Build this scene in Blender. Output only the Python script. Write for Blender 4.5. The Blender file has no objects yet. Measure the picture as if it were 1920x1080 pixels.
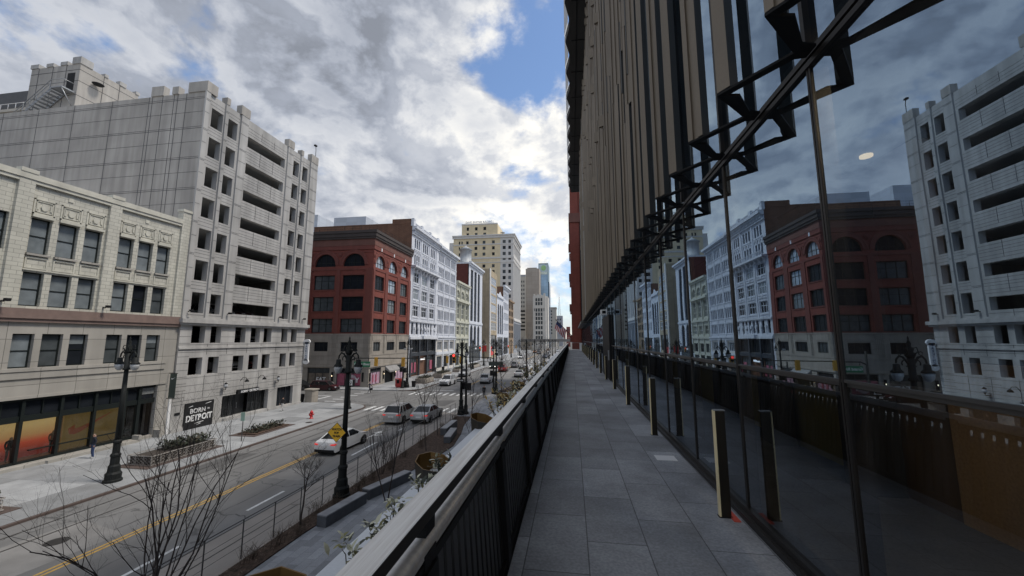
import bpy, bmesh, math, random
from mathutils import Vector, Matrix, Euler
R = math.radians
random.seed(7)
scene = bpy.context.scene
col = scene.collection
G = -9.0            # street level; the camera stands at the origin on a terrace one storey up
T = -1.65           # terrace floor

# ------------------------------------------------------------------ materials
MATS = {}
def mat(name, c, rough=.7, noise=.12, nscale=1.2, brick=None, metal=0., spec=.5, bump=0., emit=0., streak=0., fine=0.):
    """procedural surface: base colour varied by noise, optional masonry joints laid over (x+y, z)"""
    if name in MATS: return MATS[name]
    m = bpy.data.materials.new(name); m.use_nodes = True
    nt = m.node_tree; N = nt.nodes; L = nt.links
    b = N['Principled BSDF']
    b.inputs['Roughness'].default_value = rough
    b.inputs['Metallic'].default_value = metal
    b.inputs['Specular IOR Level'].default_value = spec
    b.inputs['Base Color'].default_value = (*c, 1)
    if emit:
        b.inputs['Emission Color'].default_value = (*c, 1); b.inputs['Emission Strength'].default_value = emit
    geo = N.new('ShaderNodeNewGeometry')
    out = None
    def mul(a, fac_socket, lo, hi):
        mr = N.new('ShaderNodeMapRange'); L.new(fac_socket, mr.inputs[0])
        mr.inputs[1].default_value = .25; mr.inputs[2].default_value = .75
        mr.inputs[3].default_value = lo; mr.inputs[4].default_value = hi
        vm = N.new('ShaderNodeVectorMath'); vm.operation = 'SCALE'
        if a is None: vm.inputs[0].default_value = c
        else: L.new(a, vm.inputs[0])
        L.new(mr.outputs[0], vm.inputs['Scale'])
        return vm.outputs[0]
    if noise:
        n = N.new('ShaderNodeTexNoise'); n.inputs['Scale'].default_value = nscale; n.inputs['Detail'].default_value = 6
        L.new(geo.outputs['Position'], n.inputs['Vector'])
        out = mul(out, n.outputs[0], 1-noise, 1+noise)
    if fine:
        n = N.new('ShaderNodeTexNoise'); n.inputs['Scale'].default_value = 40; n.inputs['Detail'].default_value = 3
        L.new(geo.outputs['Position'], n.inputs['Vector'])
        out = mul(out, n.outputs[0], 1-fine, 1+fine)
    if streak:
        mp = N.new('ShaderNodeMapping'); mp.inputs['Scale'].default_value = (1.6, 1.6, .12)
        L.new(geo.outputs['Position'], mp.inputs[0])
        n = N.new('ShaderNodeTexNoise'); n.inputs['Scale'].default_value = 1.0; n.inputs['Detail'].default_value = 5
        L.new(mp.outputs[0], n.inputs['Vector'])
        out = mul(out, n.outputs[0], 1-streak, 1+streak*.4)
    if brick:
        w, h, mort, mc, off = brick
        sx = N.new('ShaderNodeSeparateXYZ'); L.new(geo.outputs['Position'], sx.inputs[0])
        ad = N.new('ShaderNodeMath'); ad.operation = 'ADD'; L.new(sx.outputs[0], ad.inputs[0]); L.new(sx.outputs[1], ad.inputs[1])
        cb = N.new('ShaderNodeCombineXYZ'); L.new(ad.outputs[0], cb.inputs[0]); L.new(sx.outputs[2], cb.inputs[1])
        bt = N.new('ShaderNodeTexBrick'); bt.offset = off
        bt.inputs['Scale'].default_value = 1; bt.inputs['Brick Width'].default_value = w; bt.inputs['Row Height'].default_value = h
        bt.inputs['Mortar Size'].default_value = mort; bt.inputs['Mortar Smooth'].default_value = .1
        bt.inputs['Color1'].default_value = (1, 1, 1, 1); bt.inputs['Color2'].default_value = (.86, .86, .86, 1)
        bt.inputs['Mortar'].default_value = (mc, mc, mc, 1)
        L.new(cb.outputs[0], bt.inputs['Vector'])
        vm = N.new('ShaderNodeVectorMath'); vm.operation = 'MULTIPLY'
        if out is None: vm.inputs[0].default_value = c
        else: L.new(out, vm.inputs[0])
        L.new(bt.outputs['Color'], vm.inputs[1]); out = vm.outputs[0]
    if out is not None: L.new(out, b.inputs['Base Color'])
    if bump:
        n = N.new('ShaderNodeTexNoise'); n.inputs['Scale'].default_value = nscale*14; n.inputs['Detail'].default_value = 4
        L.new(geo.outputs['Position'], n.inputs['Vector'])
        bp = N.new('ShaderNodeBump'); bp.inputs['Strength'].default_value = bump; bp.inputs['Distance'].default_value = .02
        L.new(n.outputs[0], bp.inputs['Height']); L.new(bp.outputs[0], b.inputs['Normal'])
    MATS[name] = m
    return m

concrete   = mat('garage_concrete', (.405,.395,.38), .85, .16, .35, streak=.26, fine=.05)
concrete_s = mat('garage_side_concrete', (.385,.362,.332), .85, .16, .3, streak=.28, fine=.06)
joint_dark = mat('panel_joint', (.065,.065,.07), .9, 0)
inside_dk  = mat('garage_inside', (.52,.52,.51), .9, .15, .5)
terracotta = mat('glazed_terracotta', (.56,.545,.475), .45, .09, .8, brick=(.62,.295,.013,.45,.5), streak=.15, fine=.05)
terra_trim = mat('terracotta_trim', (.53,.515,.445), .5, .12, 1.5, streak=.18)
granite_lt = mat('limestone_cladding', (.375,.355,.32), .75, .09, .6, brick=(2.1,1.6,.018,.35,0), streak=.14, fine=.07)
band_rose  = mat('rose_granite_band', (.205,.145,.125), .6, .15, 2, streak=.1)
red_brick  = mat('red_brick', (.235,.062,.044), .85, .12, .8, brick=(.5,.2,.015,.75,.5), streak=.15)
red_brick2 = mat('red_brick_trim', (.18,.052,.039), .8, .12, .8, streak=.15)
red_brown  = mat('red_sandstone_band', (.17,.075,.058), .85, .15, .8, streak=.12)
cornice_dk = mat('dark_cornice', (.060,.048,.044), .8, .15, .8)
stone_base = mat('brown_limestone', (.35,.315,.27), .85, .10, .6, brick=(1.6,.8,.012,.6,.5), streak=.14, fine=.05)
brown_brk  = mat('brown_brick', (.19,.098,.062), .9, .15, .7, brick=(.9,.3,.03,.6,.5), streak=.2)
white_pt   = mat('white_glazed_brick', (.60,.62,.67), .6, .07, .5, streak=.10, fine=.05)
white_tr   = mat('white_terracotta_trim', (.62,.64,.685), .55, .12, 1.2, streak=.18)
cream_st   = mat('cream_stone', (.50,.495,.41), .75, .10, .8, streak=.14, fine=.06)
maroon_brk = mat('maroon_brick', (.125,.035,.03), .9, .15, .7, brick=(.9,.3,.03,.7,.5), streak=.2)
tan_stone  = mat('tan_stone', (.43,.35,.235), .8, .10, .4, brick=(3,2.5,.04,.75,0), streak=.14)
whit_cream = mat('cream_brick', (.68,.57,.38), .85, .08, .3, streak=.08)
whit_white = mat('pale_terracotta', (.60,.58,.55), .75, .08, .4, streak=.08)
slab_beige = mat('beige_concrete_slab', (.40,.35,.30), .85, .10, .1, brick=(6,4.1,.12,.8,0), streak=.1)
pale_stone = mat('pale_limestone', (.60,.57,.52), .8, .08, .3, streak=.1)
far_tan    = mat('distant_tan_stone', (.47,.43,.37), .85, .08, .3)
far_grey   = mat('distant_grey_stone', (.33,.34,.36), .85, .08, .3)
pale_blue  = mat('pale_metal_cladding', (.50,.54,.60), .6, .06, .3, brick=(3,1.2,.05,.85,0))
win_dark   = mat('window_glass', (.016,.019,.024), .25, .3, .9, spec=.06)
win_blind  = mat('window_with_blind', (.185,.21,.225), .2, .22, 1.6, spec=.3, streak=.12, fine=.06)
win_mid    = mat('window_mid_grey', (.07,.08,.085), .12, .3, 1.2, spec=.2)  # mid grey glass, between the dark panes and the blinds
win_sky    = mat('painted_sky_window', (.30,.34,.38), .05, .5, .7, spec=.7)  # pale base colour stands for reflected sky
frame_dk   = mat('dark_window_frame', (.025,.027,.030), .5, .1)
frame_gn   = mat('green_black_frame', (.012,.016,.0155), .5, .1, spec=.25)
frame_wh   = mat('white_window_frame', (.5,.51,.53), .6, .05)
black_mt   = mat('black_metal', (.014,.014,.015), .6, .2, 4, spec=.2)
iron_gn    = mat('cast_iron_paint', (.013,.015,.015), .65, .25, 5, bump=.15, spec=.25)
steel_dk   = mat('dark_bronze_metal', (.020,.018,.017), .42, .15, 2, spec=.3)
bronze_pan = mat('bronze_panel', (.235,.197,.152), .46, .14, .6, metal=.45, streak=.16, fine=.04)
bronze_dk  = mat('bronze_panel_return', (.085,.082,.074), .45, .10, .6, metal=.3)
soffit_mt  = mat('soffit_panel', (.050,.046,.042), .7, .12, .4)
brass_gleam      = mat('bollard_gleam', (.95,.80,.48), .45, .15, 3, metal=.1)  # gleam of the sky, painted as pale gold
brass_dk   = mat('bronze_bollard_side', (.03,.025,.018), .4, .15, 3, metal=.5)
bronze_pot = mat('bronze_tub', (.23,.135,.045), .45, .25, 3, metal=.6, streak=.25)
bronze_out = mat('bronze_tub_outside', (.022,.019,.014), .55, .25, 3)
rail_wood  = mat('weathered_handrail', (.74,.71,.66), .55, .14, 1, streak=.0, fine=.22)
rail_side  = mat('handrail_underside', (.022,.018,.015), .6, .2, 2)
rail_tube  = mat('brushed_rail', (.62,.60,.58), .45, .12, 2, metal=.5, fine=.12)
ledge_mt   = mat('pale_ledge_stone', (.76,.785,.81), .7, .10, .7, fine=.05)
gravel_mt  = mat('dark_gravel', (.028,.027,.026), .9, .7, 26, bump=.9)
steel_lt   = mat('galvanised_steel', (.33,.34,.35), .45, .12, 3, metal=.6)
cable_mt   = mat('fence_steel', (.10,.10,.10), .45, .12, 3, metal=.5)
walk_mt    = mat('sidewalk_concrete', (.345,.355,.365), .85, .10, .35, fine=.06)
curb_mt    = mat('kerb_stone', (.30,.27,.245), .85, .15, 1)
curb_dk    = mat('red_brown_kerb', (.085,.062,.055), .85, .2, 1)
gutter_mt  = mat('concrete_gutter', (.30,.275,.25), .88, .16, .5, fine=.08)
mulch_mt   = mat('mulch', (.075,.048,.034), .95, .65, 5, bump=1., fine=.5)
bench_mt   = mat('granite_bench', (.085,.092,.105), .5, .25, 2.4, fine=.12)
bench_top  = mat('granite_bench_top', (.26,.27,.29), .45, .28, 2.2, fine=.1)
bark       = mat('bare_bark', (.040,.031,.028), .9, .3, 6)
bark_lt    = mat('grey_bark', (.075,.062,.055), .9, .3, 6)
hedge_gn   = mat('hedge_leaves', (.030,.040,.022), .7, .4, 5)
leaf_pale  = mat('pale_variegated_leaf', (.58,.58,.44), .5, .35, 14)
leaf_dark  = mat('dark_leaf', (.035,.045,.025), .45, .4, 9)
leaf_gold  = mat('golden_leaf', (.50,.34,.12), .6, .45, 9)
leaf_olive = mat('olive_leaf', (.22,.21,.08), .6, .45, 9)
dry_twig   = mat('dry_twig', (.095,.07,.052), .95, .3, 8)
yellow_pt  = mat('yellow_road_paint', (.50,.31,.075), .8, .25, 3)
white_pt_r = mat('white_road_paint', (.62,.63,.63), .8, .28, 3)
rail_steel = mat('tram_rail_steel', (.045,.043,.042), .5, .2, 2, metal=.3)
sign_yel   = mat('yellow_sign', (.95,.54,.03), .5, .05)
sign_blk   = mat('sign_black', (.010,.010,.011), .5, .1)
sign_wht   = mat('sign_white', (.75,.75,.75), .5, .03)
sign_grn   = mat('sign_green', (.012,.17,.075), .5, .05)
sign_red   = mat('sign_red', (.42,.035,.03), .5, .1)
pink_post  = mat('pink_poster', (.42,.28,.36), .45, .3, 2)
pink_deep  = mat('deep_pink_poster', (.36,.09,.14), .45, .3, 2)
red_paint  = mat('hydrant_red', (.45,.012,.016), .4, .1, 4)
signal_yel = mat('signal_yellow', (.55,.29,.03), .5, .1, 4)
lamp_globe = mat('frosted_globe', (.44,.45,.46), .3, .05)
red_light  = mat('lit_red_lens', (1.0,.06,.05), .3, 0, emit=1.6)
tail_light = mat('lit_tail_lamp', (.8,.04,.03), .3, 0, emit=.45)
head_light = mat('lit_head_lamp', (1.0,.97,.9), .2, 0, emit=2.2)
warm_light = mat('warm_lamp_lens', (1.0,.80,.50), .3, 0, emit=3.0)
tyre_mt    = mat('tyre_rubber', (.012,.012,.012), .8, .1)
rim_mt     = mat('alloy_rim', (.22,.22,.23), .35, .1, metal=.6)
car_glass  = mat('car_glass', (.010,.012,.014), .05, 0, spec=.7)
skin       = mat('skin', (.35,.20,.14), .6, .05)
hair_dk    = mat('dark_hair', (.02,.015,.012), .7, .1)
def grain(name, c1, c2, rough):
    """timber with fibres running along y"""
    m = bpy.data.materials.new(name); m.use_nodes = True; N = m.node_tree.nodes; L = m.node_tree.links; b = N['Principled BSDF']; b.inputs['Roughness'].default_value = rough
    geo = N.new('ShaderNodeNewGeometry'); mp = N.new('ShaderNodeMapping'); mp.inputs['Scale'].default_value = (70, 1.6, 70); L.new(geo.outputs['Position'], mp.inputs[0])
    n = N.new('ShaderNodeTexNoise'); n.inputs['Scale'].default_value = 1; n.inputs['Detail'].default_value = 6; n.inputs['Roughness'].default_value = .7; L.new(mp.outputs[0], n.inputs['Vector'])
    n2 = N.new('ShaderNodeTexNoise'); n2.inputs['Scale'].default_value = 1.3; n2.inputs['Detail'].default_value = 4; L.new(geo.outputs['Position'], n2.inputs['Vector'])
    ad = N.new('ShaderNodeMath'); ad.operation = 'MULTIPLY_ADD'; L.new(n2.outputs[0], ad.inputs[0]); ad.inputs[1].default_value = .5; L.new(n.outputs[0], ad.inputs[2])
    cr = N.new('ShaderNodeValToRGB'); L.new(ad.outputs[0], cr.inputs[0]); e = cr.color_ramp.elements; e[0].position = .55; e[0].color = (*c2,1); e[1].position = .85; e[1].color = (*c1,1); L.new(cr.outputs[0], b.inputs['Base Color']); return m
rail_wood = grain('weathered_handrail_timber', (.97,.95,.91), (.70,.66,.61), .5)
room_lamp = mat('room_lamp_lens', (1.0,.82,.48), .3, 0, emit=1.5)
room_fill = mat('hidden_fill_lens', (1.0,.80,.50), .3, 0, emit=360)  # unseen fill lamps, added to brighten the walnut wall
bar_mt = mat('baluster_metal', (.030,.030,.031), .4, .2, 4)
def paint(name, c, metal=.0): return mat('paint_'+name, c, .28, .03, metal=metal, spec=.6)

def pavers(name, c, sx, sy, mort, mc, off=.5, rough=.7, noise=.2, x0=0, y0=0, spots=.0, rot=0.):
    m = bpy.data.materials.new(name); m.use_nodes = True; MATS[name] = m
    N = m.node_tree.nodes; L = m.node_tree.links; b = N['Principled BSDF']; b.inputs['Roughness'].default_value = rough
    geo = N.new('ShaderNodeNewGeometry')
    mp = N.new('ShaderNodeMapping'); mp.inputs['Location'].default_value = (-y0, -x0, 0); 
    sep = N.new('ShaderNodeSeparateXYZ'); L.new(geo.outputs['Position'], sep.inputs[0])
    cb = N.new('ShaderNodeCombineXYZ'); L.new(sep.outputs[1], cb.inputs[0]); L.new(sep.outputs[0], cb.inputs[1])
    L.new(cb.outputs[0], mp.inputs[0]); mp.inputs['Rotation'].default_value = (0, 0, rot)
    bt = N.new('ShaderNodeTexBrick'); bt.offset = off
    bt.inputs['Scale'].default_value = 1; bt.inputs['Brick Width'].default_value = sy; bt.inputs['Row Height'].default_value = sx
    bt.inputs['Mortar Size'].default_value = mort; bt.inputs['Mortar Smooth'].default_value = .2
    bt.inputs['Color1'].default_value = (*c, 1); bt.inputs['Color2'].default_value = (*[k*.62 for k in c], 1); bt.inputs['Mortar'].default_value = (*[k*mc for k in c], 1)
    L.new(mp.outputs[0], bt.inputs['Vector'])
    n1 = N.new('ShaderNodeTexNoise'); n1.inputs['Scale'].default_value = 1.1; n1.inputs['Detail'].default_value = 8; n1.inputs['Roughness'].default_value = .65
    n2 = N.new('ShaderNodeTexNoise'); n2.inputs['Scale'].default_value = 45; n2.inputs['Detail'].default_value = 4
    for n in (n1, n2): L.new(geo.outputs['Position'], n.inputs['Vector'])
    mr = N.new('ShaderNodeMapRange'); L.new(n1.outputs[0], mr.inputs[0]); mr.inputs[1].default_value=.3; mr.inputs[2].default_value=.7; mr.inputs[3].default_value = 1-noise; mr.inputs[4].default_value = 1+noise
    mr2 = N.new('ShaderNodeMapRange'); L.new(n2.outputs[0], mr2.inputs[0]); mr2.inputs[1].default_value=.3; mr2.inputs[2].default_value=.7; mr2.inputs[3].default_value = .80; mr2.inputs[4].default_value = 1.2
    mm = N.new('ShaderNodeMath'); mm.operation='MULTIPLY'; L.new(mr.outputs[0], mm.inputs[0]); L.new(mr2.outputs[0], mm.inputs[1])
    vm = N.new('ShaderNodeVectorMath'); vm.operation='SCALE'; L.new(bt.outputs['Color'], vm.inputs[0]); L.new(mm.outputs[0], vm.inputs['Scale'])
    o = vm.outputs[0]
    if spots:
        n3 = N.new('ShaderNodeTexNoise'); n3.inputs['Scale'].default_value = 5.5; n3.inputs['Detail'].default_value = 5; L.new(geo.outputs['Position'], n3.inputs['Vector'])
        r3 = N.new('ShaderNodeMapRange'); L.new(n3.outputs[0], r3.inputs[0]); r3.inputs[1].default_value=.66; r3.inputs[2].default_value=.76; r3.inputs[3].default_value=0; r3.inputs[4].default_value=spots
        mx = N.new('ShaderNodeMix'); mx.data_type='RGBA'; L.new(r3.outputs[0], mx.inputs[0]); L.new(o, mx.inputs[6]); mx.inputs[7].default_value=(.3,.31,.32,1); o = mx.outputs[2]
    L.new(o, b.inputs['Base Color'])
    r = N.new('ShaderNodeMapRange'); L.new(n1.outputs[0], r.inputs[0]); r.inputs[3].default_value = rough-.18; r.inputs[4].default_value = rough+.18; L.new(r.outputs[0], b.inputs['Roughness'])
    return m
terrace_mt = pavers('terrace_pavers', (.325,.338,.36), .475, .93, .005, .28, .5, .62, .40, .095, .25, spots=.6)
plaza_mt   = pavers('plaza_pavers', (.33,.345,.37), .42, .9, .012, .62, .5, .75, .15, 0, 0, rot=.0)
sidewalk_m = pavers('sidewalk_slabs', (.335,.345,.355), 2.6, 2.6, .02, .55, 0, .85, .16, -27.2, .4)

def asphalt():
    m = bpy.data.materials.new('asphalt'); m.use_nodes = True; N = m.node_tree.nodes; L = m.node_tree.links; b = N['Principled BSDF']
    geo = N.new('ShaderNodeNewGeometry')
    def noise(sc, det, vec, rough=.6):
        n = N.new('ShaderNodeTexNoise'); n.inputs['Scale'].default_value = sc; n.inputs['Detail'].default_value = det; n.inputs['Roughness'].default_value = rough; L.new(vec, n.inputs['Vector']); return n.outputs[0]
    mp = N.new('ShaderNodeMapping'); mp.inputs['Scale'].default_value = (.55, .035, 1); L.new(geo.outputs['Position'], mp.inputs[0])
    lanes = noise(1, 4, mp.outputs[0]); big = noise(.12, 5, geo.outputs['Position']); fine = noise(30, 3, geo.outputs['Position'])
    vo = N.new('ShaderNodeTexVoronoi'); vo.feature = 'DISTANCE_TO_EDGE'; vo.inputs['Scale'].default_value = .16
    wv = N.new('ShaderNodeTexNoise'); wv.inputs['Scale'].default_value = .8; wv.inputs['Detail'].default_value = 6; L.new(geo.outputs['Position'], wv.inputs['Vector'])
    va = N.new('ShaderNodeVectorMath'); va.operation = 'MULTIPLY_ADD'; L.new(wv.outputs['Color'], va.inputs[0]); va.inputs[1].default_value = (2.4, 2.4, 0); L.new(geo.outputs['Position'], va.inputs[2]); L.new(va.outputs[0], vo.inputs['Vector'])
    def mr(s, a, b_, c, d):
        q = N.new('ShaderNodeMapRange'); L.new(s, q.inputs[0])
        for i, v in enumerate((a, b_, c, d)): q.inputs[i+1].default_value = v
        return q.outputs[0]
    def mul(a, b_):
        q = N.new('ShaderNodeMath'); q.operation = 'MULTIPLY'; L.new(a, q.inputs[0]); L.new(b_, q.inputs[1]); return q.outputs[0]
    f = mul(mul(mr(lanes, .3, .7, .82, 1.2), mr(big, .35, .65, .84, 1.16)), mul(mr(fine, .3, .7, .86, 1.14), mr(vo.outputs[0], .0, .014, .48, 1)))
    vm = N.new('ShaderNodeVectorMath'); vm.operation = 'SCALE'; vm.inputs[0].default_value = (.158, .157, .156); L.new(f, vm.inputs['Scale'])
    L.new(vm.outputs[0], b.inputs['Base Color']); b.inputs['Roughness'].default_value = .85
    return m
asphalt_m = asphalt()

def mirror_glass(name, ior, tint, trans, rough=.0, wob=.006, dust=.06):
    """coated curtain-wall glass: mirror by Fresnel, the rest seen through to the room behind"""
    m = bpy.data.materials.new(name); m.use_nodes = True; N = m.node_tree.nodes; L = m.node_tree.links; N.clear()
    o = N.new('ShaderNodeOutputMaterial'); mx = N.new('ShaderNodeMixShader'); fr = N.new('ShaderNodeFresnel'); fr.inputs[0].default_value = ior
    g = N.new('ShaderNodeBsdfGlossy'); g.inputs[0].default_value = (*tint, 1); g.inputs['Roughness'].default_value = rough
    t = N.new('ShaderNodeBsdfTransparent'); t.inputs[0].default_value = (*trans, 1)
    geo = N.new('ShaderNodeNewGeometry'); n = N.new('ShaderNodeTexNoise'); n.inputs['Scale'].default_value = .9; n.inputs['Detail'].default_value = 1; L.new(geo.outputs['Position'], n.inputs['Vector'])
    bp = N.new('ShaderNodeBump'); bp.inputs['Strength'].default_value = wob*10; bp.inputs['Distance'].default_value = .02; L.new(n.outputs[0], bp.inputs['Height']); L.new(bp.outputs[0], g.inputs['Normal'])
    L.new(fr.outputs[0], mx.inputs[0]); L.new(t.outputs[0], mx.inputs[1]); L.new(g.outputs[0], mx.inputs[2])
    mp = N.new('ShaderNodeMapping'); mp.inputs['Scale'].default_value = (2.2, 2.2, .5); L.new(geo.outputs['Position'], mp.inputs[0]); n2 = N.new('ShaderNodeTexNoise'); n2.inputs['Scale'].default_value = 1.6; n2.inputs['Detail'].default_value = 8; n2.inputs['Roughness'].default_value = .7; L.new(mp.outputs[0], n2.inputs['Vector'])
    mr = N.new('ShaderNodeMapRange'); L.new(n2.outputs[0], mr.inputs[0]); mr.inputs[1].default_value = .42; mr.inputs[2].default_value = .85; mr.inputs[3].default_value = .004; mr.inputs[4].default_value = dust
    d = N.new('ShaderNodeBsdfDiffuse'); d.inputs[0].default_value = (.5,.5,.5,1); m2 = N.new('ShaderNodeMixShader'); L.new(mr.outputs[0], m2.inputs[0]); L.new(mx.outputs[0], m2.inputs[1]); L.new(d.outputs[0], m2.inputs[2]); L.new(m2.outputs[0], o.inputs[0])
    MATS[name] = m
    return m
curtain_g = mirror_glass('curtain_wall_glass', 4.7, (.60,.79,1.0), (.50,.48,.45))
lower_g   = mirror_glass('lower_pane_glass', 2.05, (.74,.86,1.0), (.80,.78,.74))
shop_g    = mirror_glass('shop_window_glass', 1.45, (.9,.95,1), (.80,.82,.80))
tower_g   = mat('blue_tower_glass', (.34,.50,.66), .12, .3, .08, brick=(3,3.6,.12,.7,0))

# ------------------------------------------------------------------ mesh helpers
class MB:
    def __init__(s): s.v = []; s.f = []; s.m = []; s.sm = []
    def add(s, vs, fs, m=0, smooth=False):
        o = len(s.v); s.v += [tuple(v) for v in vs]
        for f in fs: s.f.append([o+i for i in f]); s.m.append(m); s.sm.append(smooth)
        return s
    def quad(s, a, b, c, d, m=0): return s.add([a, b, c, d], [(0, 1, 2, 3)], m)
    def box(s, x0, x1, y0, y1, z0, z1, m=0):
        x0, x1 = min(x0,x1), max(x0,x1); y0, y1 = min(y0,y1), max(y0,y1); z0, z1 = min(z0,z1), max(z0,z1)
        return s.add([(x0,y0,z0),(x1,y0,z0),(x1,y1,z0),(x0,y1,z0),(x0,y0,z1),(x1,y0,z1),(x1,y1,z1),(x0,y1,z1)],
                     [(0,3,2,1),(4,5,6,7),(0,1,5,4),(1,2,6,5),(2,3,7,6),(3,0,4,7)], m)
    def prism(s, poly, z0, z1, m=0):
        n = len(poly)
        return s.add([(x,y,z0) for x,y in poly]+[(x,y,z1) for x,y in poly],
                     [tuple(range(n))[::-1], tuple(range(n,2*n))]+[(i,(i+1)%n,n+(i+1)%n,n+i) for i in range(n)], m)
    def extr(s, poly, d, m=0):
        """solid from a 3-D polygon pushed along d"""
        n = len(poly); d = Vector(d)
        return s.add([tuple(p) for p in poly]+[tuple(Vector(p)+d) for p in poly],
                     [tuple(range(n))[::-1], tuple(range(n,2*n))]+[(i,(i+1)%n,n+(i+1)%n,n+i) for i in range(n)], m)
    def tube(s, pts, r, n=6, m=0, cap=True, smooth=True):
        pts = [Vector(p) for p in pts]; rs = r if isinstance(r,(list,tuple)) else [r]*len(pts)
        o = len(s.v); a = None
        for i, p in enumerate(pts):
            d = (pts[min(i+1,len(pts)-1)]-pts[max(i-1,0)])
            if d.length < 1e-9: d = Vector((0,0,1))
            d.normalize()
            if a is None: a = d.orthogonal().normalized()
            else:
                a = a-d*a.dot(d)
                a = a.normalized() if a.length > 1e-6 else d.orthogonal().normalized()
            b = d.cross(a)
            for k in range(n):
                t = 2*math.pi*k/n; s.v.append(tuple(p+(a*math.cos(t)+b*math.sin(t))*rs[i]))
        for i in range(len(pts)-1):
            for k in range(n):
                s.f.append([o+i*n+k, o+i*n+(k+1)%n, o+(i+1)*n+(k+1)%n, o+(i+1)*n+k]); s.m.append(m); s.sm.append(smooth)
        if cap and n > 2:
            s.f.append([o+k for k in range(n)][::-1]); s.m.append(m); s.sm.append(False)
            e = o+(len(pts)-1)*n; s.f.append([e+k for k in range(n)]); s.m.append(m); s.sm.append(False)
        return s
    def lathe(s, prof, c=(0,0,0), n=12, m=0, smooth=True):
        o = len(s.v)
        for r, z in prof:
            for k in range(n):
                t = 2*math.pi*(k+.5)/n; s.v.append((c[0]+r*math.cos(t), c[1]+r*math.sin(t), c[2]+z))
        for i in range(len(prof)-1):
            for k in range(n):
                s.f.append([o+i*n+k, o+i*n+(k+1)%n, o+(i+1)*n+(k+1)%n, o+(i+1)*n+k]); s.m.append(m); s.sm.append(smooth)
        s.f.append([o+k for k in range(n)][::-1]); s.m.append(m); s.sm.append(False)
        e = o+(len(prof)-1)*n; s.f.append([e+k for k in range(n)]); s.m.append(m); s.sm.append(False)
        return s
    def mesh(s, name, mats):
        me = bpy.data.meshes.new(name); me.from_pydata(s.v, [], s.f)
        for m in (mats if isinstance(mats,(list,tuple)) else [mats]): me.materials.append(m)
        me.polygons.foreach_set('material_index', s.m); me.polygons.foreach_set('use_smooth', s.sm); me.update()
        return me
    def build(s, name, mats, parent=None, bevel=0.):
        return put(name, s.mesh(name, mats), parent, bevel=bevel)

def put(name, me, parent=None, mw=None, bevel=0.):
    o = bpy.data.objects.new(name, me); col.objects.link(o)
    if mw is not None: o.matrix_world = mw
    if parent is not None:
        o.parent = parent; o.matrix_parent_inverse = WM[parent.name].inverted()
    if mw is not None: WM[o.name] = mw.copy()
    else: WM[o.name] = Matrix.Identity(4)
    if bevel:
        b = o.modifiers.new('bevel', 'BEVEL'); b.width = bevel; b.segments = 2; b.limit_method = 'ANGLE'
    return o
WM = {}
def thing(name, label, cat, loc=(0,0,0), group=None, rz=0.):
    o = bpy.data.objects.new(name, None); col.objects.link(o); o.empty_display_size = .3
    o.location = loc; o.rotation_euler = (0,0,rz); o['label'] = label; o['category'] = cat
    if group: o['group'] = group
    WM[o.name] = Matrix.Translation(loc) @ Matrix.Rotation(rz,4,'Z')
    return o
def tag(o, label, cat, group=None):
    o['label'] = label; o['category'] = cat
    if group: o['group'] = group
    return o
def struct(name, mb, m):
    o = mb.build(name, m); o['kind'] = 'structure'; return o
def stuff(o): o['kind'] = 'stuff'; return o
def kids(o): return [c for c in bpy.data.objects if c.parent == o]
KC = {}
def copy_tree(o, parent=None):
    c = o.copy(); col.objects.link(c)
    if parent is not None: c.parent = parent
    if o.name not in KC: KC[o.name] = list(o.children)
    for ch in KC[o.name]: copy_tree(ch, c)
    return c
def place(proto, used, loc, rz=0., label=None, cat=None, group=None, s=1.):
    """first use keeps the prototype itself, every later one is a copy with its parts"""
    o = proto if not used else copy_tree(proto)
    used.append(1)
    o.location = loc; o.rotation_euler = (0,0,rz); o.scale = (s,s,s)
    if label: o['label'] = label
    if cat: o['category'] = cat
    if group: o['group'] = group
    return o

class Fr:
    """a wall plane: origin, horizontal direction, inward normal"""
    def __init__(s, O, U, N): s.O = Vector(O); s.U = Vector(U); s.N = Vector(N)
    def p(s, u, v, d=0.): return s.O+s.U*u+s.N*d+Vector((0,0,v))
    def mw(s, u, v, d=0.):
        p = s.p(u, v, d)
        return Matrix(((s.U.x,s.N.x,0,p.x),(s.U.y,s.N.y,0,p.y),(s.U.z,s.N.z,1,p.z),(0,0,0,1)))
def FX(x): return Fr((x,0,0),(0,1,0),(-1,0,0))     # street front, u = y
def FY(y): return Fr((0,y,0),(1,0,0),(0,1,0))      # wall facing the camera, u = x

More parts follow.
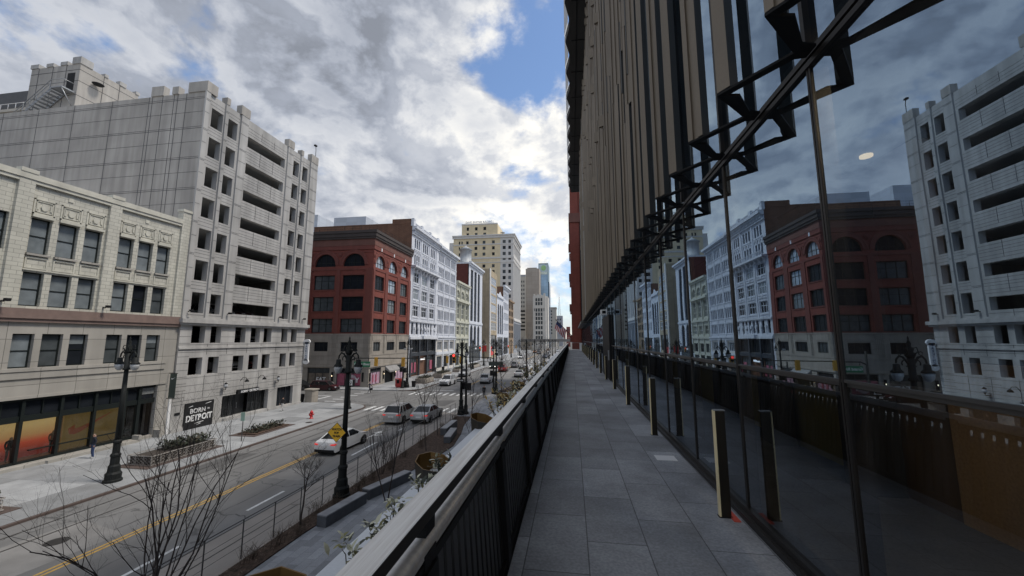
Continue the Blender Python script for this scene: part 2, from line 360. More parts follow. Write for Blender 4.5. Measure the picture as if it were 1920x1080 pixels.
def wall(mb, fr, u0, u1, v0, v1, ops=(), depth=.3, m=0, rm=None):
    """flat wall with openings (u0,u1,v0,v1[,'arch']) and their reveals"""
    rm = m if rm is None else rm
    us = sorted({u0,u1,*[o[0] for o in ops],*[o[1] for o in ops]}); vs = sorted({v0,v1,*[o[2] for o in ops],*[o[3] for o in ops]})
    us = [u for u in us if u0-1e-6 <= u <= u1+1e-6]; vs = [v for v in vs if v0-1e-6 <= v <= v1+1e-6]
    for j in range(len(vs)-1):
        a, b = vs[j], vs[j+1]; vm = (a+b)/2; run = None
        for i in range(len(us)-1):
            um = (us[i]+us[i+1])/2
            inside = any(o[0] < um < o[1] and o[2] < vm < o[3] for o in ops)
            if not inside and run is None: run = us[i]
            if run is not None and (inside or i == len(us)-2):
                e = us[i] if inside else us[i+1]
                mb.quad(fr.p(run,a), fr.p(e,a), fr.p(e,b), fr.p(run,b), m); run = None
    for o in ops:
        a, b, c, d = o[:4]; arch = len(o) > 4
        top = d-(b-a)/2 if arch else d
        mb.quad(fr.p(a,c), fr.p(a,c,depth), fr.p(a,top,depth), fr.p(a,top), rm)
        mb.quad(fr.p(b,c), fr.p(b,top), fr.p(b,top,depth), fr.p(b,c,depth), rm)
        mb.quad(fr.p(a,c), fr.p(b,c), fr.p(b,c,depth), fr.p(a,c,depth), rm)
        if not arch: mb.quad(fr.p(a,d), fr.p(a,d,depth), fr.p(b,d,depth), fr.p(b,d), rm)
        else:
            r = (b-a)/2; cu = (a+b)/2; n = 12
            P = [(cu-r*math.cos(math.pi*k/n), top+r*math.sin(math.pi*k/n)) for k in range(n+1)]
            for k in range(n):
                (p, q), (s_, t) = P[k], P[k+1]
                mb.quad(fr.p(p,q), fr.p(p,q,depth), fr.p(s_,t,depth), fr.p(s_,t), rm)
                mb.quad(fr.p(p,q), fr.p(s_,t), fr.p(s_,d), fr.p(p,d), m)
    return mb

WC = {}; PANE = random.Random(44)
def window(parent, fr, op, depth=.25, nx=1, nz=2, fm=None, gm=None, fw=.08, label=None, vert=None, horiz=None):
    """a window set in an opening: frame bars and one glass pane behind them"""
    fm = fm or frame_dk; gm = gm or win_dark
    if gm is win_dark and PANE.random() < .28: gm = win_mid if PANE.random() < .7 else win_blind      # no two panes look alike
    a, b, c, d = op[:4]; arch = len(op) > 4
    w, h = round(b-a,3), round(d-c,3)
    key = (w,h,nx,nz,fw,arch,fm.name,gm.name,vert,horiz)
    if key not in WC:
        f = MB(); g = MB(); t = .09; r = w/2; top = h-r if arch else h
        if arch:
            n = 12; P = [(r-r*math.cos(math.pi*k/n), top+r*math.sin(math.pi*k/n)) for k in range(n+1)]
            Q = [(r-(r-fw)*math.cos(math.pi*k/n), top+(r-fw)*math.sin(math.pi*k/n)) for k in range(n+1)]
            for k in range(n):
                f.extr([(P[k][0],0,P[k][1]),(P[k+1][0],0,P[k+1][1]),(Q[k+1][0],0,Q[k+1][1]),(Q[k][0],0,Q[k][1])],(0,t,0))
            g.add([(x,.05,z) for x,z in [(0,0),(w,0)]+P[::-1]],[tuple(range(n+3))])
        else:
            g.quad((0,.05,0),(w,.05,0),(w,.05,h),(0,.05,h))
            f.box(0,w,0,t,h-fw,h)
        f.box(0,w,0,t,0,fw); f.box(0,fw,0,t,fw,top-fw*(not arch)); f.box(w-fw,w,0,t,fw,top-fw*(not arch))
        for i in (vert or [k/nx for k in range(1,nx)]):
            x = i*w; hh = top+math.sqrt(max(0,r*r-(x-r)**2)) if arch else h
            f.box(x-fw*.5,x+fw*.5,.003,t-.003,fw,hh-fw)
        for i in (horiz or [k/nz for k in range(1,nz)]):
            f.box(fw,w-fw,.006,t-.006,i*h-fw*.4,i*h+fw*.4)
        WC[key] = (f.mesh('window', [fm]), g.mesh('pane', [gm]))
    fme, gme = WC[key]; mw = fr.mw(a, c, depth)
    o = put('window', fme, parent, mw)
    p = put('pane', gme, o, mw)
    if label: o['label'] = label
    return o
def text(s, size, fr, u, v, d, m, parent=None, name='lettering', align='CENTER', ext=.015, sx=1., bold=0.):
    cu = bpy.data.curves.new(name, 'FONT'); cu.body = s; cu.size = size; cu.align_x = align; cu.extrude = ext; cu.offset = bold
    t = bpy.data.objects.new(name, cu); col.objects.link(t)
    dg = bpy.context.evaluated_depsgraph_get(); me = bpy.data.meshes.new_from_object(t.evaluated_get(dg))
    bpy.data.objects.remove(t); bpy.data.curves.remove(cu)
    for q in me.vertices: q.co = (q.co.x*sx, -q.co.z, q.co.y)
    me.materials.clear(); me.materials.append(m)
    return put(name, me, parent, fr.mw(u, v, d))
# ------------------------------------------------------------------ camera, sky, sun
cam = bpy.data.cameras.new('camera'); co = bpy.data.objects.new('camera', cam); col.objects.link(co); scene.camera = co
cam.sensor_width = 36; cam.lens = 36*730/1920; cam.clip_start = .05; cam.clip_end = 6000
ya, pi_ = 8.649, 7.492
co.location = (0,0,0); co.rotation_euler = (R(90+pi_), 0, R(ya))
scene.view_settings.view_transform = 'Standard'; scene.view_settings.look = 'None'; scene.view_settings.exposure = 0
scene.cycles.max_bounces = 8; scene.cycles.transparent_max_bounces = 12; scene.cycles.use_denoising = True
scene.cycles.sample_clamp_indirect = 4

SUN_EL, SUN_DIR = 58., (.52, .03)
w = bpy.data.worlds.new('World'); scene.world = w; w.use_nodes = True
def make_sky():
    N = w.node_tree.nodes; L = w.node_tree.links; N.clear()
    out = N.new('ShaderNodeOutputWorld')
    sky = N.new('ShaderNodeTexSky'); sky.sky_type = 'NISHITA'; sky.sun_disc = False
    sky.sun_elevation = R(SUN_EL); sky.sun_rotation = math.atan2(SUN_DIR[0], SUN_DIR[1]); sky.air_density = 1.0; sky.dust_density = .6; sky.ozone_density = 3.5
    bg1 = N.new('ShaderNodeBackground'); bg1.inputs[1].default_value = .19; L.new(sky.outputs[0], bg1.inputs[0])
    tc = N.new('ShaderNodeTexCoord'); sx = N.new('ShaderNodeSeparateXYZ'); L.new(tc.outputs['Generated'], sx.inputs[0])
    def math_(op, a, b=None, c=None):
        q = N.new('ShaderNodeMath'); q.operation = op
        for i, v in enumerate((a, b, c)):
            if v is None: continue
            if isinstance(v, (int, float)): q.inputs[i].default_value = v
            else: L.new(v, q.inputs[i])
        return q.outputs[0]
    def mr(s, a, b, c, d, smooth=False):
        q = N.new('ShaderNodeMapRange'); L.new(s, q.inputs[0])
        if smooth: q.interpolation_type = 'SMOOTHSTEP'
        for i, v in enumerate((a, b, c, d)): q.inputs[i+1].default_value = v
        return q.outputs[0]
    z = math_('MAXIMUM', sx.outputs[2], 0.0)
    def noise(off, sc, det, rough, dist=0., zs=1.5):
        mp = N.new('ShaderNodeMapping'); mp.inputs['Scale'].default_value = (1, 1, zs); mp.inputs['Location'].default_value = off; mp.inputs['Rotation'].default_value = (0, 0, R(-13)); L.new(tc.outputs['Generated'], mp.inputs[0])
        n = N.new('ShaderNodeTexNoise'); n.inputs['Scale'].default_value = sc; n.inputs['Detail'].default_value = det; n.inputs['Roughness'].default_value = rough; n.inputs['Distortion'].default_value = dist
        L.new(mp.outputs[0], n.inputs['Vector']); return n.outputs[0]
    ox, oy = SKY_OFF
    big = noise((ox, oy, 0), 1.9, 2, .5)
    d1 = noise((ox+3, oy+1, 0), 4.6, 9, .56, .15)
    d2 = noise((ox+2.985, oy+.985, -.035), 4.6, 9, .56, .15)        # the same field a step towards the light
    puff = noise((ox+9, oy, 2), 11, 7, .58, .1)
    # a thick grey deck towards the upper left, thinner and brighter ahead
    deck = mr(math_('ADD', math_('MULTIPLY', sx.outputs[0], -1.0), math_('MULTIPLY', z, .9)), .35, 1.15, 0, 1, True)
    dens = math_('ADD', math_('ADD', math_('MULTIPLY', big, .45), math_('MULTIPLY', d1, .62)), math_('ADD', math_('MULTIPLY', puff, .14), math_('MULTIPLY', deck, .09)))
    cover = mr(dens, SKY_C0-.03, SKY_C0+.075, 0, 1, True)
    thick = mr(dens, SKY_C0+.05, SKY_C0+.25, 0, 1, True)
    lit = mr(math_('SUBTRACT', d1, d2), -.05, .05, -.15, .17)
    tex = mr(puff, .3, .7, -.06, .06)
    base = mr(thick, 0, 1, .74, .42)
    bri = math_('ADD', math_('ADD', base, lit), tex)
    soft = N.new('ShaderNodeMix'); L.new(math_('MULTIPLY', deck, .6), soft.inputs[0]); L.new(bri, soft.inputs[2]); L.new(math_('MULTIPLY_ADD', math_('SUBTRACT', bri, .5), .45, .50), soft.inputs[3])
    low = mr(z, .02, .26, .22, 0, True)
    ahead = mr(math_('ADD', math_('ABSOLUTE', math_('ADD', sx.outputs[0], .12)), math_('ABSOLUTE', math_('SUBTRACT', z, .36))), .0, .75, .12, -.08, True)      # brightest around the hidden sun, straight up the avenue
    bri = math_('ADD', math_('MAXIMUM', math_('ADD', soft.outputs[0], math_('SUBTRACT', ahead, math_('MULTIPLY', deck, .10))), .28), math_('MULTIPLY', low, .30))
    ramp = N.new('ShaderNodeMix'); ramp.data_type = 'RGBA'
    L.new(mr(bri, .40, .95, 0, 1), ramp.inputs[0]); ramp.inputs[6].default_value = (.86,.935,1.10,1); ramp.inputs[7].default_value = (1.03,1.0,.93,1)
    vm = N.new('ShaderNodeVectorMath'); vm.operation = 'SCALE'; L.new(ramp.outputs[2], vm.inputs[0]); L.new(bri, vm.inputs['Scale'])
    bg2 = N.new('ShaderNodeBackground'); bg2.inputs[1].default_value = SKY_STR; L.new(vm.outputs[0], bg2.inputs[0])
    cov = math_('MAXIMUM', cover, mr(z, .0, .14, .8, 0))
    mx = N.new('ShaderNodeMixShader'); L.new(cov, mx.inputs[0]); L.new(bg1.outputs[0], mx.inputs[1]); L.new(bg2.outputs[0], mx.inputs[2]); L.new(mx.outputs[0], out.inputs[0])
SKY_OFF = (1.7, 4.2); SKY_C0 = .556; SKY_STR = 1.14
make_sky()
sl = bpy.data.lights.new('sun', 'SUN'); sl.energy = 2.9; sl.angle = R(12); sl.color = (1,.935,.84)
so = bpy.data.objects.new('sun', sl); col.objects.link(so)
so.rotation_euler = Vector((SUN_DIR[0]*math.cos(R(SUN_EL))/.521, SUN_DIR[1], math.sin(R(SUN_EL)))).to_track_quat('Z','Y').to_euler()

# ------------------------------------------------------------------ ground, road, pavements
g = MB(); g.quad((-1500,-300,G-.06),(1500,-300,G-.06),(1500,2500,G-.06),(-1500,2500,G-.06)); struct('ground', g, mat('ground_earth', (.12,.115,.11), .9, .2, .05))
g = MB(); g.quad((-27.2,-60,G),(-13.6,-60,G),(-13.6,66,G),(-27.2,66,G)); g.quad((-27.2,66,G),(-11.2,66,G),(-11.2,900,G),(-27.2,900,G))
g.quad((-140,52,G),(-27.2,52,G),(-27.2,66.3,G),(-140,66.3,G)); g.quad((-140,150,G),(-27.2,150,G),(-27.2,160,G),(-140,160,G)); struct('road', g, asphalt_m)
g = MB(); g.quad((-16.2,-60,G+.006),(-13.6,-60,G+.006),(-13.6,48,G+.006),(-16.2,48,G+.006)); struct('gutter_strip', g, gutter_mt)
def slab(poly, z0=G-.05, z1=G+.13): 
    b = MB(); b.prism(poly, z0, z1); return b
def corner(cx, cy, r, a0, a1, n=8): return [(cx+r*math.cos(R(a0+(a1-a0)*k/n)), cy+r*math.sin(R(a0+(a1-a0)*k/n))) for k in range(n+1)]
sw1 = [(-60,-60),(-27.2,-60),(-27.2,47.6)]+corner(-30.8,48.4,3.6,0,90)+[(-60,52)]
struct('sidewalk', slab(sw1), sidewalk_m)
sw2 = [(-60,66.3)]+[(-30.2,66.3)]+corner(-30.2,69.3,3.0,-90,0)+[(-27.2,148)]+corner(-29.2,148,2,0,90)+[(-60,150)]
struct('sidewalk', slab(sw2), sidewalk_m)
struct('sidewalk', slab([(-60,160),(-27.2,160),(-27.2,320),(-60,320)]), sidewalk_m)
k = MB()
for poly in (sw1[1:-1], sw2[1:-1]):
    for (a, b) in zip(poly[:-1], poly[1:]):
        d = Vector((b[0]-a[0], b[1]-a[1], 0)); n = Vector((d.y,-d.x,0)).normalized()*.20; A = Vector((*a,G-.04)); B_ = Vector((*b,G-.04))
        k.extr([A,B_,B_+n,A+n],(0,0,.155))
struct('kerb', k, curb_dk)
g = MB(); g.prism([(-13.4,-60),(14,-60),(14,66),(-13.4,66)], G-.05, G+.10); struct('plaza_paving', g, plaza_mt)
g = MB(); g.prism([(-11.0,66),(14,66),(14,320),(-11.0,320)], G-.05, G+.10); struct('plaza_paving', g, plaza_mt)
g = MB(); g.box(-13.6,-13.402,-60,66,G-.05,G+.13); g.box(-11.2,-11.002,66.2,320,G-.05,G+.13); g.box(-13.6,-11.2,66.002,66.2,G-.05,G+.13); struct('kerb', g, curb_mt)
bed = [(-13.35,-20),(-12.5,-20),(-12.5,10),(-12.4,17.6),(-12.05,21.4),(-11.3,25.2),(-10.4,29),(-10.0,33),(-10.5,37),(-11.3,41),(-11.7,45.2),(-13.35,45.2)]
g = MB()
for i in range(len(bed)): pass
g.prism(bed, G, G+.16); struct('planting_bed', g, mulch_mt)
struct('planting_bed', slab([(-12.6,68),(-6,68),(-6,88),(-9.8,88)], G, G+.2), mulch_mt)
# tram rails and their slab joints
g = MB()
for x in (-25.75,-24.25): g.box(x-.05,x+.05,-60,320,G+.004,G+.010)
for x in (-16.25,-15.05): g.box(x-.03,x+.03,-60,48,G+.008,G+.014)
struct('tram_rails', g, rail_steel)
g = MB()
for dx in (-.16,.10): g.box(-20.45+dx,-20.45+dx+.12,-60,41.5,G+.004,G+.008)
for dx in (-.16,.10): g.box(-20.2+dx,-20.2+dx+.12,72,152,G+.004,G+.008)
g.box(-20.4,-20.1,172,320,G+.004,G+.008)
struct('centre_line', g, yellow_pt)
g = MB()
for y0, y1 in ((4,9.5),(13.5,16),(19.6,22.3),(29.6,33.6),(37.9,39)): g.box(-17.25,-17.08,y0,y1,G+.009,G+.012)
g.box(-25.6,-20.8,68.0,68.3,G+.004,G+.008); g.box(-38.4,-38.1,53,59,G+.004,G+.008); g.box(-44,-38.2,58.7,58.95,G+.004,G+.008)
struct('lane_line', g, white_pt_r)
g = MB()
for i in range(11): x = -26.6+i*1.12; g.box(x,x+.42,47.9,50.9,G+.009,G+.013)
for i in range(11): x = -26.7+i*1.15; g.box(x,x+.42,62.2,65.2,G+.005,G+.009)
for i in range(10): x = -26.6+i*1.5; g.box(x,x+.6,154.5,157.5,G+.005,G+.009)
for i in range(10): x = -26.6+i*1.5; g.box(x,x+.6,168,171,G+.005,G+.009)
for i in range(6): y = 53.8+i*2.0; g.box(-36,-34.3,y,y+.28,G+.005,G+.009)
struct('crosswalk', g, white_pt_r)
g = MB()
x, y = -18.75, 35.2; zz = G+.005
g.extr([(x-.09,y,zz),(x+.09,y,zz),(x+.09,y+1.5,zz),(x-.09,y+1.5,zz)],(0,0,.004)); g.extr([(x-.4,y+1.55,zz),(x+.4,y+1.55,zz),(x,y+2.6,zz)],(0,0,.004)); g.extr([(x+.13,y+.5,zz),(x+.8,y+.9,zz),(x+.8,y+1.1,zz),(x+.13,y+.8,zz)],(0,0,.004))
struct('turn_arrow', g, white_pt_r)
def disc(name, x, y, r, z, label, cat, m, n=18):
    b = MB(); b.lathe([(r,0),(r,.012)],(x,y,z),n); b.lathe([(r*.8,.012),(r*.8,.016)],(x,y,z),n); return tag(b.build(name, m), label, cat)
disc('manhole_cover', -23.0, 15.5, .42, G+.004, 'round iron manhole cover in the road at lower left', 'manhole cover', rail_steel)
disc('manhole_cover', -22.6, 47.2, .45, G+.004, 'round iron manhole cover beside the nearer crosswalk', 'manhole cover', rail_steel)
disc('manhole_cover', -28.1, 39.6, .35, G+.134, 'small round cover in the sidewalk near the red hydrant', 'manhole cover', rail_steel)
disc('manhole_cover', -15.2, 21.0, .4, G+.02, 'pale round cover in the gutter strip by the cable fence', 'manhole cover', gutter_mt)
g = MB()
for P in ([(-24.9,13.2),(-21.3,12.8),(-20.9,16.6),(-24.4,17.4)],[(-23.9,45.8),(-21.4,45.6),(-21.2,48.6),(-23.7,48.9)],[(-19.9,24.2),(-17.5,24.0),(-17.4,26.1),(-19.7,26.2)]): g.prism(P, G+.002, G+.004)
struct('road_patch', g, mat('concrete_patch', (.21,.205,.20), .9, .2, .8, fine=.10))
g = MB()
for P in ([(-26.6,24),(-24.9,24.1),(-24.8,29),(-26.5,28.8)],[(-23.4,33),(-21.2,33.2),(-21.3,36),(-23.3,35.7)],[(-19.8,52),(-17.2,52.4),(-17,57.5),(-19.5,57.1)],[(-25.9,84),(-22.5,84.5),(-22.7,90),(-25.8,89.5)]): g.prism(P, G+.0015, G+.003)
for a, b in (((-23.9,18),(-22.2,44)),((-18.6,8),(-18.3,27)),((-26.4,31),(-20.6,33.5)),((-20,19.5),(-16.4,18.8)),((-24.5,54),(-16,58)),((-21.9,9),(-21.6,26))):
    rn = random.Random(int(a[1]*7)); pts = [(a[0]+(b[0]-a[0])*t/14+rn.gauss(0,.10), a[1]+(b[1]-a[1])*t/14+rn.gauss(0,.10)) for t in range(15)]
    for p, q in zip(pts[:-1], pts[1:]):
        d = Vector((q[0]-p[0],q[1]-p[1],0)).normalized(); n = Vector((-d.y,d.x,0))*rn.uniform(.025,.06); P0, P1 = Vector((*p,G+.0035)), Vector((*q,G+.0035)); g.quad(P0-n,P1-n,P1+n,P0+n)
struct('tar_patch', g, mat('tar_patch', (.085,.084,.084), .8, .2, 1.0, fine=.1))

# ------------------------------------------------------------------ left side: parking garage
def garage():
    r = thing('parking_garage', 'tall pale concrete parking garage with crenellated roof and dark openings', 'parking garage', (-46,42,G))
    f = FX(-37.8); Y0, Y1, Z1 = 32.95, 51.1, 26.1
    rows = [24.72-3.325*i for i in range(7)]
    ops = []
    for zt in rows:
        for a, b in ((33.75,35.15),(35.75,37.05),(46.3,47.45),(48.1,49.25)): ops.append((a,b,zt-2.1,zt))
        ops.append((38.6,44.7,zt-1.95,zt-.65))
    for zt in (1.36,-1.86):
        for a, b in ((34.15,35.6),(36.25,37.5),(39.3,40.75),(41.5,42.9),(43.5,44.75),(46.5,47.6),(48.3,49.4)): ops.append((a,b,zt-1.75,zt))
    ops += [(38.4,45.0,-9+.45,-6.18),(46.5,49.4,-8.62,-6.22)]
    mb = MB(); wall(mb, f, Y0, Y1, G, Z1, ops, .65); mb.build('front_wall', concrete, r)
    mb = MB()
    wall(mb, FY(Y0), -75, -37.8, G, Z1)
    mb.build('side_wall', concrete_s, r)
    mb = MB()
    back = [(a,b,zt-2.2,zt-.3) for zt in rows for a, b in ((35,39),(42,48))]
    wall(mb, Fr((-60,0,0),(0,1,0),(1,0,0)), Y0, Y1, G, Z1, back, .3); wall(mb, FY(Y1), -60, -37.8, G, Z1); mb.build('rear_wall', concrete_s, r)
    mb = MB()
    for zt in rows+[1.36,-1.86]: mb.box(-60,-38.46,Y0+.01,Y1-.01,zt+.22,zt+.55)
    mb.box(-60,-38.46,Y0+.01,Y1-.01,-5.4,-5.1)
    for x in (-45,-53):
        for y in (38,46): mb.box(x-.3,x+.3,y-.3,y+.3,G,Z1-.8)
    mb.box(-60,-59.4,Y0+.01,Y1-.01,25.3,25.5)
    mb.build('deck', inside_dk, r)
    mb = MB(); mb.box(-75,-38.1,Y0+.3,Y1-.3,25.55,25.7); mb.build('roof', inside_dk, r)
    # piers standing proud, parapet crenellations
    for a, b in ((Y0-.12,33.35),(35.25,35.65),(37.35,38.35),(45.0,46.0),(47.6,47.95),(49.65,Y1+.1)):
        mb = MB(); mb.box(-37.8,-37.62,a,b,2.2,Z1); mb.build('pier', concrete, r)
    mer = []
    for a, b, zt in ((Y0-.12,34.05,27.25),(35.25,35.7,26.9),(37.2,38.45,27.2),(44.95,46.05,27.15),(47.55,48.0,26.85),(49.7,Y1+.1,27.3)): mer.append((-38.3,-37.58,a,b,Z1,zt))
    for a, b, zt in ((-44.6,-43.05,27.2),(-41.95,-41.15,26.95),(-39.95,-38.3,27.25)): mer.append((a,b,Y0-.12,Y0+.5,Z1,zt))
    for q in mer: mb = MB(); mb.box(*q); mb.build('merlon', concrete_s, r)
    # panel joints on the two visible faces
    mb = MB()
    for i in range(18):
        z = 25.55-1.675*i
        if z > -8:
            hor = -1.0 < z+100
            mb.box(-75,-37.9,Y0-.012,Y0+.01,z-.016,z+.016)
            if i % 2 == 0: mb.box(-75,-37.9,Y0-.012,Y0+.01,z-.20,z-.155)
    for x in (-40.2,-41.3,-41.75,-43.2,-44.5,-44.9,-49.7,-54.8,-59.8,-64.9,-70): mb.box(x-.025,x+.025,Y0-.014,Y0+.01,G,Z1)
    def ln(z, a, b, t=.014, x=-37.79): mb.box(x-.02,x,a,b,z-t,z+t)
    for zt in rows:
        for a, b in ((33.36,35.2),(35.7,37.3),(46.05,47.55),(48.0,49.6)):
            ln(zt+.32,a,b); ln(zt-2.32,a,b); ln(zt+.70,a,b)
        for dz in (-.30,.02,.42,-2.25,-2.62): ln(zt+dz,38.4,44.95)
        for y in (40.6,42.7): mb.box(-37.81,-37.785,y-.02,y+.02,zt-.28,zt+.7); mb.box(-37.81,-37.785,y-.02,y+.02,zt-2.6,zt-1.97)
        for a, b in ((Y0-.1,33.34),(35.26,35.64),(37.37,38.33),(45.02,45.98),(47.62,47.93),(49.67,Y1+.08)): ln(zt+.42,a,b,.014,-37.605); ln(zt-.95,a,b,.014,-37.605); ln(zt+.55,a,b,.014,-37.605)
    for i in range(13):
        z = 1.6-.66*i-.02
        for a, b in ((Y0,34.1),(37.55,39.25),(44.8,46.4),(49.45,Y1)): ln(z,a,b) if z > -8.9 and not (z < -6 and 38 < b < 46.4 and a > 37.5) else None
    for z in (-.55,-1.3,-3.85,-4.6,-5.3,-6.0): ln(z,Y0,Y1)
    for z0, z1 in ((1.0,-5),(-.5,-1.6),(-3.7,-6)):
        for y in (36,38.4,41.1,43.2,45.7,48): mb.box(-37.81,-37.788,y-.02,y+.02,min(z0,z1) if z0<0 else -.5-.9,-1.35 if z0>0 else max(z0,z1))
    mb.build('panel_joint', joint_dark, r)
    mb = MB(); mb.box(-37.8,-37.35,Y0-.25,Y1+.35,1.62,2.02); mb.box(-37.8,-37.5,Y0-.15,Y1+.2,1.42,1.62); mb.box(-37.8,-37.6,Y0-.1,Y1+.1,2.02,2.2); mb.build('cornice', concrete, r)
    mb = MB(); mb.box(-37.8,-37.68,Y0,Y1,-.98,-.80); mb.box(-37.8,-37.7,Y0,38.3,G,G+.5); mb.box(-37.8,-37.7,45.1,Y1,G,G+.38); mb.build('string_course', concrete, r)
    # ground floor shop front
    window(r, f, (38.4,40.5,-8.55,-6.18), .5, 3, 1, frame_dk, shop_g)
    window(r, f, (42.4,45.0,-8.55,-6.18), .5, 4, 1, frame_dk, shop_g)
    window(r, f, (46.5,49.4,-8.62,-6.22), .35, 3, 1, frame_dk, win_dark)
    mb = MB(); mb.box(-38.9,-38.8,40.5,42.4,-8.55,-6.18); mb.box(-38.72,-38.6,40.9,40.95,-8.5,-6.3); d = mb.build('door', frame_dk, r)
    mb = MB(); mb.box(-38.58,-38.52,41.1,41.14,-7.9,-7.2); mb.build('handle', steel_lt, d)
    mb = MB(); mb.box(-43,-42.9,38.2,45.2,-8.6,-6); mb.box(-43,-38,38.2,45.2,-8.62,-8.56); mb.build('shop_interior', mat('shop_back_wall', (.10,.10,.10), .8, .4, 1.1), r)
    mb = MB(); mb.box(-37.8,-37.6,38.6,44.8,-8.95,-8.56); mb.build('sill', concrete, r)
    mb = MB(); mb.box(-37.79,-37.75,33.25,33.75,-7.28,-7.05); mb.build('plaque', black_mt, r)
    # stair tower behind the parapet
    mb = MB(); mb.box(-67.6,-60,36,42.6,25.7,34.2); tw = mb.build('stair_tower', concrete_s, r)
    for x0, x1, z in ((-67.7,-66.4,34.75),(-65.2,-64.1,34.65),(-63,-61.9,34.65),(-61.2,-59.9,35.1)): mb = MB(); mb.box(x0,x1,35.9,36.6,34.2,z); mb.build('merlon', concrete, tw)
    for y0, y1, z in ((36.6,37.2,35.1),(38.5,38.9,34.6),(40.2,41.0,34.75),(42.2,42.7,34.6)): mb = MB(); mb.box(-60.6,-59.9,y0,y1,34.2,z); mb.build('merlon', concrete, tw)
    mb = MB()
    for z in (28.2,30,31.9,33.4): mb.box(-67.6,-59.99,35.985,42.6,z-.03,z+.03)
    for x in (-66.4,-64.2,-62.1): mb.box(x-.03,x+.03,35.98,36,25.7,34.2)
    for y in (38.5,40.3): mb.box(-60,-59.98,y-.03,y+.03,25.7,34.2)
    mb.build('panel_joint', joint_dark, tw)
    mb = MB(); mb.box(-61.7,-60.6,35.95,35.98,30.4,33.0); mb.build('door', black_mt, tw)
    mb = MB()
    for k in range(12):
        x = -66.8+k*.42; z = 26.6+k*.30; mb.box(x,x+.44,34.7,35.9,z,z+.06)
    mb.extr([(-67,34.7,26.3),(-66.7,34.7,26.3),(-61.6,34.7,30.0),(-61.9,34.7,30.2)],(0,.06,0)); mb.extr([(-67,35.84,26.3),(-66.7,35.84,26.3),(-61.6,35.84,30.0),(-61.9,35.84,30.2)],(0,.06,0))
    mb.box(-62,-60.2,34.7,35.95,30.2,30.35)
    mb.tube([(-67,34.72,27.4),(-62,34.72,31.3),(-60.2,34.72,31.3),(-60.2,35.9,31.3)],.04,4); mb.tube([(-67,34.72,26.9),(-62,34.72,30.8),(-60.2,34.72,30.8)],.03,4)
    for k in range(6): x = -66.5+k*.9; z = 26.6+k*.70; mb.tube([(x,34.72,z),(x,34.72,z+1.0)],.03,4)
    mb.tube([(-60.3,34.75,30.2),(-60.3,35.9,28.4)],.06,4)
    mb.build('stair', steel_lt, tw)
    mb = MB(); mb.lathe([(.5,0),(.6,.1),(.3,.25)],(-59.4,37.6,32.3),12); mb.build('lamp', black_mt, tw)
    # roof lamp on the far corner
    mb = MB(); mb.tube([(-38,51,27.1),(-38,51,28.6),(-37.9,50.8,28.9),(-37.5,50.3,28.95)],.04,5); mb.box(-37.65,-37.35,50.0,50.4,28.75,28.95); mb.build('roof_lamp', black_mt, r)
    return r
garage()
F38 = FX(-37.8)
def wall_lamp(y, z, label):
    o = MB(); o.box(-37.82,-37.6,y-.06,y+.06,z-.05,z+.05); o.tube([(-37.6,y,z),(-37.28,y+.02,z+.05)],.025,5); r = thing('flood_light', label, 'flood light', (-37.8,y,z), 'flood lights on the facades')
    o.build('bracket', black_mt, r); q = MB(); q.box(-37.42,-37.14,y-.12,y+.12,z-.02,z+.18); q.build('lamp_head', black_mt, r)
for y, z, l in ((33.4,2.75,'black flood light above the garage cornice, at its left end'),(37.85,2.75,'black flood light above the garage cornice, left of the lowest wide opening'),
                (45.55,2.75,'black flood light above the garage cornice, right of the lowest wide opening'),(50.1,2.75,'black flood light above the garage cornice, at its right end'),
                (20.55,2.55,'black flood light on the tiled pier over the rose band, nearer the left frame edge'),(26.35,2.55,'black flood light on the middle tiled pier over the rose band')): wall_lamp(y, z, l)
def sign_box(name, label, y0, y1, z0, z1, m, x=-37.76, d=.10):
    r = thing(name, label, 'sign', (-37.8,(y0+y1)/2,z0)); b = MB(); b.box(x-.04,x+d,y0,y1,z0,z1); b.build('panel', m, r); return r
r = sign_box('shop_sign', 'black mural panel with hand-lettered BORN IN DETROIT on the pale stone wall', 34.2,37.3,-9.0+.1,-6.32,sign_blk)
fs = FX(-37.655)
text('BORN', .62, fs, 35.55, -7.35, 0, sign_wht, r, bold=.012); text('IN', .24, fs, 36.72, -7.2, 0, sign_wht, r); text('DETROIT', .80, fs, 35.75, -8.10, 0, sign_wht, r, sx=.86, bold=.03)
for a, c, z, t in ((35.3,36.3,-8.42,.06),(34.5,35.0,-6.75,.05),(36.3,37.0,-6.62,.05),(35.5,36.0,-8.58,.05)): b = MB(); b.extr([(-37.655,a,z),(-37.655,c,z+.10),(-37.655,c-.1,z+.10+t),(-37.655,a+.1,z+t)],(.01,0,0)); b.build('brush_stroke', sign_wht, r)
r = sign_box('shop_sign', 'black fascia sign reading BORN IN DETROIT over the glass shop entrance', 40.15,43.15,-6.17,-5.72,sign_blk,d=.25)
text('BORN', .34, FX(-37.5), 40.95, -6.07, 0, sign_wht, r, bold=.01); text('IN', .16, FX(-37.5), 41.6, -5.97, 0, sign_wht, r); text('DETROIT', .34, FX(-37.5), 42.42, -6.07, 0, sign_wht, r, bold=.01)
for y, l in ((40.6,'black gooseneck lamp above the left half of the shop sign'),(43.2,'black gooseneck lamp above the right half of the shop sign')):
    r = thing('gooseneck_lamp', l, 'wall lamp', (-37.8,y,-4.7), 'gooseneck lamps over the shop'); b = MB(); b.tube([(-37.8,y,-4.75),(-37.5,y,-4.35),(-37.1,y,-4.35),(-36.95,y,-4.6)],.03,5); b.build('arm', black_mt, r)
    b = MB(); b.lathe([(.24,-.28),(.16,-.08),(.05,0)],(-36.95,y,-4.55),10); b.build('lamp_shade', black_mt, r)
